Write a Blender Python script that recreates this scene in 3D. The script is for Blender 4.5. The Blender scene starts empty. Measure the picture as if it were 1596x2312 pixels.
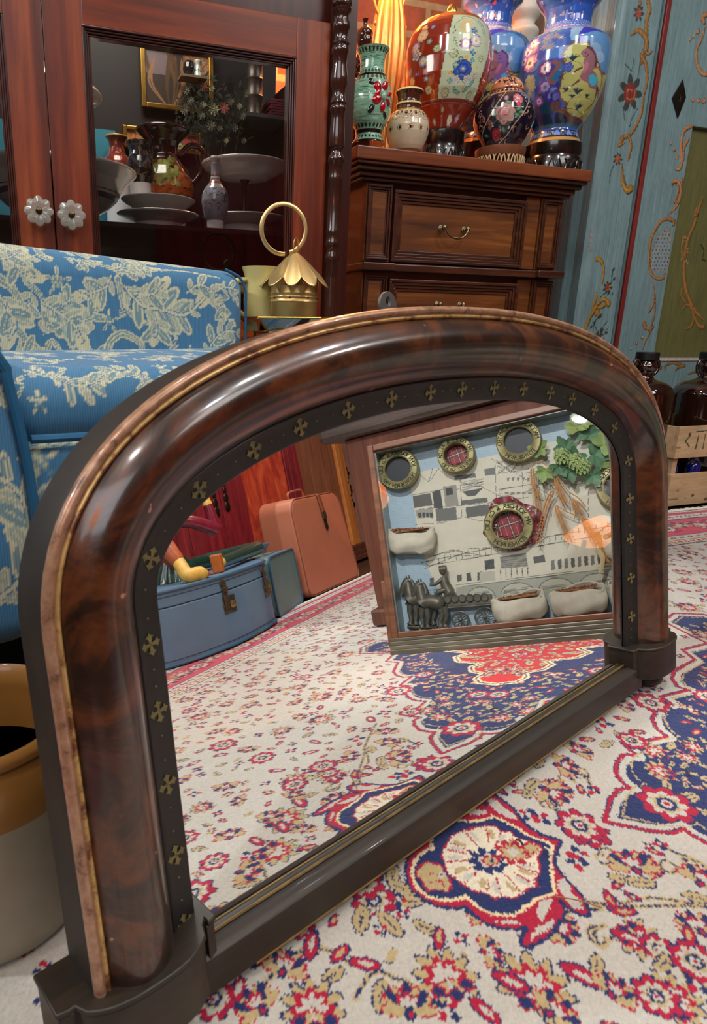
import bpy, math, random
import numpy as np
from mathutils import Vector, Matrix
random.seed(7); RNG=np.random.RandomState(7)
S=bpy.context.scene; COL=S.collection; PI=math.pi
V3=lambda *a: np.array(a,float)
# ---------------------------------------------------------------- camera
CP=V3(0,0,.5)
CR,CD,CF=V3(.94543,-.32557,.01307),V3(-.07704,-.26232,-.9619),V3(.31659,.9084,-.27309)
FPX,PCX,PCY=1487.78,589.6,1157.5
cd=bpy.data.cameras.new('camera'); cam=bpy.data.objects.new('camera',cd); COL.objects.link(cam)
cam.matrix_world=Matrix(((CR[0],-CD[0],-CF[0],CP[0]),(CR[1],-CD[1],-CF[1],CP[1]),(CR[2],-CD[2],-CF[2],CP[2]),(0,0,0,1)))
cd.sensor_fit='VERTICAL'; cd.sensor_height=24; cd.lens=FPX/2312*24
cd.shift_x=(798-PCX)/2312; cd.shift_y=(PCY-1156)/2312; cd.clip_start=.02; cd.clip_end=40
cd.dof.use_dof=True; cd.dof.focus_distance=1.25; cd.dof.aperture_fstop=11
S.camera=cam
# ---------------------------------------------------------------- light, exposure
S.view_settings.view_transform='Standard'; S.view_settings.look='None'
S.view_settings.exposure=0.32; S.view_settings.gamma=1; S.view_settings.use_curve_mapping=False
wd=bpy.data.worlds.new('room_air'); S.world=wd; wd.use_nodes=True
wb=wd.node_tree.nodes['Background']; wb.inputs[0].default_value=(.8,.86,1,1); wb.inputs[1].default_value=.25
def area(name,loc,aim,size,power,col,shape='DISK'):
    l=bpy.data.lights.new(name,'AREA'); l.shape=shape; l.size=size; l.energy=power; l.color=col
    o=bpy.data.objects.new(name,l); COL.objects.link(o); o.location=loc
    o.rotation_euler=(Vector(aim)-Vector(loc)).to_track_quat('-Z','Y').to_euler(); return o
WHITE=(1,.94,.86); COOL=(.92,.96,1)
CEIL=[((-.35,-.15,2.28),(.4,.7,0),.16,9,WHITE),((.9,-.3,2.28),(.9,.7,0),.16,8,COOL),((.15,.75,2.28),(.6,1.4,.6),.13,8,WHITE),
 ((1.5,.55,2.28),(1.6,1.3,.4),.13,8,COOL),((-2.4,1.07,2.3),(.8,.5,.3),.14,100,COOL),((2.3,-.1,2.28),(1.9,-.6,.2),.16,20,WHITE),
 ((1.0,.1,2.28),(1.35,-.7,.2),.16,10,WHITE),((-.9,.3,2.28),(-.1,1.0,.4),.14,9,WHITE)]
def spot(name,loc,aim,ang,power,col,rad=.04):
    l=bpy.data.lights.new(name,'SPOT'); l.energy=power; l.color=col; l.spot_size=math.radians(ang); l.spot_blend=.6; l.shadow_soft_size=rad
    o=bpy.data.objects.new(name,l); COL.objects.link(o); o.location=loc; o.rotation_euler=(Vector(aim)-Vector(loc)).to_track_quat('-Z','Y').to_euler()
spot('added_spot_light',(-.75,.55,2.27),(1.12,.42,.26),26,150,(1,.98,.95))  # added beam to brighten the shadow box
spot('added_spot_light',(1.0,1.0,2.27),(1.9,-.6,.2),44,85,(1,.96,.92))  # added beam to brighten the luggage
area('added_soft_light',(-.75,-.95,2.42),(.2,.5,.3),2.0,36,(.95,.96,1),'SQUARE')  # added broad soft source, lifts the shadows
area('added_soft_light',(1.6,-.9,2.40),(1.5,-.2,.2),.9,14,(1,.95,.9),'SQUARE')  # second added soft source, over the luggage side
area('cabinet_fill_light',(.2,1.46,1.24),(.25,1.52,.7),.3,2.6,(1,.93,.84))  # added lamp that brightens the cabinet inside
for i,(a,b,c,d,e) in enumerate(CEIL): area('ceiling_spot_light',a,b,c,d,e)
# ---------------------------------------------------------------- geometry of the view (pixel of the 1596x2312 photo -> point)
MU,MN0=V3(.94475,.32779,0),V3(.32779,-.94475,0); MUP,MN,MD=V3(-.05583,.16092,.98539),V3(.323,-.93095,.17033),-.326627
def hit(x,y,P,N,refl=False):
    o=CP; d=(x-PCX)*CR+(y-PCY)*CD+FPX*CF
    if refl: o=o-2*(o@MN-MD)*MN; d=d-2*(d@MN)*MN
    P=np.array(P,float);N=np.array(N,float); return o+d*((P-o)@N)/(d@N)
def fl(x,y,z=0,r=False): return hit(x,y,(0,0,z),(0,0,1),r)
def fy(x,y,Y,r=False): return hit(x,y,(0,Y,0),(0,1,0),r)
def fx(x,y,X,r=False): return hit(x,y,(X,0,0),(1,0,0),r)
# ---------------------------------------------------------------- mesh helpers
def lin(c):
    c=np.array(c,float)/255.; return np.where(c<=.04045,c/12.92,((c+.055)/1.055)**2.4)
def tag(o,label=None,cat=None,group=None,kind=None):
    for k,v in (('label',label),('category',cat),('group',group),('kind',kind)):
        if v: o[k]=v
    return o
def empty(name,loc,rz=0,mat=None):
    o=bpy.data.objects.new(name,None); COL.objects.link(o); o.empty_display_size=.05
    if mat is not None: o.matrix_world=mat
    else: o.location=loc; o.rotation_euler=(0,0,rz)
    return o
def frame(o,ax,ay,az):   # matrix from origin and axes
    return Matrix(((ax[0],ay[0],az[0],o[0]),(ax[1],ay[1],az[1],o[1]),(ax[2],ay[2],az[2],o[2]),(0,0,0,1)))
class MB:
    def __init__(s): s.v=[];s.f=[];s.mi=[];s.c=[];s.n=0;s.m=0
    def add(s,v,f,col=None):
        v=np.array(v,float).reshape(-1,3); s.v.append(v)
        s.f+= [tuple(int(i)+s.n for i in q) for q in f]; s.mi+=[s.m]*len(f)
        s.c.append(np.ones((len(v),3)) if col is None else np.broadcast_to(np.array(col,float),(len(v),3)))
        s.n+=len(v); return s
    def box(s,x0,x1,y0,y1,z0,z1,T=None,col=None):
        v=np.array([(x,y,z) for x in (x0,x1) for y in (y0,y1) for z in (z0,z1)],float)
        if T is not None: v=T(v)
        return s.add(v,[(0,1,3,2),(4,6,7,5),(0,4,5,1),(2,3,7,6),(0,2,6,4),(1,5,7,3)],col)
    def hexa(s,p,col=None): # 8 points, bottom 4 ccw, top 4 ccw
        return s.add(p,[(3,2,1,0),(4,5,6,7),(0,1,5,4),(1,2,6,5),(2,3,7,6),(3,0,4,7)],col)
    def prism(s,pts,z0,z1,T=None,col=None): # ccw polygon in xy
        n=len(pts); v=np.array([(x,y,z0) for x,y in pts]+[(x,y,z1) for x,y in pts],float)
        if T is not None: v=T(v)
        return s.add(v,[tuple(range(n))[::-1],tuple(range(n,2*n))]+[(i,(i+1)%n,n+(i+1)%n,n+i) for i in range(n)],col)
    def grid(s,P,col=None,cu=False,cv=False): # P (nu,nv,3)
        nu,nv=P.shape[:2]; idx=np.arange(nu*nv).reshape(nu,nv)
        a=np.concatenate([idx,idx[:1]],0) if cu else idx
        if cv: a=np.concatenate([a,a[:,:1]],1)
        q=np.stack([a[:-1,:-1],a[1:,:-1],a[1:,1:],a[:-1,1:]],-1).reshape(-1,4)
        return s.add(P.reshape(-1,3),q.tolist(),None if col is None else np.array(col).reshape(-1,3))
    def lathe(s,prof,seg=48,c=(0,0,0),T=None,col=None,flute=None,caps=True):
        prof=np.array(prof,float); th=np.linspace(0,2*PI,seg,endpoint=False)
        r=prof[None,:,0]*np.ones((seg,1))
        if flute: r=r*(1+flute[1]*(np.cos(flute[0]*th) if len(flute)<3 else 2*np.abs(np.cos(flute[0]*th/2))-1.3))[:,None]
        P=np.stack([c[0]+r*np.cos(th)[:,None],c[1]+r*np.sin(th)[:,None],c[2]+prof[None,:,1]+0*r],-1)
        if T is not None: P=T(P.reshape(-1,3)).reshape(P.shape)
        b=s.n; s.grid(P,col,cu=True)
        if caps:
            k=len(prof)
            if prof[0,0]>1e-4: s.f.append(tuple(b+i*k for i in range(seg))[::-1]); s.mi.append(s.m)
            if prof[-1,0]>1e-4: s.f.append(tuple(b+i*k+k-1 for i in range(seg))); s.mi.append(s.m)
        return s
    def tube(s,pts,r,seg=8,closed=False,col=None,T=None,flat=1.):
        p=np.array(pts,float); n=len(p); r=np.ones(n)*r
        t=np.gradient(p,axis=0) if not closed else np.roll(p,-1,0)-np.roll(p,1,0)
        t/=np.linalg.norm(t,axis=1)[:,None]+1e-12
        a=np.array([0,0,1.]) if abs(t[0,2])<.9 else np.array([1.,0,0]); rings=[]
        for i in range(n):
            a=a-(a@t[i])*t[i]; a/=np.linalg.norm(a)+1e-12; b=np.cross(t[i],a)
            th=np.linspace(0,2*PI,seg,endpoint=False)
            rings.append(p[i]+r[i]*(np.cos(th)[:,None]*a*flat+np.sin(th)[:,None]*b))
        P=np.array(rings)
        if T is not None: P=T(P.reshape(-1,3)).reshape(P.shape)
        b0=s.n; s.grid(P,None,cu=closed,cv=True)
        if col is not None: s.c[-1]=np.broadcast_to(np.array(col,float),(n*seg,3))
        if not closed:
            s.f.append(tuple(range(b0,b0+seg))[::-1]); s.f.append(tuple(range(b0+(n-1)*seg,b0+n*seg))); s.mi+=[s.m,s.m]
        return s
    def ball(s,c,r,nu=14,nv=9,col=None,T=None):
        r=np.ones(3)*r; ph=np.linspace(-PI/2,PI/2,nv); th=np.linspace(0,2*PI,nu,endpoint=False)
        P=np.stack([np.cos(th)[:,None]*np.cos(ph)*r[0]+c[0],np.sin(th)[:,None]*np.cos(ph)*r[1]+c[1],np.ones(nu)[:,None]*np.sin(ph)*r[2]+c[2]],-1)
        if T is not None: P=T(P.reshape(-1,3)).reshape(P.shape)
        s.grid(P,None,cu=True)
        if col is not None: s.c[-1]=np.broadcast_to(np.array(col,float),(nu*nv,3))
        return s
    def build(s,name,mats,parent=None,smooth=False,bevel=0,angle=40,sub=0):
        me=bpy.data.meshes.new(name); v=np.concatenate(s.v) if s.v else np.zeros((0,3))
        me.vertices.add(len(v)); me.vertices.foreach_set('co',v.ravel())
        ls=np.fromiter((i for q in s.f for i in q),dtype=np.int32); lt=np.fromiter((len(q) for q in s.f),dtype=np.int32)
        me.loops.add(len(ls)); me.loops.foreach_set('vertex_index',ls)
        me.polygons.add(len(lt)); st=np.concatenate([[0],np.cumsum(lt)[:-1]]).astype(np.int32)
        me.polygons.foreach_set('loop_start',st); me.polygons.foreach_set('loop_total',lt)
        me.polygons.foreach_set('material_index',np.array(s.mi,np.int32))
        me.update(calc_edges=True); me.validate()
        c=np.concatenate(s.c); a=me.color_attributes.new('Col','FLOAT_COLOR','POINT')
        a.data.foreach_set('color',np.concatenate([c,np.ones((len(c),1))],1).astype(np.float32).ravel())
        for m in (mats if isinstance(mats,(list,tuple)) else [mats]): me.materials.append(m)
        if not smooth: me.polygons.foreach_set('use_smooth',np.zeros(len(lt),bool))
        if smooth:
            me.polygons.foreach_set('use_smooth',np.ones(len(lt),bool))
            try: me.set_sharp_from_angle(angle=math.radians(angle))
            except Exception: pass
        o=bpy.data.objects.new(name,me); COL.objects.link(o)
        if parent: o.parent=parent
        if bevel:
            m=o.modifiers.new('b','BEVEL'); m.width=bevel; m.segments=2; m.limit_method='ANGLE'; m.angle_limit=math.radians(40)
        if sub:
            m=o.modifiers.new('s','SUBSURF'); m.levels=m.render_levels=sub
        return o
def spl(pts,n=40,closed=False): # catmull-rom through points
    p=np.array(pts,float); k=len(p)
    out=[]; m=k if closed else k-1
    t=np.linspace(0,m,n,endpoint=not closed)
    for x in t:
        i=min(int(x),m-1); f=x-i
        g=lambda j: p[j%k] if closed else p[min(max(j,0),k-1)]
        a,b,c,d=g(i-1),g(i),g(i+1),g(i+2)
        out.append(.5*((2*b)+(-a+c)*f+(2*a-5*b+4*c-d)*f*f+(-a+3*b-3*c+d)*f**3))
    return np.array(out)
def copy_tree(o,parent=None,link=True):
    c=o.copy(); COL.objects.link(c)
    if parent: c.parent=parent
    for ch in list(o.children): copy_tree(ch,c)
    return c
# ---------------------------------------------------------------- painting canvas (surface decoration, sampled by the meshes)
class Canvas:
    def __init__(s,x0,x1,y0,y1,res,bg):
        s.x0,s.y0,s.res=x0,y0,res; s.w=int((x1-x0)/res)+1; s.h=int((y1-y0)/res)+1
        s.im=np.empty((s.h,s.w,3),np.float32); s.im[:]=lin(bg)
    def _win(s,x0,x1,y0,y1):
        i0=max(0,int((x0-s.x0)/s.res)); i1=min(s.w,int((x1-s.x0)/s.res)+2); j0=max(0,int((y0-s.y0)/s.res)); j1=min(s.h,int((y1-s.y0)/s.res)+2)
        if i1<=i0 or j1<=j0: return None
        X=s.x0+np.arange(i0,i1)*s.res; Y=s.y0+np.arange(j0,j1)*s.res
        return i0,i1,j0,j1,X[None,:],Y[:,None]
    def mask(s,m,w,c):
        i0,i1,j0,j1=w[:4]; s.im[j0:j1,i0:i1][m]=c if not isinstance(c,(tuple,list)) else lin(c)
    def poly(s,pts,c):
        p=np.array(pts,float); w=s._win(p[:,0].min(),p[:,0].max(),p[:,1].min(),p[:,1].max())
        if w is None: return
        X,Y=w[4],w[5]; ins=np.zeros((Y.shape[0],X.shape[1]),bool)
        for (xa,ya),(xb,yb) in zip(p,np.roll(p,-1,0)):
            if ya==yb: continue
            cr=((ya>Y)!=(yb>Y))&(X<(xb-xa)*(Y-ya)/(yb-ya)+xa); ins^=cr
        s.mask(ins,w,c)
    def stroke(s,pts,wd,c,closed=False):
        p=np.array(pts,float); wd=np.ones(len(p))*np.array(wd)
        if closed: p=np.concatenate([p,p[:1]]); wd=np.append(wd,wd[0])
        for i in range(len(p)-1):
            a,b,ra,rb=p[i],p[i+1],wd[i]/2,wd[i+1]/2; R=max(ra,rb)
            w=s._win(min(a[0],b[0])-R,max(a[0],b[0])+R,min(a[1],b[1])-R,max(a[1],b[1])+R)
            if w is None: continue
            X,Y=w[4],w[5]; d=b-a; L=d@d+1e-12; t=np.clip(((X-a[0])*d[0]+(Y-a[1])*d[1])/L,0,1)
            q=(X-a[0]-t*d[0])**2+(Y-a[1]-t*d[1])**2; s.mask(q<(ra+(rb-ra)*t)**2,w,c)
    def ell(s,x,y,rx,ry,rot,c,n=0,k=.3,ph=0): # ellipse, optionally with n petals
        R=max(rx,ry)*1.05; w=s._win(x-R,x+R,y-R,y+R)
        if w is None: return
        X,Y=w[4]-x,w[5]-y; cr,sr=math.cos(rot),math.sin(rot); U=(X*cr+Y*sr)/rx; W=(-X*sr+Y*cr)/ry
        r=np.sqrt(U*U+W*W)
        if n: r=r/(1-k+k*np.abs(np.cos((np.arctan2(W,U)+ph)*n/2)))
        s.mask(r<1,w,c)
    def petals(s,x,y,r0,r1,n,wd,c,rot=0,oc=None,ow=0,a0=0,a1=2*PI):
        full=abs(a1-a0-2*PI)<1e-6
        for i in range(n):
            a=rot+a0+(a1-a0)*(i/(n if full else max(n-1,1)))
            cx,cy=x+math.cos(a)*(r0+r1)/2,y+math.sin(a)*(r0+r1)/2
            if oc is not None: s.ell(cx,cy,(r1-r0)/2+ow,wd/2+ow,a,oc)
            s.ell(cx,cy,(r1-r0)/2,wd/2,a,c)
    def sample(s,x,y):
        i=np.clip(((x-s.x0)/s.res).round().astype(int),0,s.w-1); j=np.clip(((y-s.y0)/s.res).round().astype(int),0,s.h-1)
        return s.im[j,i]
# ---------------------------------------------------------------- materials
def L(c): r=lin(c); return (float(r[0]),float(r[1]),float(r[2]),1)
class N:
    def __init__(s,name):
        s.m=bpy.data.materials.new(name); s.m.use_nodes=True; s.t=s.m.node_tree; s.b=s.t.nodes['Principled BSDF']
    def nd(s,t,**k):
        n=s.t.nodes.new(t)
        for a,b in k.items():
            if a.startswith('i_'): n.inputs[a[2:].replace('_',' ')].default_value=b
            else: setattr(n,a,b)
        return n
    def ln(s,a,b): s.t.links.new(a,b)
    def ramp(s,src,stops):
        r=s.nd('ShaderNodeValToRGB'); e=r.color_ramp.elements
        while len(e)<len(stops): e.new(.5)
        for q,(p,c) in zip(e,stops): q.position=p; q.color=c
        s.ln(src,r.inputs[0]); return r.outputs[0]
    def coord(s,scale=(1,1,1),rot=(0,0,0)):
        t=s.nd('ShaderNodeTexCoord'); m=s.nd('ShaderNodeMapping'); m.inputs['Scale'].default_value=scale; m.inputs['Rotation'].default_value=rot
        s.ln(t.outputs['Object'],m.inputs[0]); return m.outputs[0]
    def noise(s,co,scale,detail=4,rough=.5,dist=0):
        n=s.nd('ShaderNodeTexNoise'); n.inputs['Scale'].default_value=scale; n.inputs['Detail'].default_value=detail
        n.inputs['Roughness'].default_value=rough; n.inputs['Distortion'].default_value=dist; s.ln(co,n.inputs['Vector']); return n.outputs['Fac']
    def mix(s,f,a,b,mode='MIX'):
        m=s.nd('ShaderNodeMix'); m.data_type='RGBA'; m.blend_type=mode
        for v,i in ((f,0),(a,6),(b,7)):
            if hasattr(v,'is_linked'): s.ln(v,m.inputs[i])
            else: m.inputs[i].default_value=v
        return m.outputs[2]
    def bump(s,h,st,dist=.001):
        b=s.nd('ShaderNodeBump'); b.inputs['Strength'].default_value=st; b.inputs['Distance'].default_value=dist
        s.ln(h,b.inputs['Height']); s.ln(b.outputs[0],s.b.inputs['Normal'])
    def out(s,col=None,rough=.5,metal=0,coat=0,spec=.5,**k):
        if col is not None:
            if hasattr(col,'is_linked'): s.ln(col,s.b.inputs['Base Color'])
            else: s.b.inputs['Base Color'].default_value=col
        s.b.inputs['Roughness'].default_value=rough; s.b.inputs['Metallic'].default_value=metal
        s.b.inputs['Coat Weight'].default_value=coat; s.b.inputs['Coat Roughness'].default_value=k.get('cr',.05)
        s.b.inputs['Specular IOR Level'].default_value=spec
        if 'trans' in k: s.b.inputs['Transmission Weight'].default_value=k['trans']
        if 'ior' in k: s.b.inputs['IOR'].default_value=k['ior']
        if 'sheen' in k: s.b.inputs['Sheen Weight'].default_value=k['sheen']
        return s.m
def plain(name,c,rough=.5,metal=0,coat=0,var=.12,sc=30,bump=0,**k):
    n=N(name); co=n.coord(); f=n.noise(co,sc,5,.6); c=lin(c)
    a=tuple(np.clip(c*(1-var),0,1))+(1,); b=tuple(np.clip(c*(1+var),0,1))+(1,)
    if bump: n.bump(n.noise(co,sc*4,3),bump)
    return n.out(n.ramp(f,[(.3,a),(.7,b)]),rough,metal,coat,**k)
def wood(name,dark,mid,light,rough=.3,axis=2,sc=5,coat=.3,stretch=.06,bump=.15):
    n=N(name); s=[1,1,1]; s[axis]=stretch; co=n.coord(tuple(s)); f=n.noise(co,sc*8,7,.62,.4); g=n.noise(n.coord((1,1,1)),sc*.9,3,.5,.3)
    c=n.ramp(f,[(.25,L(dark)),(.5,L(mid)),(.78,L(light))]); c=n.mix(n.ramp(g,[(.35,(.25,.25,.25,1)),(.75,(0,0,0,1))]),c,L(dark))
    n.bump(f,bump,.0006); return n.out(c,rough,0,coat)
def colmat(name,rough=.5,coat=0,metal=0,nv=.06,nsc=60,bump=0,bsc=300,streak=None,**k):
    n=N(name); a=n.nd('ShaderNodeAttribute'); a.attribute_name='Col'; co=n.coord(); f=n.noise(co,nsc,4,.6)
    c=n.mix(1.,a.outputs['Color'],n.ramp(f,[(.3,(1-nv,)*3+(1,)),(.7,(1+nv,)*3+(1,))]),'MULTIPLY')
    if streak:
        g=n.noise(n.coord(streak[0]),streak[1],6,.65); c=n.mix(1.,c,n.ramp(g,[(.3,streak[2]),(.7,streak[3])]),'MULTIPLY')
    if bump: n.bump(n.noise(co,bsc,3),bump)
    return n.out(c,rough,metal,coat,**k)
def emit(name,c,st):
    n=N(name); co=n.coord(); f=n.noise(co,8,2); n.ln(n.ramp(f,[(.3,tuple(np.array(L(c))*.85)),(.7,L(c))]),n.b.inputs['Emission Color'])
    n.b.inputs['Emission Strength'].default_value=st; n.b.inputs['Base Color'].default_value=L(c); return n.m
def glass(name,c=(1,1,1),rough=0.,tint=.9,refl=1.0):
    # clear pane: mostly transparent with fresnel reflection
    m=bpy.data.materials.new(name); m.use_nodes=True; t=m.node_tree; t.nodes.remove(t.nodes['Principled BSDF'])
    T=t.nodes.new('ShaderNodeBsdfTransparent'); G=t.nodes.new('ShaderNodeBsdfGlossy'); X=t.nodes.new('ShaderNodeMixShader'); F=t.nodes.new('ShaderNodeFresnel')
    tc=t.nodes.new('ShaderNodeTexCoord'); nz=t.nodes.new('ShaderNodeTexNoise'); nz.inputs['Scale'].default_value=6; rp=t.nodes.new('ShaderNodeMapRange')
    t.links.new(tc.outputs['Object'],nz.inputs['Vector']); t.links.new(nz.outputs['Fac'],rp.inputs['Value']); rp.inputs['To Min'].default_value=rough; rp.inputs['To Max'].default_value=rough+.02
    t.links.new(rp.outputs[0],G.inputs['Roughness'])
    F.inputs['IOR'].default_value=1.5; T.inputs[0].default_value=(c[0]*tint,c[1]*tint,c[2]*tint,1); G.inputs[0].default_value=(refl,refl,refl,1)
    t.links.new(F.outputs[0],X.inputs[0]); t.links.new(T.outputs[0],X.inputs[1]); t.links.new(G.outputs[0],X.inputs[2]); t.links.new(X.outputs[0],t.nodes['Material Output'].inputs[0]); return m
GOLD=plain('aged_gilt',(176,140,70),.35,1,var=.2,sc=60); BRASS=plain('satin_brass',(190,155,85),.32,1,var=.12,sc=40)
GLASS=glass('clear_glass'); IRON=plain('dark_iron',(60,55,50),.4,.9,var=.2,sc=80)
# ================================================================ structure
def struct(name,mb,mat,**k): return tag(mb.build(name,mat,**k),kind='structure')
floorm=wood('floor_boards',(40,24,16),(66,40,26),(90,58,38),.4,0,3,.1)
b=MB(); b.box(-3.2,4.2,-2.2,2.5,-.05,-.006); struct('floor',b,floorm)
b=MB(); b.box(-3.2,4.2,-2.2,2.5,2.5,2.55); struct('ceiling',b,plain('ceiling_paint',(196,194,200),.8,sc=3))
n=N('painted_brick'); tcx=n.nd('ShaderNodeTexCoord'); mp=n.nd('ShaderNodeMapping'); mp.inputs['Rotation'].default_value=(PI/2,0,0)
n.ln(tcx.outputs['Object'],mp.inputs[0]); bk=n.nd('ShaderNodeTexBrick'); n.ln(mp.outputs[0],bk.inputs['Vector'])
for k,v in (('Scale',1.),('Mortar Size',.012),('Mortar Smooth',.4),('Brick Width',.27),('Row Height',.09),('Bias',0.)): bk.inputs[k].default_value=v
bk.inputs['Color1'].default_value=L((196,84,50)); bk.inputs['Color2'].default_value=L((176,104,70)); bk.inputs['Mortar'].default_value=L((205,170,120))
f=n.noise(n.coord(),14,6,.65); c=n.mix(1.,bk.outputs['Color'],n.ramp(f,[(.3,(.6,.6,.6,1)),(.7,(1.15,1.1,1.05,1))]),'MULTIPLY'); n.bump(bk.outputs['Fac'],-.6,.01)
BRICK=n.out(c,.75)
b=MB(); b.box(-3.2,4.2,2.25,2.4,-.05,2.5); struct('wall_back',b,BRICK)
wallm=plain('wall_paint',(96,70,52),.8,sc=3)
b=MB(); b.box(-3.3,-3.2,-2.2,2.4,-.05,2.5); struct('wall_left',b,plain('teal_wall_paint',(60,140,150),.7,sc=3))
b=MB(); b.box(4.2,4.3,-2.2,2.4,-.05,2.5); struct('wall_right',b,wallm)
b=MB(); b.box(-3.2,4.2,-2.3,-2.2,-.05,2.5); struct('wall_front',b,wallm)
# ================================================================ rug
XC,YC=1.08,.425
CREAM=(187,182,171); BEIGE=(178,158,114); NAVY=(34,46,92); RED=(168,26,56); DKRED=(140,20,50)
rc=Canvas(-.45,2.61,-.485,1.335,.0015,CREAM)
c4=lambda P:[(800+x/2.66,1700+y/2.66) for x,y in P]; c2=lambda P:[(900+x/2.293,1380+y/2.293) for x,y in P]; c3=lambda P:[(900+x/2.293,1500+y/2.293) for x,y in P]
G_=lambda P:np.array([fl(x,y)[:2] for x,y in P])
def sym(P,sx,sy): P=np.array(P); return np.stack([XC+sx*(P[:,0]-XC),YC+sy*(P[:,1]-YC)],1)
SXY=[(1,1),(-1,1),(1,-1),(-1,-1)]
def each(fn,full=False):
    for sx,sy in ([(1,1),(-1,1)] if full else SXY): fn(sx,sy)
def rpoly(P,c,full=False): each(lambda sx,sy: rc.poly(sym(P,sx,sy),c),full)
def rstroke(P,w,c,closed=False,full=False): each(lambda sx,sy: rc.stroke(sym(P,sx,sy),w,c,closed),full)
def dash(P,w,c,col2=None):
    P=spl(P,60)
    if col2: rstroke(P,w*2.2,col2)
    for i in range(0,58,4): rstroke(P[i:i+3],w,c)
def F0(x,y,a,s,R=rc):   # round rosette
    R.ell(x,y,s*1.06,s*1.06,a,NAVY,8,.25); R.ell(x,y,s*.98,s*.98,a,RED,8,.25); R.ell(x,y,s*.7,s*.7,a+.2,CREAM,8,.3); R.ell(x,y,s*.5,s*.5,a,BEIGE,6,.3)
    R.ell(x,y,s*.34,s*.34,a,NAVY); R.ell(x,y,s*.2,s*.2,a,CREAM); R.ell(x,y,s*.1,s*.1,a,RED)
def F1(x,y,a,s,R=rc):   # palmette, opening toward a
    ca,sa=math.cos(a),math.sin(a)
    R.petals(x,y,0,s*1.02,7,s*.5,RED,a,a0=-1.5,a1=1.5); R.petals(x,y,0,s*.94,7,s*.38,BEIGE,a,a0=-1.5,a1=1.5)
    R.petals(x,y,s*.2,s*1.05,3,s*.34,NAVY,a,a0=-.75,a1=.75); R.petals(x,y,s*.1,s*.7,3,s*.3,RED,a,a0=-.5,a1=.5); R.petals(x,y,s*.1,s*.55,3,s*.2,CREAM,a,a0=-.5,a1=.5)
    R.ell(x-ca*s*.1,y-sa*s*.1,s*.26,s*.2,a,NAVY); R.ell(x-ca*s*.1,y-sa*s*.1,s*.14,s*.1,a,RED)
def F2(x,y,a,s,R=rc):   # small four-petal
    for i in range(4):
        q=a+i*PI/2; R.ell(x+math.cos(q)*s*.6,y+math.sin(q)*s*.6,s*.42,s*.32,q,NAVY if i%2 else RED)
    R.ell(x,y,s*.3,s*.3,0,CREAM); R.ell(x+.3*s,y,s*.14,s*.14,0,NAVY)
def F3(x,y,a,s,R=rc):   # leaf / bud
    R.ell(x,y,s,s*.46,a,NAVY); R.ell(x,y,s*.88,s*.36,a,RED); R.ell(x+.1*s*math.cos(a),y+.1*s*math.sin(a),s*.5,s*.16,a,CREAM if s>.012 else BEIGE)
def F4(x,y,a,s,R=rc):   # big lotus with berries
    R.petals(x,y,s*.1,s*1.1,9,s*.42,NAVY,a,a0=-2.4,a1=2.4); R.petals(x,y,s*.1,s*1.03,9,s*.34,BEIGE,a,a0=-2.4,a1=2.4)
    R.petals(x,y,0,s*.72,5,s*.36,RED,a,a0=-1.6,a1=1.6); R.petals(x,y,s*.05,s*.5,5,s*.2,CREAM,a,a0=-1.6,a1=1.6)
    for q in (-.9,0,.9): R.ell(x-math.cos(a+q)*s*.62,y-math.sin(a+q)*s*.62,s*.24,s*.24,0,RED); R.ell(x-math.cos(a+q)*s*.62,y-math.sin(a+q)*s*.62,s*.18,s*.18,0,NAVY)
def F5(x,y,a,s,R=rc):   # beige leaf with outline
    R.ell(x,y,s,s*.5,a,NAVY); R.ell(x,y,s*.9,s*.41,a,BEIGE); R.stroke([(x-s*.5*math.cos(a),y-s*.5*math.sin(a)),(x+s*.5*math.cos(a),y+s*.5*math.sin(a))],s*.1,NAVY)
def F6(x,y,a,s,R=rc):   # curl
    t=np.linspace(0,4.6,16); P=np.stack([x+s*(1-t*.12)*np.cos(t+a),y+s*(1-t*.12)*np.sin(t+a)],1); R.stroke(P,s*.42,BEIGE); R.stroke(P,s*.16,NAVY)
FS=[F0,F1,F2,F3,F4,F5,F6]; placed=[]
def put(px,py,k,s,a=0,crop=c4):
    x,y=G_(crop([(px,py)]))[0]; placed.append((abs(x-XC),abs(y-YC),s))
    for sx,sy in SXY:
        aa=math.atan2(sy*math.sin(a),sx*math.cos(a)); FS[k](XC+sx*(x-XC),YC+sy*(y-YC),aa,s)
# vines (photo, near the mirror)
for P,cr in (([(0,1500),(110,1345),(260,1380),(400,1450),(480,1540)],c4),([(-560,1450),(-400,1250),(-200,1200),(0,1300)],c4),([(1540,925),(1450,960),(1300,970),(1200,1000)],c4),
             ([(700,760),(620,870),(500,920),(430,990)],c2),([(700,760),(830,690),(930,640)],c2),([(840,800),(960,840),(980,900),(1010,950)],c2),
             ([(650,1240),(655,1300),(640,1380)],c4),([(1010,1270),(1200,1275),(1400,1270),(1596,1280)],c3),([(1390,1040),(1500,1110),(1560,1140)],c3),([(1130,1390),(1050,1480),(1010,1400),(1060,1370)],c3),([(1596,1700),(1480,1640),(1440,1500)],c3)):
    dash(G_(cr(P)),.0022,NAVY,BEIGE)
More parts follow.
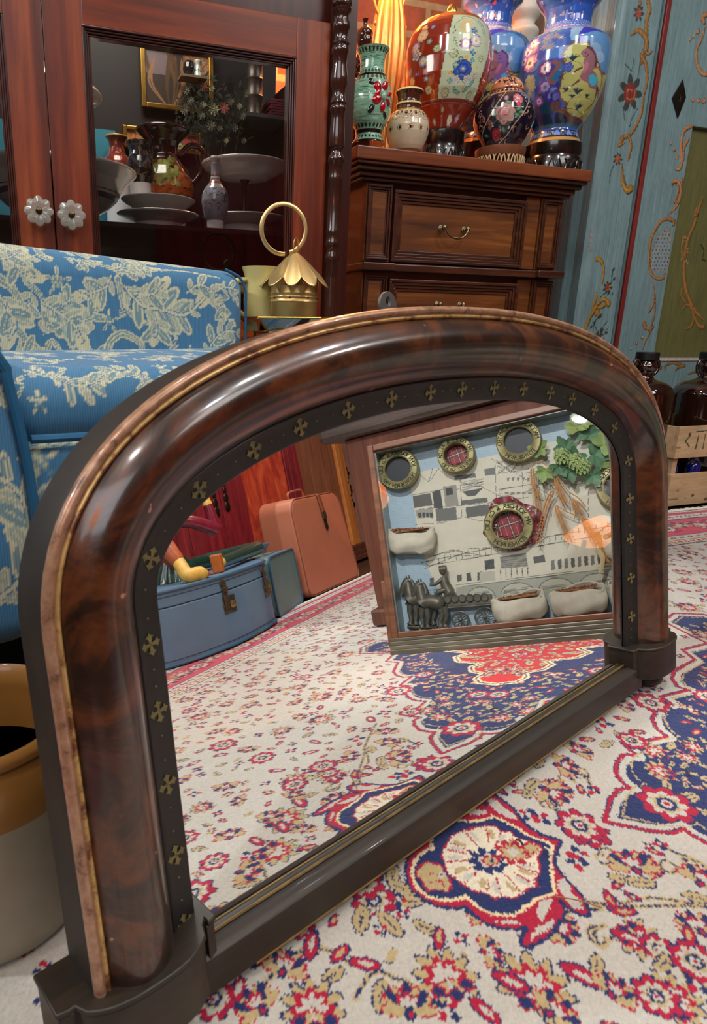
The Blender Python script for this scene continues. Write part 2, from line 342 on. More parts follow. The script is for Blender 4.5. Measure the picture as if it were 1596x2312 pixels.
# flowers traced from the photo (crop c4)
for px,py,k,s,a in ((110,905,0,.021,0),(1385,490,0,.024,.5),(1115,412,2,.011,.3),(1335,678,2,.011,1.),(1215,240,1,.018,.3),(945,200,3,.008,1.2),(985,250,3,.009,-.2),(1435,245,2,.008,.5),
    (1205,345,6,.009,.5),(1350,150,6,.009,2),(1530,895,3,.011,1.2),(1575,965,3,.009,-.3),(1470,1130,6,.011,1.),(430,1080,5,.013,2.2),(505,1140,3,.012,.9),(640,1140,2,.008,.2),(780,1220,1,.016,-.3),
    (545,1370,4,.025,1.5),(1080,1430,4,.029,.5),(1370,1360,3,.019,-.9),(1450,1290,5,.012,.7),(935,1400,3,.016,-.8),(230,760,5,.014,.9),(320,920,5,.014,-.3),(210,1050,5,.016,-1.3),(40,1020,5,.016,-2.2),(150,725,2,.008,.6),(290,990,2,.008,.2),(155,1090,2,.007,.2),
    (160,1480,5,.015,.9),(60,1290,3,.014,-.5),(330,1580,1,.022,1.2),(-330,1060,0,.014,.3),(-260,1180,3,.015,1.),(-430,1330,1,.02,.9),(-130,1360,5,.012,.2),(-250,1560,4,.024,1.3),(-90,1230,3,.012,.4),(-560,1560,1,.02,2.),(-700,1450,3,.013,1.),(780,1580,3,.014,-1.2),(560,1580,2,.01,.4),
    (-640,1250,2,.012,.4),(-850,1500,0,.018,1.),(1180,1590,1,.02,.1)):
    put(px,py,k,s,a)
for px,py,k,s,a in ((910,740,1,.021,.25),(1145,500,1,.019,-.3),(1270,435,2,.012,.2),(1270,490,2,.011,1.),(1150,570,3,.011,-.7),(1230,640,3,.012,-.3),(1360,375,3,.009,-.3),(1075,705,5,.012,.2),(970,680,3,.011,-.3),(1035,635,3,.008,1.2),(930,850,6,.009,.4),(1010,945,2,.008,.2),(800,930,1,.014,.5),(580,900,2,.006,.2),(700,720,3,.008,.3),(930,590,3,.016,.7),(1160,405,2,.009,.9)):
    put(px,py,k,s,a,c2)
for px,py,k,s,a in ((1225,1080,1,.025,1.2),(1150,1130,5,.013,2.6),(1250,1150,5,.014,-.4),(1090,1240,3,.011,1.2),(1160,1300,3,.012,-.3),(1320,990,3,.009,-1.),(1290,960,2,.006,.3),(1400,1075,6,.010,1.),(1065,1030,6,.009,1),(1560,1150,1,.022,.4),(1540,1230,5,.013,-.6),
    (1240,1440,4,.021,-1.1),(1340,1490,0,.014,.2),(1370,1570,5,.012,.2),(1180,1430,3,.014,-.8),(1560,1400,1,.02,1.2),(1530,1560,0,.02,.5),(1500,1430,3,.012,.9),(1420,1750,4,.022,.2),(1330,1740,0,.018,.4),(1540,1680,2,.01,.2),(1100,1720,1,.018,.3)):
    put(px,py,k,s,a,c3)
def inside(p,x,y):
    c=False; j=len(p)-1
    for i in range(len(p)):
        if (p[i][1]>y)!=(p[j][1]>y) and x<(p[j][0]-p[i][0])*(y-p[i][1])/(p[j][1]-p[i][1]+1e-12)+p[i][0]: c=not c
        j=i
    return c
ml=G_(c2([(1080,1125),(1075,1060),(1090,1000),(1130,945),(1195,930),(1150,900),(1120,850),(1125,800),(1160,760),(1225,765),(1165,710),(1385,665),(1330,620),(1310,570),(1330,520),(1370,490),(1415,495),(1350,455),(1500,425),(1440,405),(1412,365),(1420,325),(1530,265),(1465,215),(1596,178)]))
ml=np.stack([np.abs(ml[:,0]-XC),np.abs(ml[:,1]-YC)],1); ml[0,1]=0; ml=np.concatenate([ml,[(.05,.355),(.0,.375)]])
med=[]
for sx,sy,rev in ((-1,1,0),(1,1,1),(1,-1,0),(-1,-1,1)):
    q=np.stack([XC+sx*ml[:,0],YC+sy*ml[:,1]],1); med.append(q[::-1] if rev else q)
med=np.concatenate(med)
MEDX=(med-np.array([XC,YC]))*1.07+np.array([XC,YC])
# ---- scatter over the rest of the field
def free(a,b,s,lst):
    for q in lst:
        if (a-q[0])**2+(b-q[1])**2<(s+q[2]*.95)**2: return False
    return True
R2=random.Random(5); out_px=lambda a,b: True
def in_med(a,b): return a<.62 and inside(MEDX,XC-a,YC+b)
for t in range(9000):
    a,b=R2.uniform(0,1.30),R2.uniform(0,.66)
    s=R2.choice([.024,.02,.017,.013,.010,.008])
    if in_med(a,b) or (abs(a-.54)<.13 and b<.10): continue
    if not free(a,b,s*1.12,placed): continue
    placed.append((a,b,s)); k=R2.choice([0,1,1,4,4] if s>.016 else [1,2,3,3,5,5,2]); an=R2.uniform(0,6.28)
    for sx,sy in SXY: FS[k](XC+sx*a,YC+sy*b,math.atan2(sy*math.sin(an),sx*math.cos(an)),s)
# ---- pendant palmette on the long axis
PEN=c4([(400,560),(400,500),(440,440),(500,400),(560,350),(640,315),(730,305),(790,330),(770,270),(790,245),(840,265),(900,310),(960,360),(990,410),(1040,460),(1120,510),(1200,535),(1240,545),(1215,600),(1200,680),(1230,730),(1270,780),(1320,830),(1370,890),(1400,970),(1415,1000),(1360,995),(1290,960),(1240,910),(1262,960),(1250,1020),(1215,1050),(1200,1090),(1150,1140),(1090,1170),(1040,1200),(1000,1180),(1005,1120),(1030,1075),(960,1085),(880,1085),(800,1060),(730,1015),(690,975),(660,955),(600,965),(500,950),(420,910),(350,860),(315,810),(305,730),(315,660),(350,610),(400,580)])
g=G_(PEN); rpoly(g,RED,1); rstroke(g,.0035,NAVY,True,1)
g=G_(c4([(450,520),(490,460),(560,430),(650,425),(690,435),(760,420),(830,400),(900,430),(960,460),(1020,500),(1080,530),(1150,550),(1190,580),(1175,640),(1180,720),(1190,800),(1205,860),(1150,875),(1090,900),(1050,930),(1010,960),(960,1000),(900,1005),(820,995),(750,960),(700,920),(660,890),(600,910),(520,910),(440,890),(390,850),(355,800),(345,740),(355,680),(390,640),(440,605),(470,600),(455,560)]))
rpoly(g,NAVY,1); rstroke(g,.0032,(220,200,160),True,1)
for P in ([(620,370),(700,350),(790,365),(800,385),(740,390),(680,385)],[(800,290),(850,300),(900,350),(960,390),(970,420),(900,400),(840,360),(810,330)],[(1110,1030),(1085,980),(1110,920),(1170,890),(1190,900),(1160,970),(1120,1040)],[(1225,780),(1260,770),(1300,830),(1290,860),(1340,880),(1370,960),(1310,950),(1260,890),(1220,830)],[(1050,1120),(1100,1070),(1170,1030),(1205,1025),(1180,1070),(1110,1110),(1060,1150)],[(840,1045),(900,1030),(980,1040),(990,1055),(900,1055)],[(520,420),(560,395),(640,375),(560,410)]):
    rpoly(G_(c4(P)),CREAM,1)
g=G_(c4([(530,600),(560,560),(580,520),(650,490),(720,470),(790,455),(850,460),(880,490),(930,490),(960,520),(1010,540),(1060,550),(1120,580),(1130,610),(1090,640),(1110,690),(1110,740),(1080,780),(1100,820),(1040,840),(1000,870),(950,900),(880,890),(830,900),(790,870),(700,850),(650,820),(620,790),(580,760),(550,740),(540,680),(520,630)]))
rpoly(g,(216,206,182),1); rstroke(g,.0018,RED,True,1)
pc=G_(c4([(820,660)]))[0]
for i in range(17):
    q=g[int(i*len(g)/17)]; m=pc+(q-pc)*.5; rstroke([m,pc+(q-pc)*.93],.0016,RED,False,1)
    e=pc+(q-pc)*.72; q2=g[(int(i*len(g)/17)+1)%len(g)]; mm=pc+((q+q2)/2-pc)*.74
    each(lambda sx,sy: rc.ell(XC+sx*(mm[0]-XC),YC+sy*(mm[1]-YC),.007,.003,math.atan2(sy*(q-pc)[1],sx*(q-pc)[0]),BEIGE if i%2 else CREAM),True)
def p_ell(px,py,r1,r2,col,n=0,k=.3):
    x,y=G_(c4([(px,py)]))[0]; each(lambda sx,sy: rc.ell(XC+sx*(x-XC),YC+sy*(y-YC),r1,r2,0,col,n,k),True)
p_ell(800,670,.020,.017,NAVY,9,.35); p_ell(810,665,.013,.009,CREAM,5,.4); p_ell(815,665,.010,.006,RED); p_ell(818,668,.007,.004,BEIGE); p_ell(825,668,.003,.002,NAVY)
p_ell(950,615,.019,.016,RED,8,.4); p_ell(950,615,.013,.011,BEIGE,8,.4); p_ell(950,615,.006,.005,CREAM); p_ell(1065,590,.011,.009,RED,5,.4); p_ell(1065,590,.008,.007,BEIGE,5,.4)
g=G_(c4([(370,740),(400,700),(430,680),(470,690),(510,690),(530,730),(560,770),(580,820),(560,860),(520,850),(480,850),(440,860),(420,820),(400,790),(370,760)]))
rpoly(g,BEIGE,1); rstroke(g,.0016,RED,True,1); p_ell(525,760,.004,.003,CREAM); p_ell(525,760,.002,.0015,NAVY)
for P in ([(430,740),(500,760)],[(450,800),(510,790)],[(540,840),(520,790)]): rstroke(G_(c4(P)),.0014,RED,False,1)
# ---- medallion
rc.poly(med,NAVY); rc.stroke(med,.021,CREAM,True); rc.stroke(med,.006,NAVY,True); rc.stroke(med,.0042,RED,True)
ins=(med-np.array([XC,YC]))*.955+np.array([XC,YC]); rc.stroke(ins,.002,BEIGE,True)
mp_=[]; R3=random.Random(11)
core=(med-np.array([XC,YC]))*.90+np.array([XC,YC])
for t in range(16000):
    a,b=R3.uniform(0,.55),R3.uniform(0,.37); s=R3.choice([.026,.02,.015,.012,.009,.007])
    if not inside(core,XC-a,YC+b): continue
    if (a/.24)**2+(b/.19)**2<1: continue
    if not all((a-q[0])**2+(b-q[1])**2>((s+q[2])*.80)**2 for q in mp_): continue
    mp_.append((a,b,s)); k=R3.choice([0,1,4] if s>.014 else [3,5,5,5,1]); an=R3.uniform(0,6.28)
    for sx,sy in SXY: FS[k](XC+sx*a,YC+sy*b,math.atan2(sy*math.sin(an),sx*math.cos(an)),s*.92)
for (a,b,s) in ((.46,0,.03),(.30,.16,.024),(.40,.1,.018)):
    for sx,sy in SXY: F0(XC+sx*a,YC+sy*b,0,s)
qd=np.array([(.27,0),(.262,.03),(.24,.042),(.215,.034),(.20,.06),(.172,.07),(.15,.055),(.135,.105),(.105,.12),(.08,.10),(.055,.155),(0,.18)]); cen=[]
for sx,sy,rev in ((-1,1,0),(1,1,1),(1,-1,0),(-1,-1,1)):
    q=np.stack([XC+sx*qd[:,0],YC+sy*qd[:,1]],1); cen.append(q[::-1] if rev else q)
cen=np.concatenate(cen)
rc.poly(cen,(186,36,44)); rc.stroke(cen,.012,(220,200,160),True); rc.stroke(cen,.003,NAVY,True)
cp=[]
for t in range(3000):
    a,b=R3.uniform(0,.25),R3.uniform(0,.17); s=R3.choice([.02,.016,.012,.009,.007])
    if not inside((cen-np.array([XC,YC]))*.88+np.array([XC,YC]),XC+a,YC+b) or not all((a-q[0])**2+(b-q[1])**2>((s+q[2])*.82)**2 for q in cp): continue
    cp.append((a,b,s)); k=R3.choice([1,4,5,5,0]); an=R3.uniform(0,6)
    for sx,sy in SXY: FS[k](XC+sx*a,YC+sy*b,math.atan2(sy*math.sin(an),sx*math.cos(an)),s)
# ---- borders
def band(d0,d1,c):  # distance from the rug edge
    X0,X1,Y0,Y1=-.44,2.60,-.475,1.325
    rc.poly([(X0+d0,Y0+d0),(X1-d0,Y0+d0),(X1-d0,Y0+d1),(X0+d0,Y0+d1)],c); rc.poly([(X0+d0,Y1-d1),(X1-d0,Y1-d1),(X1-d0,Y1-d0),(X0+d0,Y1-d0)],c)
    rc.poly([(X0+d0,Y0+d0),(X0+d1,Y0+d0),(X0+d1,Y1-d0),(X0+d0,Y1-d0)],c); rc.poly([(X1-d1,Y0+d0),(X1-d0,Y0+d0),(X1-d0,Y1-d0),(X1-d1,Y1-d0)],c)
for d0,d1,c in ((0,.012,CREAM),(.012,.03,(176,50,70)),(.03,.06,CREAM),(.06,.064,NAVY),(.064,.17,(190,60,80)),(.17,.174,NAVY),(.174,.2,CREAM),(.2,.203,RED),(.203,.225,(206,190,160)),(.225,.229,NAVY)): band(d0,d1,c)
for d,st,ks,ss in ((.045,.03,(2,),.010),(.117,.062,(0,1,4),.036),(.117,.062,(3,),.012),(.187,.028,(3,),.010),(.214,.02,(2,),.008)):
    off=0 if ks[0]!=3 or d!=.117 else .031
    i=0; x=-.44+d+off
    while x<2.6-d:
        for y in (-.475+d,1.325-d): FS[ks[i%len(ks)]](x,y,(PI/2 if i%2 else -PI/2) if d<.15 else .4,ss)
        x+=st; i+=1
    y=-.475+d+off; i=0
    while y<1.325-d:
        for x in (-.44+d,2.6-d): FS[ks[i%len(ks)]](x,y,0 if i%2 else PI,ss)
        y+=st; i+=1
gx=np.concatenate([np.arange(-.44,-.15,.004),np.arange(-.15,1.35,.0016),np.arange(1.35,2.602,.0035)])
gy=np.concatenate([np.arange(-.475,.12,.0035),np.arange(.12,.85,.0016),np.arange(.85,1.327,.003)])
X,Y=np.meshgrid(gx,gy,indexing='ij')
wx=X+RNG.normal(0,.00045,X.shape); wy=Y+RNG.normal(0,.00045,X.shape)
col=rc.sample(wx,wy); col=col*(1+RNG.normal(0,.05,X.shape))[...,None]
# worn, slightly uneven pile
def lowf(X,Y,s,seed):
    r=np.random.RandomState(seed); o=0
    for k in range(6):
        a=r.uniform(0,2*PI); f=s*(1+k*.7); o=o+np.sin(f*(X*math.cos(a)+Y*math.sin(a))+r.uniform(0,6))/(1+k)
    return o/2.5
col=np.clip(col*(1+.05*lowf(X,Y,14,3))[...,None],0,1)
Z=.0045+.0012*lowf(X,Y,22,4)+RNG.normal(0,.00025,X.shape)
b=MB(); b.grid(np.stack([X,Y,Z],-1),col)
RUGM=colmat('wool_pile',.95,nv=.07,nsc=240,bump=.35,bsc=700,spec=.12,sheen=.3)
rug=b.build('persian_rug',RUGM,smooth=True,angle=180); tag(rug,'cream persian rug with navy scalloped medallion and red floral border','rug')
fm_=plain('fringe_cotton',(226,222,212),.9)
b=MB()
for x in np.arange(-.44,2.6,.006):
    for y0,sg in ((-.475,-1),(1.325,1)):
        j=RNG.uniform(-.004,.004); b.tube([(x,y0,.005),(x+j*.5,y0+sg*.012,.004),(x+j,y0+sg*RNG.uniform(.02,.032),.001)],.0013,4)
f=b.build('fringe',fm_,rug); tag(f,kind='stuff')
del b,X,Y,Z,col,wx,wy
# ================================================================ overmantel mirror
mat_m=frame(MN*MD,MU,MUP,MN)   # local axes: along rail, up the glass, out of the glass
mir=empty('overmantel_mirror',(0,0,0),mat=mat_m)
tag(mir,'arched walnut overmantel mirror with worn gilt edge leaning on the rug','mirror')
UC,HW,V0,VA,VT=.567,.357,.098,.372,.492
def arch(n=150):
    th=np.linspace(PI,0,n-40); e=2/2.15
    x=UC+HW*np.sign(np.cos(th))*np.abs(np.cos(th))**e; y=VA+(VT-VA)*np.abs(np.sin(th))**e
    l=np.linspace(V0,VA,20,endpoint=False); 
    return np.concatenate([np.stack([np.full(20,UC-HW),l],1),np.stack([x,y],1),np.stack([np.full(20,UC+HW),l[::-1]],1)])
def resample(P,n):
    d=np.concatenate([[0],np.cumsum(np.linalg.norm(np.diff(P,axis=0),axis=1))]); t=np.linspace(0,d[-1],n)
    return np.stack([np.interp(t,d,P[:,0]),np.interp(t,d,P[:,1])],1)
AP=resample(arch(),220); T_=np.gradient(AP,axis=0); T_/=np.linalg.norm(T_,axis=1)[:,None]; NO=np.stack([-T_[:,1],T_[:,0]],1)
for _ in range(3): NO[1:-1]=(NO[:-2]+2*NO[1:-1]+NO[2:]); NO/=np.linalg.norm(NO,axis=1)[:,None]
def sweep(prof,vb=None):
    prof=np.array(prof,float); P=np.zeros((len(AP),len(prof),3))
    for j,(h,w) in enumerate(prof): P[:,j,:2]=AP+NO*h; P[:,j,2]=w
    if vb is not None: P[0,:,1]=vb; P[-1,:,1]=vb
    return P
# walnut burr veneer
n=N('burr_walnut_veneer'); co=n.coord(); f=n.noise(co,9,7,.68,1.4); g=n.noise(co,45,5,.6,.8); s_=n.noise(n.coord((1,1,1)),150,3,.6)
c=n.ramp(f,[(.30,L((17,10,8))),(.46,L((42,23,14))),(.58,L((94,50,22))),(.72,L((44,26,16)))])
c=n.mix(n.ramp(g,[(.45,(0,0,0,1)),(.7,(.55,.55,.55,1))]),c,L((26,13,9)))
c=n.mix(n.ramp(n.noise(co,60,2,.5),[(.735,(0,0,0,1)),(.75,(.8,.8,.8,1))]),c,L((190,130,100)))
n.bump(g,.1,.0005); BURR=n.out(c,.3,0,.8,cr=.12)
EBON=plain('ebonised_wood',(24,22,19),.5,coat=.06,var=.3,sc=50); OLDG=plain('worn_gilding',(196,160,96),.42,.85,var=.3,sc=90)
n=N('worn_gilt_bead'); co=n.coord(); f=n.noise(co,55,5,.7,.3); c=n.ramp(f,[(.40,L((120,72,46))),(.5,L((196,158,96))),(.66,L((214,176,120)))]); BEADM=n.out(c,.4,.45,.2)
SLG=plain('faded_gold_paint',(112,102,62),.6,.2,var=.3,sc=200)
pr=spl([(.022,.009),(.024,.014),(.028,.021),(.036,.030),(.047,.036),(.059,.0365),(.069,.031),(.0775,.022)],26)
b=MB(); b.grid(sweep(pr,.129)); b.build('frame_moulding',BURR,mir,smooth=True)
b=MB(); b.grid(sweep(spl([(.0768,.022),(.0775,.0240),(.0790,.0252),(.0808,.0240)],8),.129)); b.build('gilt_bead',BEADM,mir,smooth=True)
n=N('worn_copper_edge'); co=n.coord(); f=n.noise(co,70,5,.7,.3); c=n.ramp(f,[(.33,L((92,66,50))),(.45,L((150,110,84))),(.72,L((186,148,118)))]); COPM=n.out(c,.35,.25,.35)
b=MB(); b.grid(sweep(spl([(.0805,.0235),(.0825,.0262),(.0850,.0268),(.0875,.0250),(.0885,.021)],12),.129)); b.build('worn_copper_edge',COPM,mir,smooth=True)
b=MB(); b.grid(sweep([(.086,.0235),(.0875,.021),(.0885,.016),(.0885,-.022),(.083,-.024),(0,-.024)])); b.build('frame_side',plain('stained_frame_edge',(38,30,20),.6,coat=.0,var=.35,sc=30),mir,smooth=True)
b=MB(); b.grid(sweep(spl([(-.001,.0015),(.0005,.0042),(.004,.0052),(.018,.0092),(.0215,.0115),(.024,.009)],14))); b.m=1
al=np.concatenate([[0],np.cumsum(np.linalg.norm(np.diff(AP,axis=0),axis=1))]); 
def onslip(s,h): i=np.searchsorted(al,s); i=min(max(i,1),len(AP)-2); t=T_[i]; return AP[i]+NO[i]*h,t,NO[i]
for s in np.arange(.03,al[-1]-.02,.054):
    c0,t,nn_=onslip(s,.0112)
    for k in range(4):
        a=k*PI/2+.12; d=np.array([math.cos(a),math.sin(a)]); e=np.array([-d[1],d[0]])
        q=[c0+t*(d[0]*r+e[0]*w)+nn_*(d[1]*r+e[1]*w) for r,w in ((.0003,-.0009),(.0045,-.0017),(.0055,-.0036),(.0070,-.0012),(.0086,0),(.0070,.0012),(.0055,.0036),(.0045,.0017),(.0003,.0009))]
        z=[.0072+.23*((p-c0)@nn_)+.0007 for p in q]; b.add([(p[0],p[1],w) for p,w in zip(q,z)],[tuple(range(9))])
    for dd in (.018,.036):
        c1,t,nn_=onslip(s+dd,.011); b.ball((c1[0],c1[1],.0073),(.0009,.0009,.0005),6,4)
b.build('slip_moulding',[EBON,SLG],mir,smooth=True).data['label']='black inner slip with small gold crosses'
# glass: silvered
m=N('silvered_mirror_glass'); co=m.coord(); sm=m.noise(co,7,5,.65,.6)
m.ln(m.ramp(m.noise(co,3.5,6,.7,1.),[(.45,(.0,.0,.0,1)),(.9,(.06,.06,.06,1))]),m.b.inputs['Roughness'])
MIR=m.out((.93,.95,.94,1),.0,1,spec=.5); m.ln(m.ramp(sm,[(.55,(0.,0.,0.,1)),(1.,(.03,.03,.03,1))]),m.b.inputs['Roughness'])
b=MB(); poly=[(x,y) for x,y in AP]+[]; b.prism([(float(x),float(y)) for x,y in AP[::-1]],-.005,0.0008); b.build('mirror_glass',MIR,mir)
b=MB(); bk=[(float(x),float(y)) for x,y in (AP+NO*.08)[::-1]]; b.prism(bk,-.023,-.006); b.build('backboard',plain('backboard_wood',(70,50,34),.8),mir)
# bottom rail with step moulding
DW=wood('dark_stained_rail',(20,16,10),(38,29,18),(64,48,28),.5,0,6,.06,.05,.25)
b=MB(); rp=[(.072,-.022),(.070,.0185),(.0715,.020),(.099,.020),(.1015,.018),(.1035,.014),(.1045,.010),(.1015,.008),(.1035,.004),(.106,.003),(.106,-.022)]
P=np.array([[(x,v,w) for v,w in rp] for x in np.linspace(UC-HW-.012,UC+HW+.012,30)]); b.grid(P,cv=True); b.build('bottom_rail',DW,mir,smooth=True,angle=30)
b=MB(); b.tube([(UC-HW,.1055,.0045),(UC+HW,.1055,.0045)],.0014,6); b.tube([(.25,.0710,.0198),(.45,.0708,.0199),(.72,.0710,.0198),(.86,.0710,.0197)],.0012,6); b.build('rail_edge_line',plain('dull_rail_gilding',(122,98,56),.5,.4,var=.4,sc=60),mir,smooth=True)
def block(uc,name,sg):
    # serpentine plinth block: bowed centre with a concave sweep down to the rail
    o=[]
    for t in np.linspace(0,1,28):
        x=-.052+.104*t; w=.0415-.0205*abs(2*t-1)**3-(.006 if abs(2*t-1)>.9 else 0); o.append((uc+x,w))
    o=[(uc-.052,-.024)]+[(uc-.060,-.024),(uc-.060,.018),(uc-.052,.020)]+o[1:]+[(uc+.052,.020),(uc+.060,.018),(uc+.060,-.024)]
    b=MB(); T=lambda v: v[:,[0,2,1]]
    b.prism(o,.084,.126,T); b.prism([(uc+(x-uc)*1.03,w*1.03) for x,w in o],.126,.130,T)
    bb=b.build(name,DW,mir,smooth=True,angle=35,bevel=.0012); return bb
UL,UR=UC-HW-.052,UC+HW+.052
block(UL,'plinth_block',-1); block(UR,'plinth_block',1)
for u_ in (UL,UR):
    b=MB(); b.lathe([(.0,.0),(.013,.0),(.019,.005),(.0205,.011),(.018,.017),(.013,.0215),(.013,.024)],28,T=lambda v: np.stack([v[:,0]+u_,v[:,2]+.0605,v[:,1]+.010],1)); b.build('bun_foot',EBON,mir,smooth=True)
# hanging plate on the top edge
b=MB(); P0=fy(972,711,.8); cuv=None
pu=.5; i=int(np.argmin(np.abs(AP[:,0]+NO[:,0]*.088-.497))); c0=AP[i]+NO[i]*.088
ring=[]; 
for k in range(28):
    a=2*PI*k/28; ring.append((c0[0]+.0118*math.cos(a),c0[1]+.010+.0118*math.sin(a)))
hole=[(c0[0]+.0028*math.cos(2*PI*k/28),c0[1]+.0125+.0042*math.sin(2*PI*k/28)) for k in range(28)]
v=[(x,y,-.018) for x,y in ring]+[(x,y,-.018) for x,y in hole]+[(x,y,-.021) for x,y in ring]+[(x,y,-.021) for x,y in hole]
f=[]
for k in range(28):
    j=(k+1)%28; f+=[(k,j,28+j,28+k),(56+j,56+k,84+k,84+j),(j,k,56+k,56+j),(28+k,28+j,84+j,84+k)]
b.add(v,f); b.build('hanging_plate',plain('dull_zinc',(120,116,112),.45,.8),mir,bevel=.0004)
# ================================================================ chest of drawers
CW=wood('walnut_chest',(46,23,9),(106,58,22),(156,96,42),.4,0,5,.10,.08,.2); CWD=wood('dark_walnut_moulding',(30,13,7),(66,32,16),(100,54,30),.34,0,6,.3,.1,.3)
CWT=wood('red_walnut_top',(66,28,14),(118,60,32),(150,88,52),.3,0,5,.3,.08,.15)
YF=1.545
ch=empty('chest_of_drawers',(1.08,1.75,0)); tag(ch,'antique walnut chest of drawers with panelled pilasters and vases on top','chest of drawers')
def loc(par): M=par.matrix_world.inverted(); bpy.context.view_layer.update(); t=np.array(par.location); return lambda v: np.asarray(v)-t
TC=loc(ch)
xl,xr=fy(829,403,YF)[0],fy(1273,440,YF)[0]; zt=.897
z1=fy(806,590,1.52)[2]; z2=fy(806,607,1.52)[2]
xa,xb=fy(888,440,YF)[0],fy(1224,440,YF)[0]
b=MB(); b.box(.742,1.418,1.50,2.02,zt-.027,zt,TC); b.build('chest_top',CWT,ch,bevel=.003)
b=MB()
for y,z0_,z1_ in ((1.506,zt-.035,zt-.027),(1.515,zt-.045,zt-.035),(1.526,zt-.056,zt-.045),(1.534,zt-.064,zt-.056)): b.box(.742+(y-1.5)*.9,1.418-(y-1.5)*.9,y,2.0,z0_,z1_,TC)
b.build('cornice',CWD,ch,bevel=.0025)
b=MB(); b.box(xl+.004,xr-.004,YF+.014,2.0,.06,zt-.064,TC); b.build('carcass',CWD,ch)
def panel_frame(mb,x0,x1,z0,z1,yf,w,d,T,steps=3): # picture-frame moulding stepping inward
    for k in range(steps):
        a=w*k/steps; c=w*(k+1)/steps; y=yf+d*k/steps
        mb.box(x0+a,x1-a,y,y+d*1.6,z1-c,z1-a,T); mb.box(x0+a,x1-a,y,y+d*1.6,z0+a,z0+c,T); mb.box(x0+a,x0+c,y,y+d*1.6,z0+c,z1-c,T); mb.box(x1-c,x1-a,y,y+d*1.6,z0+c,z1-c,T)
rows=[(z1+.004,zt-.066),(z1-.245,z2-.006),(z1-.49,z1-.265)]
for k,(za,zb) in enumerate(rows):
    for x0_,x1_ in ((xl,xa-.002),(xb+.002,xr)):
        b=MB(); b.box(x0_,x1_,YF,YF+.02,za,zb,TC); 
        b2=MB(); panel_frame(b2,x0_+.003,x1_-.003,za+.004,zb-.004,YF-.007,.015,.009,TC); pf=b.build('pilaster',CW,ch); b2.build('pilaster_moulding',CWD,pf,bevel=.0012)
    d0,d1=xa+.001,fy(1172,600,YF)[0]
    b=MB(); b.box(d0,d1,YF+.006,YF+.03,za+.001,zb-.012,TC); dr=b.build('drawer',CW,ch,bevel=.001)
    b=MB(); panel_frame(b,d0,d1,za+.001,zb-.012,YF-.008,.028,.014,TC,4); b.build('drawer_moulding',CWD,dr,bevel=.0012)
    b=MB(); b.box(d1+.002,xb-.002,YF+.002,YF+.02,za,zb,TC); b.build('stile',CW,ch)
    # bail handle
    hx=[fy(998.5,514,YF)[0],fy(1051,518,YF)[0]]; hz=fy(1024,517,YF)[2] if k==0 else (fy(1015,688,YF)[2] if k==1 else (za+zb)/2)
    if k==1: hx=[fy(989,688,YF)[0],fy(1040.7,688,YF)[0]]
    b=MB()
    for x in hx:
        b.lathe([(.0,0),(.0085,0),(.0085,.002),(.006,.0035),(.006,.006),(.0035,.008),(.0035,.013),(.0058,.015),(.0058,.019),(.003,.021),(0,.0215)],18,T=lambda v,x=x: TC(np.stack([v[:,0]+x,YF+.006-v[:,2],v[:,1]+hz],1)))
    t=np.linspace(-1,1,25); xm,hw=(hx[0]+hx[1])/2,(hx[1]-hx[0])/2
    P=[(xm+hw*s_*(1+.10*math.sin(PI*abs(s_))),YF-.013-.004*(1-s_*s_),hz-.026*(1-abs(s_)**2.6)+.002) for s_ in t]
    b.tube(P,.0022+.0011*np.exp(-(t/.12)**2)+.0006*np.exp(-((abs(t)-.55)/.1)**2),8,T=TC); b.build('bail_handle',plain('tarnished_brass_handle',(118,104,78),.38,.9,var=.3,sc=90) if k==0 else bpy.data.materials['tarnished_brass_handle'],dr,smooth=True)
for za,zb in ((z2-.001,z1),(z1-.262,z1-.247),(.04,.06)):
    b=MB(); b.box(xl-.012,xa+.004,1.518,1.99,za,zb,TC); b.box(xa-.002,xb+.002,1.530,1.99,za,zb,TC); b.box(xb-.004,xr+.012,1.518,1.99,za,zb,TC); b.build('ledge_moulding',CWD,ch,bevel=.003)
b=MB(); b.box(xl-.012,xr+.012,1.52,1.99,0,.06,TC); b.build('plinth',CWD,ch,bevel=.004)
# ================================================================ glazed display cabinet
CH_=wood('cherry_cabinet',(52,17,6),(114,41,13),(162,76,28),.38,2,5,.08,.06,.1); CHD=wood('dark_cherry',(34,10,6),(60,22,12),(84,36,20),.3,2,5,.4,.07,.1)
CHH=wood('cherry_rail',(62,22,7),(124,48,15),(170,84,32),.32,0,5,.25,.06,.1)
YC_=1.30
cb=empty('display_cabinet',(.06,1.5,0)); tag(cb,'tall cherry wood display cabinet with glazed doors, crystal knobs and turned column','cabinet'); TB=loc(cb)
gx0,gx1,gz1=fy(186,100,YC_)[0],fy(664,130,YC_)[0],fy(420,98,YC_)[2]
dz1=fy(580,30,YC_)[2]; xd=fy(737,200,YC_)[0]; xs=fy(110,300,YC_)[0]
b=MB(); b.box(-.52,.632,YC_+.004,YC_+.03,dz1+.005,1.30,TB); b.build('top_frieze',CHD,cb)
b=MB(); b.box(xd+.002,.632,YC_+.002,YC_+.03,.0065,dz1+.004,TB); b.build('face_stile',CHD,cb)
for xq in ((.615,.632),(-.52,-.50)): b=MB(); b.box(xq[0],xq[1],YC_+.031,1.74,.0065,dz1+.004,TB); b.build('carcass_side',CHD,cb)
b=MB(); b.box(-.50,.615,1.70,1.74,.0065,1.30,TB); b.build('back_board',plain('dark_back_board',(26,20,18),.6,var=.2,sc=5),cb)
b=MB(); b.box(-.50,.615,YC_+.03,1.70,.0065,.40,TB); b.build('cabinet_base',CHD,cb)
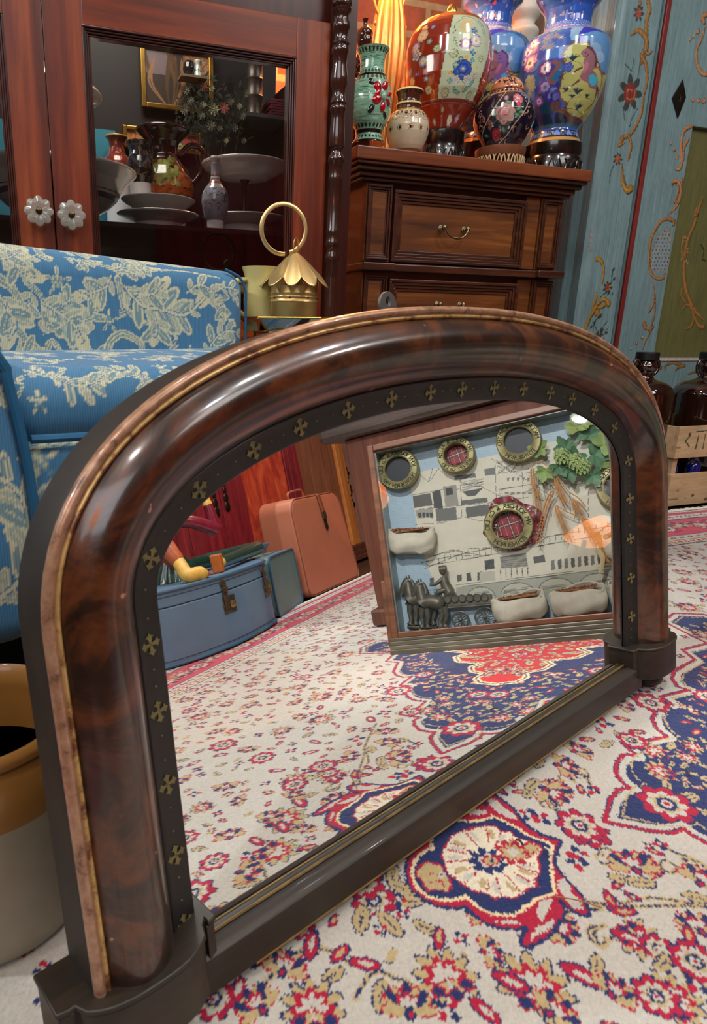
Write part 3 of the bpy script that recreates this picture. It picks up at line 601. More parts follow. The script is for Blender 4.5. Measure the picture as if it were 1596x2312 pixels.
SHG=plain('dark_shelf_edge',(34,40,38),.15,var=.1)
shz=fy(300,503,1.335)[2]
b=MB(); b.box(-.49,.612,1.335,1.69,shz-.008,shz,TB); b.build('shelf',SHG,cb)
PANE=glass('door_pane',tint=.82)
for nm,x0,x1,g0,g1,kx in (('right',xs+.001,xd,gx0,gx1,(162,484)),('left',xs-(xd-xs),xs-.001,2*xs-gx1,fy(14,150,YC_)[0],(88,475))):
    bb=.44
    b=MB(); b.box(x0,g0,YC_-.012,YC_+.01,bb,dz1,TB); dr=b.build('door',CH_,cb,bevel=.0015)
    b=MB(); b.box(g1,x1,YC_-.012,YC_+.01,bb,dz1,TB); b.build('door_stile',CH_,dr,bevel=.0015)
    b=MB(); b.box(g0-.0005,g1+.0005,YC_-.012,YC_+.01,gz1,dz1,TB); b.build('door_rail',CHH,dr,bevel=.0015)
    b=MB(); b.box(g0,g1,YC_-.012,YC_+.01,bb,bb+.07,TB); b.build('door_rail',CHH,dr,bevel=.0015)
    b=MB(); panel_frame(b,g0-.001,g1+.001,bb+.069,gz1+.001,YC_-.0125,.014,.010,TB,4); b.build('glazing_bead',CHD,dr,bevel=.0012)
    b=MB(); b.box(g0,g1,YC_+.002,YC_+.005,bb+.07,gz1,TB); b.build('pane',PANE,dr)
    kp=fy(kx[0],kx[1],YC_-.035); b=MB(); T=lambda v: TB(np.stack([v[:,0]+kp[0],kp[1]+.023-v[:,2],v[:,1]+kp[2]],1))
    b.lathe([(.005,0),(.005,.006),(.019,.012),(.0225,.017),(.0205,.021),(.014,.0235),(.007,.0225)],96,T=T,flute=(8,.10,1)); kn=b.build('crystal_knob',glass_k:=plain('cut_crystal',(232,236,226),.06,spec=.9,trans=.75,ior=1.5,var=.04) if nm=='right' else bpy.data.materials['cut_crystal'],dr)
    b=MB(); b.lathe([(.0,.021),(.006,.0215),(.0055,.0255),(.003,.0275),(0,.028)],18,T=T); b.build('knob_screw',plain('knob_screw_metal',(90,74,52),.35,.9),kn,smooth=True)
pc_=[(0,21),(8,22),(14,17),(20,22),(26,21),(32,16),(45,16),(55,20),(65,20),(72,16),(88,15),(98,20),(103,17),(110,20),(118,20),(124,17),(150,16),(175,20),(190,20),(200,16),(215,15),(225,17),(233,20),(238,17),(243,19),(250,19),(255,16),(270,16),(300,18),(322,19),(332,18),(334,15),(345,13),(352,17),(358,19),(365,19),(370,16),(400,16),(404,17),(408,16),(520,16),(524,17.5),(530,16.5),(545,16.5),(550,18.5),(556,17),(562,14),(572,15),(580,17.5),(588,17.5),(592,15),(624,15),(626,14.3),(629,14.8),(760,14)]
YP=1.275; prof=[(h*1.30/1488,fy(756,y,YP)[2]) for y,h in pc_]; prof=[(.018,1.3)]+prof+[(.019,.42),(.019,.40)]
cxp=(fy(768,150,YP)[0]+fy(748,600,YP)[0])/2
b=MB(); b.lathe([(r*.93,z) for r,z in prof[::-1]],32,(cxp,YP,0),T=TB); b.build('turned_column',plain('glossy_dark_turned_wood',(52,26,18),.2,coat=.7,var=.3,sc=25),cb,smooth=True,angle=50)
b=MB(); b.box(.565,.635,1.245,1.299,.0065,.40,TB); b.build('corner_block',CHD,cb,bevel=.002)
b=MB(); b.box(-.53,.64,1.24,1.74,1.301,1.36,TB); b.build('cabinet_cornice',CHD,cb,bevel=.002)
# ================================================================ painted wardrobe
BL=(112,140,144); cv=Canvas(1.35,2.45,.15,1.55,.0011,BL)
YW=1.70; W=lambda P,s=1.,ox=0,oy=0: np.array([fy(ox+x/s,oy+y/s,YW)[[0,2]] for x,y in P])
wa=lambda P: W(P,2.889,1200,0); wb_=lambda P: W(P,4.613,1250,400)
GR=(98,98,56); rngw=random.Random(3)
gpl=W([(1563,285),(1477,785),(1477,808),(1640,806),(1640,285)]); zg0,zg1=gpl[3][1],gpl[0][1]; xg0=(gpl[0][0]+gpl[1][0])/2
cv.poly([(xg0,zg0),(2.45,zg0),(2.45,zg1),(xg0,zg1)],GR); cv.poly([(xg0-.001,zg0-.012),(2.45,zg0-.012),(2.45,zg0),(xg0-.001,zg0)],(190,176,170))
OC,OC2,DKO,LT,GN=(136,98,46),(168,130,74),(62,54,40),(196,170,130),(46,56,50)
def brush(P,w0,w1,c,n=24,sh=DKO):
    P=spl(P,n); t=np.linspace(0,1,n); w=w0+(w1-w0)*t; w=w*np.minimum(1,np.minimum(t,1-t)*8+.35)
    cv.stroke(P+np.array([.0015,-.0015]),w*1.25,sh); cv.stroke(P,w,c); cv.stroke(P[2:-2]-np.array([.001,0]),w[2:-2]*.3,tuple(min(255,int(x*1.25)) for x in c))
for P,a_,b_ in (([(745,0),(760,60),(740,150),(735,330),(700,420)],.012,.012),([(690,0),(700,20),(690,60)],.004,.01),([(640,230),(690,200),(740,260),(730,340)],.006,.018),([(700,350),(735,420),(745,520),(725,620)],.012,.007),([(725,620),(700,760),(640,870),(570,900)],.006,.010),([(780,330),(760,350),(740,350)],.004,.006),
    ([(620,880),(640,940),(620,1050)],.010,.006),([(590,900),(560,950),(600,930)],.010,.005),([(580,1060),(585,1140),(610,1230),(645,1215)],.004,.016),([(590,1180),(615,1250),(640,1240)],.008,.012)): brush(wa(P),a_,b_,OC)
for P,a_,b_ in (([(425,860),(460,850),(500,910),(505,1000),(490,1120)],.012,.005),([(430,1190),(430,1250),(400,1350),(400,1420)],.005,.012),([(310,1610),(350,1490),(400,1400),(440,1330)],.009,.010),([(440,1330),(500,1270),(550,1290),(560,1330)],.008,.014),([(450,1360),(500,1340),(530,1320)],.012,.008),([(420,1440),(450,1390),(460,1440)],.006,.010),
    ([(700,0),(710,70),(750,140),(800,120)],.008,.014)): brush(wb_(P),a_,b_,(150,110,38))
for P,a_,b_ in (([(1330,0),(1320,120),(1260,300),(1190,390)],.006,.004),([(1220,80),(1250,50),(1290,90),(1280,180),(1240,280)],.008,.006),([(1190,430),(1240,450),(1240,500)],.012,.008),([(1230,450),(1130,440),(1040,560),(990,720),(985,900),(1010,1000),(1060,1050),(1130,1050),(1150,1000)],.009,.008),
    ([(1020,1080),(1040,1200),(1050,1300),(1040,1420),(1010,1560)],.004,.006),([(1040,1200),(1030,1320),(980,1400)],.004,.008),([(930,1510),(950,1560),(1000,1580),(1040,1540)],.013,.006),([(1010,1590),(950,1700),(920,1800)],.006,.003)): brush(wb_(P),a_,b_,(146,104,60))
g=wb_([(1185,530),(1120,560),(1060,640),(1020,760),(1000,880),(1010,950),(1070,990),(1150,980),(1190,900),(1210,700),(1215,580)]); cv.poly(g,(128,150,158)); cv.stroke(g,.0022,(150,110,70),True)
for i in range(7):
    for j in range(12):
        p=wb_([(1010+i*34+j%2*16,560+j*40)])[0]
        if inside(g,*p): cv.ell(p[0],p[1],.0022,.0026,0,(84,30,34)); 
for k in range(6):
    a_,b_=wb_([(1010,900-k*75)])[0],wb_([(1200,640-k*55+150)])[0]; 
    q=[a_+(b_-a_)*t for t in np.linspace(0,1,9) if inside(g,*(a_+(b_-a_)*t))]
    if len(q)>1: cv.stroke(q,.0016,(150,130,60))
def rose(P,s,red=(120,40,34)):
    x,y=P
    for k in range(7): a=k*.9; cv.ell(x+math.cos(a)*s*1.2,y+math.sin(a)*s*1.35,s*.75,s*.42,a,GN)
    cv.ell(x,y,s,s*1.15,0,red)
    for k in range(8): a=k*.8; P_=[(x+math.cos(a+t)*s*(.25+.08*k),y+math.sin(a+t)*s*(.3+.08*k)) for t in np.linspace(0,1.3,6)]; cv.stroke(P_,s*.13,(190,120,60) if k%2 else (140,60,44))
rose(wa([(635,610)])[0],.023); rose(wa([(690,90)])[0],.010,(150,70,50)); rose(wa([(555,1040)])[0],.009,(160,80,40)); rose(wb_([(550,1150)])[0],.010,(120,60,36)); rose(wb_([(450,1690)])[0],.012)
for P in ([(660,590),(690,480),(700,400)],[(650,450),(660,390)],[(600,420),(620,440),(650,470)],[(690,700),(650,770),(630,830)],[(590,700),(600,790)],[(500,1190),(510,1120),(530,1080)]): cv.stroke(spl(wa(P),12),.003,GN)
for P in ([(480,1250),(540,1190)],[(590,1090),(600,1000),(620,940)],[(400,1600),(420,1500),(480,1440)],[(420,1640),(500,1560),(550,1500)],[(440,1600),(400,1500)],[(500,1650),(560,1560)]): cv.stroke(spl(wb_(P),12),.0032,GN)
for x,y,r in ((610,965,.004),(620,1060,.004),(560,1210,.004),(600,1215,.003),(470,1450,.006),(410,1520,.004),(380,1560,.004),(490,1600,.006),(540,1620,.004)): cv.ell(*wb_([(x,y)])[0],r*1.5,r,.9,GN)
for x,y,r in ((905,940,.005),(925,980,.006),(945,1030,.007),(1080,210,.008),(1055,240,.006),(1030,260,.005),(1050,655,.007),(1085,660,.008),(1120,660,.009)): 
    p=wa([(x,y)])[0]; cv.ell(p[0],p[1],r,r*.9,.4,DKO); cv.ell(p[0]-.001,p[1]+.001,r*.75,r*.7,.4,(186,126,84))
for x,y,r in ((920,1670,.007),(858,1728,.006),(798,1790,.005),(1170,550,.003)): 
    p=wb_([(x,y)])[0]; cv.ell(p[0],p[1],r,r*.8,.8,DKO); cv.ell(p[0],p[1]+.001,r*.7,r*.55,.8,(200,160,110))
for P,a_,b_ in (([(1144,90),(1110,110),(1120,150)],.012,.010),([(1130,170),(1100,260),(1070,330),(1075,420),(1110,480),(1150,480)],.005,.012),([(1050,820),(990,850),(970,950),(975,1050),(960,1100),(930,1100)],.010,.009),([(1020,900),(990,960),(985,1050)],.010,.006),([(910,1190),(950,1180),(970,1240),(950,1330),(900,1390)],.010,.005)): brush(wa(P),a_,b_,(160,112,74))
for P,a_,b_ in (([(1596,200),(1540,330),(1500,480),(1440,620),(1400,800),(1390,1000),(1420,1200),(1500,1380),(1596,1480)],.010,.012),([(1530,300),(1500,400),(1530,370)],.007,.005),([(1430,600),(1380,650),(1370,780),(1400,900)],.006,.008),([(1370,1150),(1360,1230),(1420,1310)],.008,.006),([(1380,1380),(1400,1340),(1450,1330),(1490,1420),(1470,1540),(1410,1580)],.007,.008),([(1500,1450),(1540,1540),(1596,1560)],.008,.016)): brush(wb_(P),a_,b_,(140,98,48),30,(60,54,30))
for k in range(40): 
    p=wb_([(rngw.uniform(1360,1440),rngw.uniform(610,900))])[0]; cv.ell(p[0],p[1],.0014,.0016,0,(190,150,100))
for P in ([(1570,700),(1600,760),(1590,830)],[(1580,850),(1620,870)]): cv.stroke(wb_(P),.006,(46,54,34))
for P in ([(1160,2010),(1170,1960),(1250,1930),(1350,1960)],[(1270,2020),(1300,1980),(1370,1960)],[(1050,2020),(1120,1980)],[(1400,2050),(1500,2020),(1600,2040)]): brush(wb_(P),.004,.012,(120,92,44))
for x,y in ((390,560),(392,580),(375,620),(385,640),(370,690),(365,720),(375,760),(395,765),(385,775)): cv.ell(*wb_([(x,y)])[0],.0028,.002,.5,(150,90,70))
wd_=empty('painted_wardrobe',(1.95,1.85,0)); tag(wd_,'blue painted folk-art wardrobe with scrolls, roses and a green door panel','wardrobe'); TW=loc(wd_)
WM=colmat('brushed_blue_paint',.55,coat=.08,nv=.1,nsc=8,streak=((1,1,.035),210,(.62,.66,.68,1),(1.22,1.19,1.17,1)),bump=.12,bsc=200)
def painted(x0,x1,z0,z1,y0,y1=None,name='p',par=wd_,st=.0024,fx_=None,sub=None):
    y1=y0 if y1 is None else y1; X,Z=np.meshgrid(np.linspace(x0,x1,max(3,int((x1-x0)/st))),np.linspace(z0,z1,int((z1-z0)/st)),indexing='ij')
    Y=y0+(y1-y0)*(X-x0)/(x1-x0) if fx_ is None else fx_(X)
    C=cv.sample(X,Z); b=MB(); P=np.stack([X,Y,Z],-1); b.grid(TW(P.reshape(-1,3)).reshape(P.shape),C)
    e=np.array([[[x0,y0,z0],[x0,2.05,z0],[x0,2.05,z1],[x0,y0,z1]],[[x1,y1,z0],[x1,2.05,z0],[x1,2.05,z1],[x1,y1,z1]]])
    if sub: 
        q=[(x0,y0,z0),(x1,y1,z0),(x1,y1+sub,z0),(x0,y0+sub,z0),(x0,y0,z1),(x1,y1,z1),(x1,y1+sub,z1),(x0,y0+sub,z1)]
        b.add(TW(q),[(0,1,2,3),(4,7,6,5),(0,3,7,4),(1,5,6,2),(2,6,7,3)],lin(BL))
    return b.build(name,WM,par,smooth=True,angle=60)
xr0=fy(1441,400,YW)[0]; xr1=fy(1456,400,YW)[0]; xc0=fy(1345,400,YW)[0]
x_=np.array([fy(1503,0,YW)[0],fy(1382,785,YW)[0]]); xr0=x_.mean(); xr1=xr0+.0155
painted(xc0-.015,xr0-.004,.0,1.60,YW-.005,None,'corner_pilaster',sub=.3,fx_=lambda X: YW-.004+.0*X+.030*np.clip((xc0+.02-X)/.035,0,1)**2+.012*np.clip((X-(xr0-.018))/.014,0,1)**2)
b=MB(); q=[(xc0-.015,YW+.026,0),(xc0-.026,YW+.05,0),(xc0-.026,2.05,0),(xc0-.015,2.05,0)]; q+= [(x,y,1.6) for x,y,_ in q]; b.hexa(TW([q[i] for i in (0,3,2,1,4,7,6,5)]),lin(BL)); b.build('canted_side',WM,wd_)
b=MB(); b.box(xr0,xr1,YW-.009,YW+.03,.30,1.60,TW); b.build('red_strip',wood('oxblood_paint',(84,24,24),(120,40,36),(140,56,48),.45,2,5,.1),wd_,bevel=.001)
b=MB(); b.box(xr0-.006,xr0,YW+.012,YW+.04,.3,1.6,TW); b.build('door_gap',plain('dark_gap',(12,14,14),.8),wd_)
dp=painted(xr1,xg0,.30,1.60,YW-.002,None,'door_stile',sub=.02)
painted(xg0,2.42,zg1,1.60,YW-.002,None,'door_rail',dp,sub=.02)
painted(xg0+.0005,2.42,zg0-.0,zg1,YW+.012,None,'green_door_panel',dp,sub=.01)
painted(xg0,2.42,zg0-.012,zg0-.0002,YW-.001,None,'pale_bottom_bead',wd_,sub=.02)
painted(xr1,2.42,.0,zg0-.0125,YW+.002,None,'base_board',wd_,sub=.3)
b=MB(); b.box(xc0,2.42,YW+.03,2.05,.0,1.6,TW); b.build('wardrobe_body',plain('wardrobe_body_paint',(70,96,104),.6),wd_)
P=fy(1529,226,YW-.004); b=MB(); q=wa([(978,520),(998,640),(945,775),(908,640)]); q=q[::-1]; hx,hz=q.mean(0)
b.prism([(x,z) for x,z in q],0,.003,T=lambda v: TW(np.stack([v[:,0],YW-.0025-v[:,2],v[:,1]],1))); es=b.build('keyhole_escutcheon',IRON,dp,bevel=.0006)
b=MB(); b.tube([(hx,YW-.006,hz+.003),(hx,YW-.006,hz-.011)],.0028,8,T=TW); b.lathe([(0,0),(.0048,0),(.0048,.0012),(0,.0014)],14,T=lambda v: TW(np.stack([v[:,0]+hx,YW-.0056-v[:,2],v[:,1]+hz+.003],1))); b.build('keyhole',plain('keyhole_brass_shadow',(50,38,18),.5,.6),es)

b=MB(); xb0=fy(1188,50,2.15)[0]; b.box(xb0,xb0+.9,2.15,2.22,0,2.4); struct('trim_1',b,wood('brown_wall_boards',(40,24,14),(74,48,30),(100,68,44),.6,2,3,.05))
# ================================================================ blue damask armchair
AO=V3(-.109,.313,0)
def CL(P): P=np.array(P,float); return AO+P[...,0:1]*MU-P[...,1:2]*MN0+P[...,2:3]*V3(0,0,1)   # local (along, back, up) -> world
def ploc(x,y,b): p=hit(x,y,AO-MN0*b,MN0)-AO; return np.array([p@MU,p[2]])
FB,FC,FM=(62,118,156),(200,198,166),(116,146,152)
def acanthus(cv,P,w,seg=7,fill=FC,mid=FM):
    P=spl(P,seg*6); T=np.gradient(P,axis=0); T/=np.linalg.norm(T,axis=1)[:,None]+1e-9; Nn=np.stack([-T[:,1],T[:,0]],1)
    w=w*.82
    for lay in (0,1,2):
        for i in range(seg):
            t=(i+.6)/seg; j=int(t*(len(P)-1)); s=w*(math.sin(PI*min(1,t*.9+.12))**.8)*(1 if i%2 else .85)
            for sg in (-1,1):
                a=math.atan2(T[j][1],T[j][0])+sg*.85; c=P[j]+np.array([math.cos(a),math.sin(a)])*s*.5
                if lay==0: cv.ell(c[0],c[1],s*.62,s*.27,a,fill)
                if lay==1: cv.ell(c[0],c[1],s*.50,s*.17,a,mid if i%2 else (160,172,158))
                if lay==2: cv.stroke([P[j]+(c-P[j])*.1,P[j]+(c-P[j])*1.6],w*.035,fill)
        if lay==0: cv.ell(P[-1][0],P[-1][1],w*.5,w*.28,math.atan2(T[-1][1],T[-1][0]),fill)
        if lay==1: cv.stroke(P,w*.16,FB); cv.stroke(P,w*.09,fill)
def scroll(cv,P,w):
    P=spl(P,40); cv.stroke(P,w*np.linspace(1,.45,40),FC); cv.stroke(P,w*np.linspace(.62,.2,40),FM); cv.stroke(P,w*.12,FC)
def berries(cv,x,y,s):
    for i,(dx,dy) in enumerate([(0,0),(1,0),(-1,0),(.5,.9),(-.5,.9),(.5,-.9),(-.5,-.9),(0,1.7)]): cv.ell(x+dx*s,y+dy*s,s*.62,s*.62,0,FC); cv.ell(x+dx*s,y+dy*s,s*.4,s*.4,0,FM)
    for k in range(5): a=k*1.26+.3; cv.ell(x+math.cos(a)*s*2.6,y+math.sin(a)*s*2.6,s*1.2,s*.5,a,FC); cv.ell(x+math.cos(a)*s*2.6,y+math.sin(a)*s*2.6,s*.8,s*.25,a,FM)
BP=.60; fp=Canvas(-.45,.85,.15,.70,.0009,FB); Lp=lambda P: [ploc(x/1.995,500+y/1.995,BP) for x,y in P]
# patterns placed as on the photographed back (pixels of the 2x crop)
scroll(fp,Lp([(530,270),(560,380),(620,440),(700,470)]),.012); acanthus(fp,Lp([(560,300),(640,380),(740,400),(830,420),(920,340)]),.052,8)
acanthus(fp,Lp([(620,330),(690,330),(740,280)]),.036,4); acanthus(fp,Lp([(840,320),(900,280),(980,330),(1010,400)]),.036,5); acanthus(fp,Lp([(980,330),(1000,400),(1050,450)]),.024,4)
acanthus(fp,Lp([(700,440),(710,480),(700,520)]),.04,3); acanthus(fp,Lp([(500,210),(600,200),(700,190)]),.034,5); scroll(fp,Lp([(360,220),(430,190),(560,230),(700,210),(820,190),(1000,230)]),.009)
acanthus(fp,Lp([(500,260),(470,310),(420,330),(360,350)]),.034,4); acanthus(fp,Lp([(300,150),(380,180),(440,170)]),.024,4); acanthus(fp,Lp([(990,290),(1050,290),(1080,350)]),.026,4)
scroll(fp,Lp([(130,300),(190,360),(200,480)]),.009); acanthus(fp,Lp([(190,380),(260,420),(330,470),(370,550)]),.046,6); acanthus(fp,Lp([(150,330),(130,390),(140,430)]),.026,3); acanthus(fp,Lp([(280,400),(300,380),(330,360)]),.028,3)
acanthus(fp,Lp([(360,460),(410,440),(430,400)]),.03,3); berries(fp,*Lp([(262,290)])[0],.0055); berries(fp,*Lp([(490,455)])[0],.0045); berries(fp,*Lp([(855,610)])[0],.005); acanthus(fp,Lp([(540,440),(555,410),(570,390)]),.014,3)
scroll(fp,Lp([(0,290),(60,330),(110,430),(90,570)]),.014); acanthus(fp,Lp([(0,360),(40,420),(70,480),(40,540)]),.04,5); acanthus(fp,Lp([(0,110),(60,150),(90,240),(160,270)]),.036,6); acanthus(fp,Lp([(0,200),(60,180),(110,110)]),.03,4)
scroll(fp,Lp([(390,630),(470,600),(500,540),(560,510),(640,560),(620,620),(570,620)]),.016); acanthus(fp,Lp([(400,620),(430,600),(470,620)]),.02,3); acanthus(fp,Lp([(940,610),(960,540),(1020,490),(1100,500)]),.036,5); acanthus(fp,Lp([(1000,620),(1030,590),(1060,600)]),.026,3)
scroll(fp,Lp([(140,560),(200,600),(240,550),(300,640)]),.014); acanthus(fp,Lp([(200,520),(215,480),(230,470)]),.024,3); acanthus(fp,Lp([(70,620),(130,600),(200,640)]),.03,4); acanthus(fp,Lp([(760,620),(780,580),(790,530)]),.014,4); acanthus(fp,Lp([(120,200),(180,150),(220,160)]),.024,3)
# generic repeat for seat, arm and apron
ft=Canvas(0,.7,0,.7,.0012,FB); r5=random.Random(9)
for k in range(16):
    x,y,a=.09+.175*(k%4)+r5.uniform(-.02,.02),.09+.175*(k//4)+r5.uniform(-.02,.02),r5.uniform(0,6.28)
    P=[(x,y),(x+.05*math.cos(a),y+.05*math.sin(a)),(x+.1*math.cos(a+.5),y+.1*math.sin(a+.5)),(x+.13*math.cos(a+.9),y+.13*math.sin(a+.9))]; acanthus(ft,P,.055,7)
    acanthus(ft,[(x,y),(x-.03*math.cos(a),y-.04*math.sin(a)),(x-.07*math.cos(a+.6),y-.08*math.sin(a+.6))],.036,4); scroll(ft,[(x,y),(x-.05*math.sin(a),y+.05*math.cos(a)),(x-.07*math.sin(a+.9),y+.07*math.cos(a+.9)),(x-.04*math.sin(a+1.5),y+.05*math.cos(a+1.5))],.014)
    berries(ft,x+.07*math.sin(a),y-.07*math.cos(a),.0055)
def pad(x0,x1,y0,y1,z0,z1,r,fn=None,st=.004,cf=None): # rounded upholstery block in chair axes -> MB with fabric colours
    b=MB(); c=np.array([(x0+x1)/2,(y0+y1)/2,(z0+z1)/2]); h=np.array([x1-x0,y1-y0,z1-z0])/2; r=min(r,h.min()*.999)
    for ax in range(3):
        for sg in (-1,1):
            i,j=[k for k in range(3) if k!=ax]
            ni,nj=max(4,int(2*h[i]/st)),max(4,int(2*h[j]/st)); A,B=np.meshgrid(np.linspace(-h[i],h[i],ni),np.linspace(-h[j],h[j],nj),indexing='ij')
            P=np.zeros(A.shape+(3,)); P[...,i]=A; P[...,j]=B; P[...,ax]=sg*h[ax]
            inn=np.clip(P,-(h-r),h-r); d=P-inn; d/=np.linalg.norm(d,axis=-1,keepdims=True)+1e-9; Q=inn+d*r+c; U=P+c
            if fn: Q=fn(Q)
            C=cf(U,ax,sg) if cf else ft.sample(np.mod(U[...,i]*1.+.1*ax,.7),np.mod(U[...,j],.7))
            if (ax in (0,2))==(sg>0): pass
            b.grid(CL(Q),C)
            if (sg>0)==(ax==1): # orient outward
                k=(ni-1)*(nj-1); b.f[-k:]=[q[::-1] for q in b.f[-k:]]
    return b
n=N('damask_upholstery'); a=n.nd('ShaderNodeAttribute'); a.attribute_name='Col'; w=n.nd('ShaderNodeTexWave'); w.inputs['Scale'].default_value=130; w.bands_direction='X'; cr_=n.coord((1,.34,0)); n.ln(cr_,w.inputs[0])
c=n.mix(1.,a.outputs['Color'],n.ramp(w.outputs['Fac'],[(.2,(.84,.84,.84,1)),(.8,(1.08,1.08,1.08,1))]),'MULTIPLY'); c=n.mix(1.,c,n.ramp(n.noise(n.coord(),5,4),[(.3,(.92,.92,.92,1)),(.7,(1.06,1.06,1.06,1))]),'MULTIPLY')
n.bump(n.noise(n.coord(),260,3),.25,.0008); FABM=n.out(c,.72,spec=.35,sheen=.25)
ac=empty('armchair',(0,0,0)); tag(ac,'blue damask armchair with cream acanthus pattern behind the mirror','armchair')
XR=.705
def backfn(Q):
    t=(Q[...,0]+.4)/(XR+.4); Q=Q.copy(); top=np.clip((Q[...,2]-.42)/.17,0,1); Q[...,2]+=top*(.045*(1-t)**1.0-.006); Q[...,1]+=.10*(Q[...,2]-.45)*0+.006*np.sin(Q[...,0]*40)*.3; return Q
cfb=lambda U,ax,sg: fp.sample(U[...,0],U[...,2]+.0) if ax==1 else (ft.sample(np.mod(U[...,1]*.9,.7),np.mod(U[...,2],.7)) if ax==0 else fp.sample(U[...,0],.60-(U[...,1]-BP)*.5))
b=pad(-.40,XR,BP,BP+.085,.17,.592,.034,backfn,.0019,cfb); b.build('backrest',FABM,ac,smooth=True,angle=180)
b=pad(.185,XR-.01,.275,BP+.03,.385,.452,.032,lambda Q: Q+np.stack([0*Q[...,0],0*Q[...,0],.016*np.clip((Q[...,2]-.40)/.04,0,1)*np.sin(PI*np.clip((Q[...,1]-.25)/.40,0,1))],-1),.0021,lambda U,ax,sg: ft.sample(np.mod(U[...,0]*2.1+.1,.7),np.mod(U[...,1]*2.1+U[...,2]*1.6,.7))); b.build('seat_cushion',FABM,ac,smooth=True,angle=180)
b=pad(.185,XR-.01,.270,BP+.02,.20,.392,.02); b.build('seat_apron',FABM,ac,smooth=True,angle=180)
def armfn(Q): Q=Q.copy(); s=np.clip((Q[...,2]-.2)/.3,0,1); Q[...,0]+=-.020*s+.012*np.sin(s*PI); return Q
b=pad(-.04,.206,.252,BP+.03,.20,.500,.035,armfn,.0021); b.build('armrest',FABM,ac,smooth=True,angle=180)
PIP=plain('blue_piping',(36,92,130),.6,spec=.3,var=.15)
b=MB(); 
for P in ([(.205,.268,.397),(.3,.264,.395),(.45,.264,.396),(XR-.01,.268,.397)],): b.tube(CL(spl(P,40)),.0042,8)
b.build('cushion_piping',PIP,ac,smooth=True)
zz=np.linspace(.205,.465,30); P=[(.200-.020*np.clip((z-.2)/.3,0,1)+.012*math.sin(np.clip((z-.2)/.3,0,1)*PI)-.004,.256,z) for z in zz]+[(.155,.256,.497),(.10,.256,.503),(0,.256,.499)]
b=MB(); b.tube(CL(spl(P,60)),.0048,8); 
b.build('arm_piping',PIP,ac,smooth=True)
P=[(XR-.004,BP+.004,z) for z in np.linspace(.2,.555,20)]+[(XR-.014,BP+.006,.576),(XR-.04,BP+.012,.588)]
b=MB(); b.tube(CL(spl(P,50)),.0022,8); b.build('back_piping',PIP,ac,smooth=True)
LEGW=plain('dark_chair_leg',(38,22,14),.35,coat=.3)
for a_,b_ in ((.02,.31),(.64,.31),(.02,.62),(.64,.62)):
    q=MB(); T=lambda v: CL(np.stack([v[:,0]+a_,v[:,1]+b_,v[:,2]],1)); q.lathe([(.011,.0065),(.016,.02),(.013,.05),(.022,.13),(.024,.203)],20,T=T); q.build('leg',LEGW,ac,smooth=True)
b=MB(); P=CL(np.array([(a_,b_,z_) for z_ in (.0085,.199) for a_,b_ in ((-.03,.36),(XR-.03,.36),(XR-.03,.66),(-.03,.66))])); b.hexa(P); b.build('seat_shade_box',plain('under_seat_shade',(16,13,14),.95),ac)  # dark box added below the seat in place of the shade there
# ================================================================ glass and brass tray table with lantern
YT=1.12; xt,zt_=.455,.512
tr=empty('terrarium_tray_table',(xt,YT,0)); tag(tr,'geometric clear glass tray table edged in gold, holding the lantern','table')
def hexr(r,z,ph=.0,n=6,sx=1.,sy=1.): return [(xt+sx*r*math.cos(ph+2*PI*k/n),YT+sy*r*math.sin(ph+2*PI*k/n),z) for k in range(n)]
Tt=loc(tr); ph=-.55
R0,R1,R2_,R3_=hexr(.104,.513,ph),hexr(.078,.489,ph),hexr(.090,.40,ph),hexr(.055,.012,ph)
b=MB()
for A in (R0,R1,R3_,R2_):
    for i in range(6): b.tube([A[i],A[(i+1)%6]],.0021,8,T=Tt)
for A,B in ((R0,R1),(R1,R2_),(R2_,R3_)):
    for i in range(6): b.tube([A[i],B[i]],.0023,8,T=Tt)
for i in range(6): b.tube([R1[i],(np.array(R2_[i])+np.array(R2_[(i+1)%6]))/2],.0018,8,T=Tt)
b.build('brass_edge',GOLD2:=plain('bright_gold_edge',(206,164,84),.25,1,var=.1,sc=60),tr,smooth=True)
b=MB()
for A,B in ((R0,R1),(R1,R2_),(R2_,R3_)):
    for i in range(6): j=(i+1)%6; b.add(Tt([A[i],A[j],B[j],B[i]]),[(0,1,2,3)])
b.add(Tt(R1),[tuple(range(6))]); b.build('glass_panel',glass('greenish_table_glass',(.9,.96,.93),tint=.93),tr)
YL=1.10; lp=fy(658,745,YL); LX=.437
ln_=empty('candle_lantern',(LX,YL,.4905)); tag(ln_,'gold metal candle lantern with fluted conical roof and ring handle','lantern')
TLn=loc(ln_); T=lambda v: TLn(v)
LG=plain('satin_gold_metal',(196,164,104),.38,.75,var=.12,sc=25); LGR=plain('brushed_gold_roof',(216,188,128),.34,.8,var=.12,sc=25)
w_=.0395; zb,zt2=.4905,fy(658,642,YL-.04)[2]
zr=[fy(658,y,YL-.04)[2] for y in (664,668,674,681)]
b=MB(); prof=[(w_-.001,zb),(w_,zb+.001),(w_,zr[3]-.001),(w_+.0018,zr[3]+.001),(w_,zr[3]+.0035),(w_,zr[2]+.002),(w_+.0015,zr[2]+.003),(w_,zr[2]+.005),(w_,zr[0]),(w_+.0018,zr[0]+.0025),(w_,zr[0]+.005),(w_,zt2),(w_-.0015,zt2),(w_-.0015,zb+.002)]
b.lathe(prof,64,(LX,YL,0),T=T,caps=False); b.add(T([(LX+w_*math.cos(a),YL+w_*math.sin(a),zb+.001) for a in np.linspace(0,2*PI,32,endpoint=False)]),[tuple(range(32))]); b.build('lantern_body',LG,ln_,smooth=True,angle=50)
VD=plain('vent_dark',(14,12,8),.9)
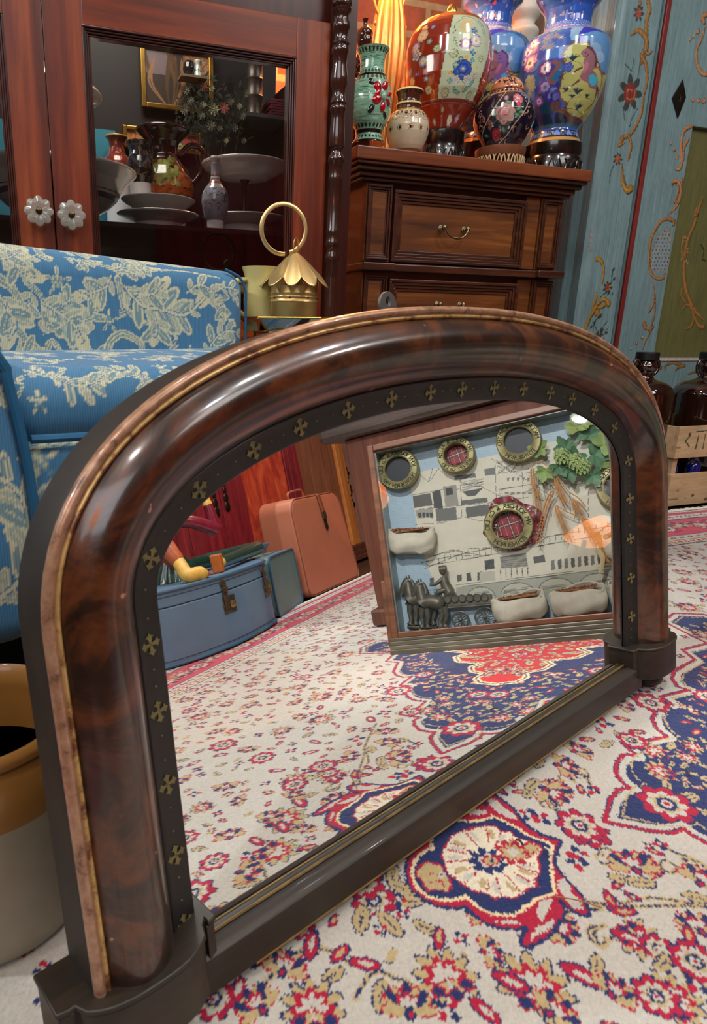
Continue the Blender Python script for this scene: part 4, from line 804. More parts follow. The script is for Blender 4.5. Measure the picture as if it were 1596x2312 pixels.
for a in np.arange(8)*PI/4+.25:
    b=MB(); b.lathe([(0,0),(.0021,0),(.0021,.0006),(0,.0006)],12,T=lambda v,a=a: T(np.stack([LX+(w_+.0002+v[:,2])*math.cos(a)-v[:,0]*math.sin(a),YL+(w_+.0002+v[:,2])*math.sin(a)+v[:,0]*math.cos(a),v[:,1]+zr[1]-.0015],1)))
    b.build('vent_hole',VD,ln_)
za_,zr0=fy(662,570,YL)[2],fy(660,637,YL-.03)[2]
th=np.linspace(0,2*PI,180,endpoint=False); t=np.linspace(0,1,22); P=np.zeros((180,22,3))
for j,s in enumerate(t):
    r=.003+.051*s**.92; f=1+.13*s*(np.abs(np.cos(th*5+.7))**1.2-.5)*1.6; P[:,j,0]=LX+r*f*np.cos(th); P[:,j,1]=YL+r*f*np.sin(th); P[:,j,2]=za_-(za_-zr0)*s**1.05+.010*s*s*(.5-np.abs(np.cos(th*5+.7)))*1.5
b=MB(); b.grid(T(P.reshape(-1,3)).reshape(P.shape),cu=True); o=b.build('lantern_roof',LGR,ln_,smooth=True,angle=75); sm_=o.modifiers.new('s','SOLIDIFY'); sm_.thickness=.0009
rc0=fy(641,517,YL); rr_=.0375; t=np.linspace(-1.35,2*PI-1.75+.3,60)
b=MB(); b.tube([(rc0[0]+rr_*(1+.03*(k/60))*math.cos(a),YL-.006+.012*k/60,rc0[2]+rr_*(1+.03*(k/60))*math.sin(a)) for k,a in enumerate(t)],.0012,10,T=T,flat=3.0); b.build('ring_handle',LGR,ln_,smooth=True)
b=MB(); 
for s in (-1,0,1): b.tube([(LX+.004*math.cos(a)+s*.0012,YL-.004+.003*s,za_+.010+.012*math.sin(a)) for a in np.linspace(0,2*PI,20)],.0009,6,T=T)
b.build('wire_loop',LG,ln_,smooth=True)
# cream relief jug standing behind the lantern
jx=fy(588,660,1.165)[0]; jz=.4905
jg=empty('relief_jug',(jx,1.165,jz)); tag(jg,'cream relief-moulded stoneware jug half hidden by the chair','jug'); Tj=loc(jg)
CRJ=plain('cream_stoneware',(196,184,120),.35,coat=.2,var=.1,sc=18,bump=.25)
h_=fy(588,603,1.165)[2]-jz
b=MB(); b.lathe([(.029,0),(.031,.004),(.029,h_*.12),(.030,h_*.5),(.026,h_*.74),(.028,h_*.86),(.033,h_),(.031,h_),(.025,h_*.84),(.024,h_*.5),(.02,.01),(0,.008)],40,(jx,1.165,jz),T=Tj,flute=(5,.02)); jb=b.build('jug_body',CRJ,jg,smooth=True)
b=MB(); b.tube(spl([(jx-.026,1.165,jz+h_*.8),(jx-.052,1.16,jz+h_*.74),(jx-.055,1.16,jz+h_*.45),(jx-.028,1.165,jz+h_*.22)],24),.0045,8,T=Tj); b.build('jug_handle',CRJ,jg,smooth=True)
# ================================================================ vases on the chest
ZT=.897
CER=colmat('glazed_ceramic',.12,coat=.6,nv=.05,nsc=40,spec=.6); CLO=colmat('cloisonne_enamel',.14,coat=.8,nv=.05,nsc=50,spec=.6); MATT=colmat('matt_ceramic',.45,nv=.05,nsc=60,coat=.1)
EBST=plain('carved_black_stand_wood',(20,16,15),.22,coat=.6,var=.3,sc=60)
class PV:
    def __init__(s,cb,ct,Y,prof,bg,rmax=None,mx=.5):
        s.cb,s.ct,s.Y=cb,ct,Y; s.prof=sorted(prof,key=lambda q:-q[0]); s.R=rmax or max(h for _,h in prof)
        s.x0=fy(cb[0],cb[1],Y)[0]; s.ys=np.array([q[0] for q in s.prof][::-1],float); s.hs=np.array([q[1] for q in s.prof][::-1],float)
        s.cv=Canvas(-PI*s.R,PI*s.R,s.ys[0]-2,s.ys[-1]+2,mx,bg); s.dep=(V3(s.x0,Y,.95)-CP)@CF; s.k=s.dep/FPX
        s.base=None
    def cx(s,y): t=(y-s.cb[1])/(s.ct[1]-s.cb[1]); return s.cb[0]+(s.ct[0]-s.cb[0])*t
    def hw(s,y): return np.interp(y,s.ys,s.hs)
    def z(s,y): return fy(s.cx(y),y,s.Y)[2]
    def p(s,X,Y): return (math.asin(max(-1,min(1,(X-s.cx(Y))/s.hw(Y))))*s.R,Y)
    def P(s,L_,sc=1,ox=0,oy=0): return [s.p(ox+x/sc,oy+y/sc) for x,y in L_]
    def body(s,name,mat,par,T,seg=180,rows=150,y0=None,y1=None,smooth_prof=True,flute=None,zoff=0):
        y0=s.ys[0] if y0 is None else y0; y1=s.ys[-1] if y1 is None else y1
        yy=np.linspace(y1,y0,rows); hh=np.interp(yy,s.ys,s.hs)
        if smooth_prof:
            for _ in range(2): hh[1:-1]=(hh[:-2]+2*hh[1:-1]+hh[2:])/4
        zz=np.array([s.z(y) for y in yy])+zoff; r=hh*s.k; f=math.atan2(-s.Y,-s.x0)
        a=np.linspace(-PI,PI,seg,endpoint=False); A,YY=np.meshgrid(a,yy,indexing='ij')
        C=s.cv.sample(A*s.R,YY); rr=np.ones((seg,1))*r
        if flute: rr=rr*(1+flute[1]*np.cos(flute[0]*A))
        Pm=np.stack([s.x0+rr*np.cos(A+f),s.Y+rr*np.sin(A+f),np.ones((seg,1))*zz],-1)
        b=MB(); b.grid(T(Pm.reshape(-1,3)).reshape(Pm.shape),C,cu=True)
        k=rows; b.f.append(tuple(i*k for i in range(seg))[::-1]); b.mi.append(0)
        return b.build(name,mat,par,smooth=True,angle=70)
    def at(s,X,Y,out=0.): # surface point & frame for a feature
        a=math.asin((X-s.cx(Y))/s.hw(Y)); f=math.atan2(-s.Y,-s.x0)+a; r=s.hw(Y)*s.k+out
        return V3(s.x0+r*math.cos(f),s.Y+r*math.sin(f),s.z(Y)),V3(math.cos(f),math.sin(f),0),V3(-math.sin(f),math.cos(f),0)
def thing(name,x,y,z,label,cat,group=None): o=empty(name,(x,y,z)); tag(o,label,cat,group); return o,loc(o)
def drop(v): return v.z(v.ys[-1])-ZT  # gap to the top of the chest
def stand(v,rows,par,T,lattice=14,mat=EBST,y_l=None,h_l=None):
    zb=ZT; b=MB(); pr=[(h*v.k,v.z(y)) for y,h in rows]; zmin=min(z for _,z in pr); pr=[(r,ZT+.0005+(z-zmin)) for r,z in pr][::-1]
    b.lathe([(0,pr[0][1])]+pr+[(0,pr[-1][1])],64,(v.x0,v.Y,0),T=T); st=b.build('carved_stand',mat,par,smooth=True,angle=45)
    return st
def scrollwork(par,c,r,z0,z1,n,T,mat,t=.0016):
    b=MB()
    for i in range(n):
        a0=2*PI*i/n; P=[(c[0]+r*math.cos(a0+q*1.5*2*PI/n/2),c[1]+r*math.sin(a0+q*1.5*2*PI/n/2),z0+(z1-z0)*(.5+.42*math.sin(q*PI*1.6+(i%2)*PI))) for q in np.linspace(-1,1,12)]
        b.tube(P,t,6,T=T)
    return b.build('carved_scroll_band',mat,par,smooth=True)
# --- green lava-glaze vase
v=PV((831,327),(838,110),1.565,[(110,36),(113,36),(117,33),(125,29),(140,26.5),(160,26),(168,28),(173,32),(177,33),(182,35),(190,40),(205,44),(225,47),(240,47),(260,44),(280,38),(293,31),(297,30),(306,29),(312,29.5),(318,33),(323,37),(327,38)],(132,182,156))
r6=random.Random(2); c=v.cv
for k in range(900):
    y=r6.uniform(113,300); x=r6.uniform(-148,148); l=r6.uniform(4,26)
    dark=abs((x%148)-74)<r6.uniform(0,74) 
    c.stroke([(x,y),(x+l*.5,y+r6.uniform(-.8,.8)),(x+l,y)],r6.uniform(.4,1.5),r6.choice([(30,70,56),(52,110,88),(196,208,176),(60,130,104)] if dark else [(180,204,176),(70,140,112),(52,104,84),(196,208,176)]))
for x in np.arange(-148,148,12.5):
    c.ell(x,121,3.6,5,0,(30,56,46)); c.ell(x,168,4,4.5,0,(36,66,54)); c.ell(x,184,4,5,0,(44,76,62)); c.ell(x,290,4,4.8,0,(28,36,34)); c.ell(x,289,2.4,3,0,(40,60,50)); c.ell(x,314,3.4,4,0,(30,50,44))
for y0,y1 in ((108,112),(173,179),(297,307),(322,328)): c.poly([(-150,y0),(150,y0),(150,y1),(-150,y1)],(22,20,20))
o,T=thing('green_vase',v.x0,v.Y,v.z(327),'green streaked glazed vase with a raised red flower at the left end of the chest','vase')
g=v.body('vase_body',CER,o,T,y0=112); zoffs=v.z(327)-ZT
RG=plain('ruby_red_glaze',(170,10,28),.08,coat=.9,var=.35,sc=90); BKG=plain('black_green_glaze',(22,30,26),.1,coat=.8); CG=plain('pale_green_glaze',(140,196,168),.12,coat=.7)
def petal(b,X,Y,w,h,rot,d=.004):
    p,nn,tt=v.at(X,Y); R_=np.array([tt*math.cos(rot)+V3(0,0,1)*math.sin(rot),-tt*math.sin(rot)+V3(0,0,1)*math.cos(rot),nn])
    b.ball((0,0,0),(w*v.k,h*v.k,d),14,9,T=lambda q: T(q@R_+p))
for X,Y,w,h,rt in ((849,210,7,9,.5),(865,206,7,9,-.5),(875,222,4.5,7,-1.2),(848,238,8,9,2.2),(861,252,6,9,3.1),(872,240,4,8,3.9),(850,224,7,5,1.2)):
    b=MB(); petal(b,X,Y,w*1.2,h*1.2,rt); b.build('red_petal',RG,o,smooth=True)
b=MB(); petal(b,862,229.5,6.6,9,0,.0055); b.build('flower_centre',CG,o,smooth=True)
for X,Y,w,h,rt in ((835.5,200,5.5,9,.4),(836,258,6,11,-.5),(866,268,5,9,.9)):
    b=MB(); petal(b,X,Y,w,h,rt,.0022); b.build('raised_leaf',BKG,o,smooth=True)
# --- cream vase
v=PV((916,342),(917,205),1.575,[(204,29),(206,31),(210,30),(216,27),(228,26),(233,26.5),(236,28.5),(239,28.5),(242,27),(250,27),(253,31),(256,36),(262,40),(275,46),(290,48.5),(305,47.5),(320,43),(333,38),(342,33)],(198,182,154)); c=v.cv
for y0,y1,cc in ((200,208,(222,206,150)),(208,234,(70,32,22)),(234,239,(214,196,140)),(239,251,(80,38,24)),(251,254,(200,180,120)),(254,256,(90,50,36)),(256,259,(206,186,130)),(259,260.2,(90,56,40))): c.poly([(-160,y0),(160,y0),(160,y1),(-160,y1)],cc)
for i,x in enumerate(np.arange(-150,150,24.5)):
    x+=-2
    for r,w in ((4.2,3.4),(8,.7),(10.5,.7),(14.5,.7)): 
        t=np.linspace(0,PI,20); c.stroke([(x+r*math.cos(a),264+r*1.05*math.sin(a)) for a in t],w if r>4.2 else .1,(60,34,26))
    c.ell(x,265,4.2,5,0,(60,30,24)); c.ell(x,263,2,2,0,(150,110,80)); c.ell(x+12.2,262,2.2,2.2,0,(60,34,26))
    c.stroke([(x+12.2,272),(x+12.2,294)],.6,(60,34,26)); c.ell(x+12.2,299,5,6.4,0,(70,44,34)); c.ell(x+12.2,299,4.2,5.6,0,(206,190,156)); c.ell(x+12.2,299,2.9,3.8,0,(36,18,16))
o,T=thing('cream_vase',v.x0,v.Y,v.z(342),'round cream vase with brown glazed neck and circle pattern beside the green vase','vase'); v.body('vase_body',CER,o,T)
# --- flower helper for porcelain
def pflower(c,x,y,s,p1,p2,cen=(220,180,90),n=6,rot=0.):
    c.petals(x,y,s*.1,s,n,s*.78,(70,60,60),rot,None); c.petals(x,y,s*.12,s*.93,n,s*.66,p1,rot); c.petals(x,y,s*.1,s*.6,n,s*.4,p2,rot); c.ell(x,y,s*.22,s*.22,0,cen)
def medal(c,x,y,s): c.ell(x,y,s,s,0,(90,90,70),8,.2); c.ell(x,y,s*.88,s*.88,0,(150,170,130),8,.2); c.petals(x,y,s*.2,s*.75,6,s*.3,(196,206,170)); c.ell(x,y,s*.2,s*.2,0,(190,130,70))
# --- large red ginger jar
v=PV((998,301),(994,60),1.665,[(57,66),(60,70),(64,74),(72,80),(85,85),(110,90),(150,92),(190,89),(220,81),(240,70),(246,67),(249,67.5),(252,64),(262,58),(275,50),(290,42),(301,36)],(140,46,26),mx=.4); c=v.cv
Q=lambda L_: v.P(L_,6.42,880,0)
pan=Q([(765,375),(740,560),(715,800),(690,1050),(665,1300),(655,1565),(760,1570),(900,1590),(1020,1605),(1105,1625),(1150,1500),(1190,1300),(1235,1100),(1265,900),(1270,700),(1250,560),(1190,450),(1100,400),(960,375)]); c.poly(pan,(186,200,168)); c.stroke(pan,1.2,(60,40,36),True)
c.poly([(-290,243),(290,243),(290,251),(-290,251)],(104,34,22)); 
for y in (243.5,251): c.stroke([(-290,y),(290,y)],1.0,(150,140,130))
for sx in (0,): 
    for x,y,s,a_,b_,n_ in ((400,560,60,(226,176,120),(236,200,150),7),(380,660,95,(214,170,130),(230,200,160),8),(300,800,85,(178,140,170),(226,200,190),7),(320,920,85,(206,196,160),(100,130,190),5),(420,1040,75,(120,140,180),(220,200,150),8),(510,570,38,(110,120,170),(150,150,190),5),(480,780,45,(110,150,140),(150,170,160),5),(470,1190,55,(170,140,160),(200,160,170),5),(480,1290,38,(110,140,180),(180,190,200),5),(290,1260,60,(214,160,80),(230,190,110),7),(250,1110,45,(130,150,170),(60,60,90),5),(340,1190,32,(60,80,140),(130,150,190),5)):
        X,Y=Q([(x,y)])[0]; pflower(c,X,Y,s/6.42*1.08,a_,b_,n=n_)
    for x,y,s in ((590,905,62),(520,1440,62),(808,1000,66),(745,1500,66),(1170,1030,50),(1065,1515,56),(735,1700,38)): X,Y=Q([(x,y)])[0]; medal(c,X,Y,s/6.42)
    for x,y,s,a_,b_,n_ in ((955,860,82,(160,110,160),(226,214,206),7),(1085,800,88,(190,186,196),(224,220,220),8),(1045,660,50,(110,150,190),(60,90,160),5),(1060,970,45,(60,110,190),(100,170,180),4),(950,1210,130,(50,90,180),(90,140,210),9),(950,1200,80,(40,70,160),(70,120,200),6),(870,1340,60,(206,206,196),(150,180,210),5),(1010,1330,60,(206,206,196),(150,180,210),5),(850,1150,45,(110,160,150),(150,190,170),4),(910,1070,38,(90,150,160),(140,180,170),4),(1060,1080,38,(80,150,170),(110,180,180),4),(980,1050,32,(210,160,80),(230,190,110),5),(1110,1170,26,(210,170,90),(230,200,130),5),(1110,1280,36,(180,140,170),(220,200,210),5),(790,1350,40,(90,150,170),(130,180,180),4),(790,1260,24,(210,160,80),(230,190,110),5)):
        X,Y=Q([(x,y)])[0]; pflower(c,X,Y,s/6.42*1.08,a_,b_,n=n_)
for P in ([(780,700),(790,800),(830,880),(870,930)],[(800,600),(780,700),(800,790)],[(840,520),(800,580),(785,640)],[(860,470),(930,440),(1000,460),(1060,500)],[(830,560),(870,500),(960,470)],[(810,640),(800,760),(850,880)]): c.stroke(spl(Q(P),16),.8,(70,60,50))
c.poly(Q([(860,570),(900,520),(980,490),(1040,540),(980,620),(950,690),(890,690),(850,630)]),(206,186,130)); c.stroke(Q([(1080,480),(1160,560),(1200,680)]),3,(150,120,170)); c.stroke(Q([(1060,500),(1140,580),(1180,700)]),3,(120,180,170))
c.stroke(spl(Q([(1000,1370),(960,1460),(900,1560)]),14),2.2,(196,150,80)); 
for x,y,a_ in ((870,1470,.8),(1010,1450,-.9),(1080,1370,-1.1),(890,1490,.2)): X,Y=Q([(x,y)])[0]; c.ell(X,Y,9,4,a_,(50,90,90)); c.ell(X,Y,8,3.2,a_,(110,170,160))
for x,y,s,a_,b_ in ((840,1830,75,(214,200,180),(230,220,200)),(940,1800,62,(150,140,160),(190,170,190)),(640,1840,55,(120,150,120),(180,180,150)),(550,1800,45,(110,130,140),(160,160,160)),(1010,1850,45,(100,130,160),(150,170,180))): X,Y=Q([(x,y)])[0]; pflower(c,X,Y,s/6.42*1.1,a_,b_,n=6)
for u0 in (-230,230,180,-170): 
    for dx,dy,s in ((0,90,13),(-12,120,12),(10,145,11),(0,180,12),(0,215,9)): pflower(c,u0+dx,dy,s,(200,170,140),(120,130,180),n=6)
o,T=thing('red_ginger_jar',v.x0,v.Y,ZT,'large rust red lidded ginger jar with a pale floral panel on a black stand','jar'); dz=0
jb=v.body('jar_body',CER,o,T,y0=60,rows=220,seg=260)
GLD=plain('gilded_red_glaze',(196,110,52),.14,.35,coat=.6,var=.2,sc=30)
b=MB(); k=v.k; zz=lambda y: v.z(y); b.lathe([(74*k,zz(64)),(71*k,zz(60)),(66*k,zz(54)),(58*k,zz(49)),(46*k,zz(44)),(30*k,zz(39)),(14*k,zz(36)),(7*k,zz(35))],64,(v.x0,v.Y,0),T=T); lid=b.build('lid',GLD,o,smooth=True)
b=MB(); b.lathe([(7*k,zz(36)),(10*k,zz(32)),(11*k,zz(26)),(10*k,zz(17)),(7*k,zz(9)),(3*k,zz(4)),(0,zz(1))],32,(v.x0,v.Y,0),T=T,flute=(6,.06)); b.build('lid_finial',GOLD2,lid,smooth=True)
zb_=v.z(301); b=MB(); b.lathe([(0,ZT+.0005),(46*k,ZT+.0005),(50*k,ZT+.004),(50*k,ZT+.5*(zb_-ZT)),(46*k,ZT+.62*(zb_-ZT)),(49*k,ZT+.72*(zb_-ZT)),(49*k,zb_-.003),(46*k,zb_),(0,zb_)],64,(v.x0,v.Y,0),T=T); stt=b.build('black_stand',EBST,o,smooth=True,angle=40)
scrollwork(stt,(v.x0,v.Y),50.5*k,ZT+.006,ZT+.5*(zb_-ZT),14,T,EBST,.0019)
# --- dark floral ginger jar
v=PV((1131,338),(1138,210),1.60,[(206,33),(212,34),(216,38),(219,43),(225,49),(235,57),(248,63),(262,66),(278,65.5),(295,60),(312,51),(326,42),(338,35)],(20,20,40),mx=.35); c=v.cv; Q=lambda L_: v.P(L_,8.87,1040,160)
r7=random.Random(8)
for k_ in range(150):
    x,y=r7.uniform(-205,205),r7.uniform(221,336); a=r7.uniform(0,6.28); s=r7.uniform(4,9)
    c.stroke(spl([(x+s*math.cos(a+t)*(1-t*.18),y+s*math.sin(a+t)*(1-t*.18)) for t in (0,.8,1.6,2.6,3.6)],14),np.linspace(2.8,.6,14),r7.choice([(176,132,104),(150,104,80),(190,150,120)]))
pan=Q([(850,540),(700,800),(560,1050),(450,1300),(415,1560),(740,1560),(900,1400),(1050,1180),(1200,960),(1260,780),(1250,590)]); c.poly(pan,(28,34,50)); 
for k_ in range(130):
    x,y=r7.choice(pan); x+=r7.uniform(-26,26); y+=r7.uniform(-26,26)
    if inside(pan,x,y): c.ell(x,y,r7.uniform(1.5,3.4),r7.uniform(1,2.4),r7.uniform(0,3),r7.choice([(60,96,76),(90,120,96),(196,196,200),(150,160,190),(120,70,70)]))
def rose2(x,y,s,c1,c2): 
    X,Y=Q([(x,y)])[0]; s=s/8.87; c.ell(X,Y,s,s*1.05,0,c1,7,.12)
    for i in range(9): a=i*.8; c.stroke([(X+s*(.85-.08*i)*math.cos(a+t),Y+s*(.9-.08*i)*math.sin(a+t)) for t in np.linspace(0,1.7,8)],s*.09,c2 if i%2 else tuple(int(q*.72) for q in c1))
    c.ell(X-s*.15,Y,s*.18,s*.25,.3,c2)
rose2(850,1000,190,(176,140,130),(196,80,90)); rose2(700,1385,115,(150,40,50),(190,90,90)); rose2(1070,720,110,(206,110,120),(226,206,196)); rose2(860,700,50,(176,120,140),(220,200,210)); rose2(1090,840,50,(196,60,90),(220,120,140)); rose2(830,1170,60,(186,150,140),(150,110,100)); rose2(960,1110,60,(196,166,156),(150,110,100)); rose2(570,1150,45,(130,80,70),(170,120,100)); rose2(580,1240,45,(130,80,70),(170,120,100))
for x,y,a_ in ((1090,930,-.6),(1140,990,-.2),(640,1020,.6),(830,1310,1.),(1060,1050,.3),(520,1370,.2),(900,800,.2)): X,Y=Q([(x,y)])[0]; c.ell(X,Y,8,4,a_,(60,100,80)); c.ell(X,Y,5,2,a_,(120,150,120))
for u0 in (-140,120): 
    for i in range(4): c.ell(u0+r7.uniform(-20,20),240+i*24,9,9,0,r7.choice([(180,130,120),(150,50,60),(200,170,160)]),7,.2)
for P in ([(850,540),(700,800),(560,1050),(450,1300),(415,1560)],[(740,1560),(900,1400),(1050,1180),(1200,960)],[(1200,960),(1260,780),(1250,590)]): c.stroke(spl(Q(P),20),1.7,(206,180,150))
c.poly([(-210,204),(210,204),(210,220),(-210,220)],(186,130,96)); 
for x in np.arange(-205,205,17): c.ell(x,213,6,3,0,(40,34,50)); c.ell(x+8,213,3,1.6,0,(226,190,160))
c.stroke([(-210,220.5),(210,220.5)],1.2,(226,180,140))
o,T=thing('floral_ginger_jar',v.x0,v.Y,ZT,'small dark lidded ginger jar painted with pink roses on a carved wooden ring stand','jar'); k=v.k
v.body('jar_body',CER,o,T,rows=180,seg=240)
ld=PV((1131,338),(1138,178),1.60,[(174,4),(175,10),(178,20),(184,28),(192,33),(200,35.5),(204,36),(206.5,36),(208,34)],(200,130,90),mx=.5,rmax=66); c=ld.cv
for k_ in range(110):
    x,y=r7.uniform(-205,205),r7.uniform(176,206); a=r7.uniform(0,6.28); c.stroke(spl([(x+9*math.cos(a+t)*(1-t*.2),y+6*math.sin(a+t)*(1-t*.2)) for t in (0,.9,1.8,2.8)],10),np.linspace(5,1.5,10),r7.choice([(26,24,44),(40,30,44),(30,26,40),(226,180,140)]))
lo=ld.body('lid',CER,o,T,rows=60,seg=160)
TEAK=plain('carved_teak_ring',(120,72,48),.38,coat=.2,var=.2,sc=60); IV=plain('pale_carved_wood',(186,158,116),.45,var=.2,sc=80)
zb_=v.z(338); hB=zb_-ZT; b=MB(); b.lathe([(0,zb_-hB*.42),(50*k,zb_-hB*.42),(54*k,zb_-hB*.25),(55*k,zb_-.002),(52*k,zb_),(0,zb_)],64,(v.x0-.002,v.Y,0),T=T); stt=b.build('ring_stand',TEAK,o,smooth=True,angle=40)
b=MB(); b.lathe([(52*k,ZT+.0004),(56*k,ZT+.0015),(56*k,ZT+.004),(50*k,ZT+.006)],64,(v.x0-.002,v.Y,0),T=T); b.build('stand_foot',IV,stt,smooth=True)
scrollwork(stt,(v.x0-.002,v.Y),53*k,ZT+.003,zb_-hB*.40,22,T,IV,.0017)
# --- cloisonne vases
def horse(c,F,col,mane,s=1.):
    c.poly(F([(900,1130),(870,1080),(880,1030),(905,1010),(885,1000),(860,985),(845,965),(860,930),(890,905),(925,880),(950,890),(980,920),(1010,960),(1025,1010),(1030,1070),(1010,1120),(1000,1160),(1040,1200),(1060,1260),(1060,1330),(1020,1370),(960,1370),(930,1310),(860,1290),(835,1250),(870,1180)]),col)
    c.stroke(spl(F([(930,880),(980,905),(1015,960),(1030,1040),(1020,1110)]),20),5*s,mane)
    c.poly(F([(910,1060),(945,1080),(930,1140),(890,1210),(860,1200),(880,1120)]),(176,110,130)); c.stroke(spl(F([(870,1000),(900,1005),(930,990),(935,960)]),10),1.2*s,(90,40,50)); 
    for P in ([(860,1140),(800,1170),(760,1210)],[(830,1290),(770,1340),(720,1375)],[(1050,1340),(1030,1480),(960,1580),(900,1640)],[(1060,1340),(1060,1500),(990,1620),(930,1680)]): c.stroke(spl(F(P),14),np.linspace(5,2.2,14)*s,(96,66,72)); q=F([P[-1]])[0]; c.ell(q[0],q[1],3.2*s,2.2*s,.5,(226,226,220))
    c.poly(F([(945,1230),(990,1200),(1060,1240),(1050,1300),(990,1345),(950,1300)]),(70,170,200)); c.stroke(spl(F([(1010,1130),(1060,1110),(1110,1200),(1100,1330),(1060,1380)]),14),4*s,(150,90,90)); q=F([(903,955)])[0]; c.ell(q[0],q[1],1.3*s,1.3*s,0,(20,14,20))
def tuft(c,x,y,s): 
    for a in np.linspace(-1.3,1.3,7): c.stroke([(x,y),(x+s*.5*math.sin(a),y-s*.6*math.cos(a*.6)),(x+s*1.1*math.sin(a),y-s*(1.1-.35*abs(a)))],[s*.2,s*.16,.3],(24,56,74))
BLU=[(30,60,170),(50,90,190),(70,120,200),(40,50,140)]
v=PV((1249,330),(1285,0),1.645,[(-14,70),(-8,69),(0,65),(10,61),(20,54),(30,49),(50,46),(65,47),(74,50),(80,56),(86,64),(92,74),(100,84),(108,88),(118,91),(140,92.5),(165,92),(190,89.5),(220,83),(250,73),(270,64),(285,55),(296,48),(300,46),(304,47),(308,48),(318,52),(330,57)],(44,86,168),mx=.45); c=v.cv; Q=lambda L_: v.P(L_,6.086,1160,0)
for k_ in range(240):
    x,y=r7.uniform(-290,290),r7.uniform(-12,300); s=r7.uniform(8,24); cc=r7.choice([(44,86,176),(60,110,190),(36,64,150),(60,80,170),(50,110,160)]) if y<225 else r7.choice([(24,54,84),(30,70,96),(20,44,76),(40,60,110)])
    c.ell(x,y,s,s*.8,0,cc)
for x,y,w in ((-150,100,40),(0,0,0)): pass
c.poly([(-290,64),(290,64),(290,78),(-290,78)],(70,104,190))
for x in np.arange(-288,290,12): c.stroke([(x,76),(x+3,68),(x+6,64),(x+9,68),(x+12,76)],1.3,(150,160,200)); c.ell(x+6,73,3,3,0,(60,120,190))
c.poly([(-290,78),(290,78),(290,86),(-290,86)],(176,150,150)); 
for x in np.arange(-288,290,20): c.ell(x,82,7,2.4,0,(206,180,210)); c.ell(x+10,82,3,2,0,(110,90,130))
for x in np.arange(-288,290,15): c.ell(x,93,8,6,0,(150,176,190)); c.ell(x,92,5,3.6,0,(80,130,190)); c.ell(x,94,2.5,2,0,(170,160,200))
for x,y,s,a_,b_ in ((230,800,110,(120,100,180),(220,196,206)),(250,960,100,(140,110,190),(226,200,200)),(300,700,70,(150,130,190),(226,206,206)),(180,900,70,(120,90,180),(210,190,206)),(440,1100,95,(70,60,160),(190,180,200)),(520,1430,110,(50,50,160),(120,130,200)),(430,1330,90,(60,60,170),(140,140,200)),(360,1490,60,(90,70,170),(170,150,200)),(560,1470,70,(40,40,140),(90,90,190))):
    X,Y=Q([(x,y)])[0]; pflower(c,X,Y,s/6.086*1.25,a_,b_,(90,100,120),n=7)
for x,y,s in ((250,1190,95),(270,1280,80),(200,1240,60),(240,1370,60)): X,Y=Q([(x,y)])[0]; c.ell(X,Y,s/6.086,s/7.5,.3,(110,140,136),6,.3); c.stroke([(X+9*math.cos(t),Y+6*math.sin(t)) for t in np.linspace(0,3.5,10)],1.2,(120,84,40))
for x,y,s in ((470,700,80),(430,800,60),(500,830,60),(560,690,50),(620,720,40)): 
    X,Y=Q([(x,y)])[0]; c.ell(X,Y,s/6.086,s/6.5,0,(84,120,170),7,.4)
    for a in np.linspace(0,6.28,8): c.stroke([(X,Y),(X+s/7*math.cos(a),Y+s/7*math.sin(a))],1.,(150,110,60))
c.poly(Q([(740,620),(820,580),(880,600),(860,680),(800,780),(740,790),(720,720)]),(130,170,200)); c.poly(Q([(820,700),(880,600),(990,560),(1060,600),(1000,650),(880,700),(850,790)]),(40,50,170))
isl=Q([(640,960),(680,880),(760,820),(850,830),(930,820),(960,900),(1000,960),(1080,1120),(1130,1160),(1200,1100),(1170,1250),(1120,1400),(1060,1540),(1000,1660),(930,1740),(860,1720),(740,1700),(680,1640),(690,1560),(620,1500),(600,1400),(620,1280),(640,1200),(670,1130),(650,1040)])
sky=Q([(880,800),(900,700),(1000,650),(1120,640),(1220,700),(1235,850),(1210,1000),(1170,1120),(1120,1160),(1060,1080),(1000,960),(960,870)]); c.poly(sky,(90,140,190)); c.ell(*Q([(1020,900)])[0],16,15,0,(130,160,190)); c.ell(*Q([(1080,980)])[0],14,12,0,(140,170,200))
c.poly(isl,(176,178,106)); c.stroke(isl,2.6,(104,70,60),True)
for i in range(0,len(isl),1): x,y=isl[i]; c.stroke([(x+4*math.cos(t),y+4*math.sin(t)) for t in np.linspace(i,i+4,8)],2.2,(104,70,60))
c.stroke(spl(Q([(600,1560),(520,1560),(560,1620),(660,1650),(760,1760),(860,1740)]),20),9,(110,74,66)); c.stroke(spl(Q([(540,1040),(600,1080),(520,1180),(480,1260),(540,1300)]),16),8,(130,90,90))
for P in ([(640,1100),(740,1060),(830,1080),(870,1130)],[(620,1430),(760,1420),(860,1470)],[(720,1520),(850,1480),(1000,1490)],[(690,1620),(800,1630),(900,1700)]): c.stroke(spl(Q(P),14),.9,(100,100,70))
for x,y,s in ((750,1050,15),(675,1420,12),(810,1450,15),(925,1480,10),(750,1500,10),(815,1630,15),(965,1700,9)): X,Y=Q([(x,y)])[0]; tuft(c,X,Y,s)
X,Y=Q([(700,1130)])[0]; pflower(c,X,Y,12,(70,90,180),(90,110,190),(60,80,170),n=5); horse(c,Q,(140,100,110),(96,60,66))
for u0 in (190,-215): pflower(c,u0,160,26,(150,130,190),(220,200,206),n=8); pflower(c,u0+30,220,20,(176,178,106),(120,150,140),n=7); pflower(c,u0-20,230,18,(60,60,160),(140,140,200),n=7)
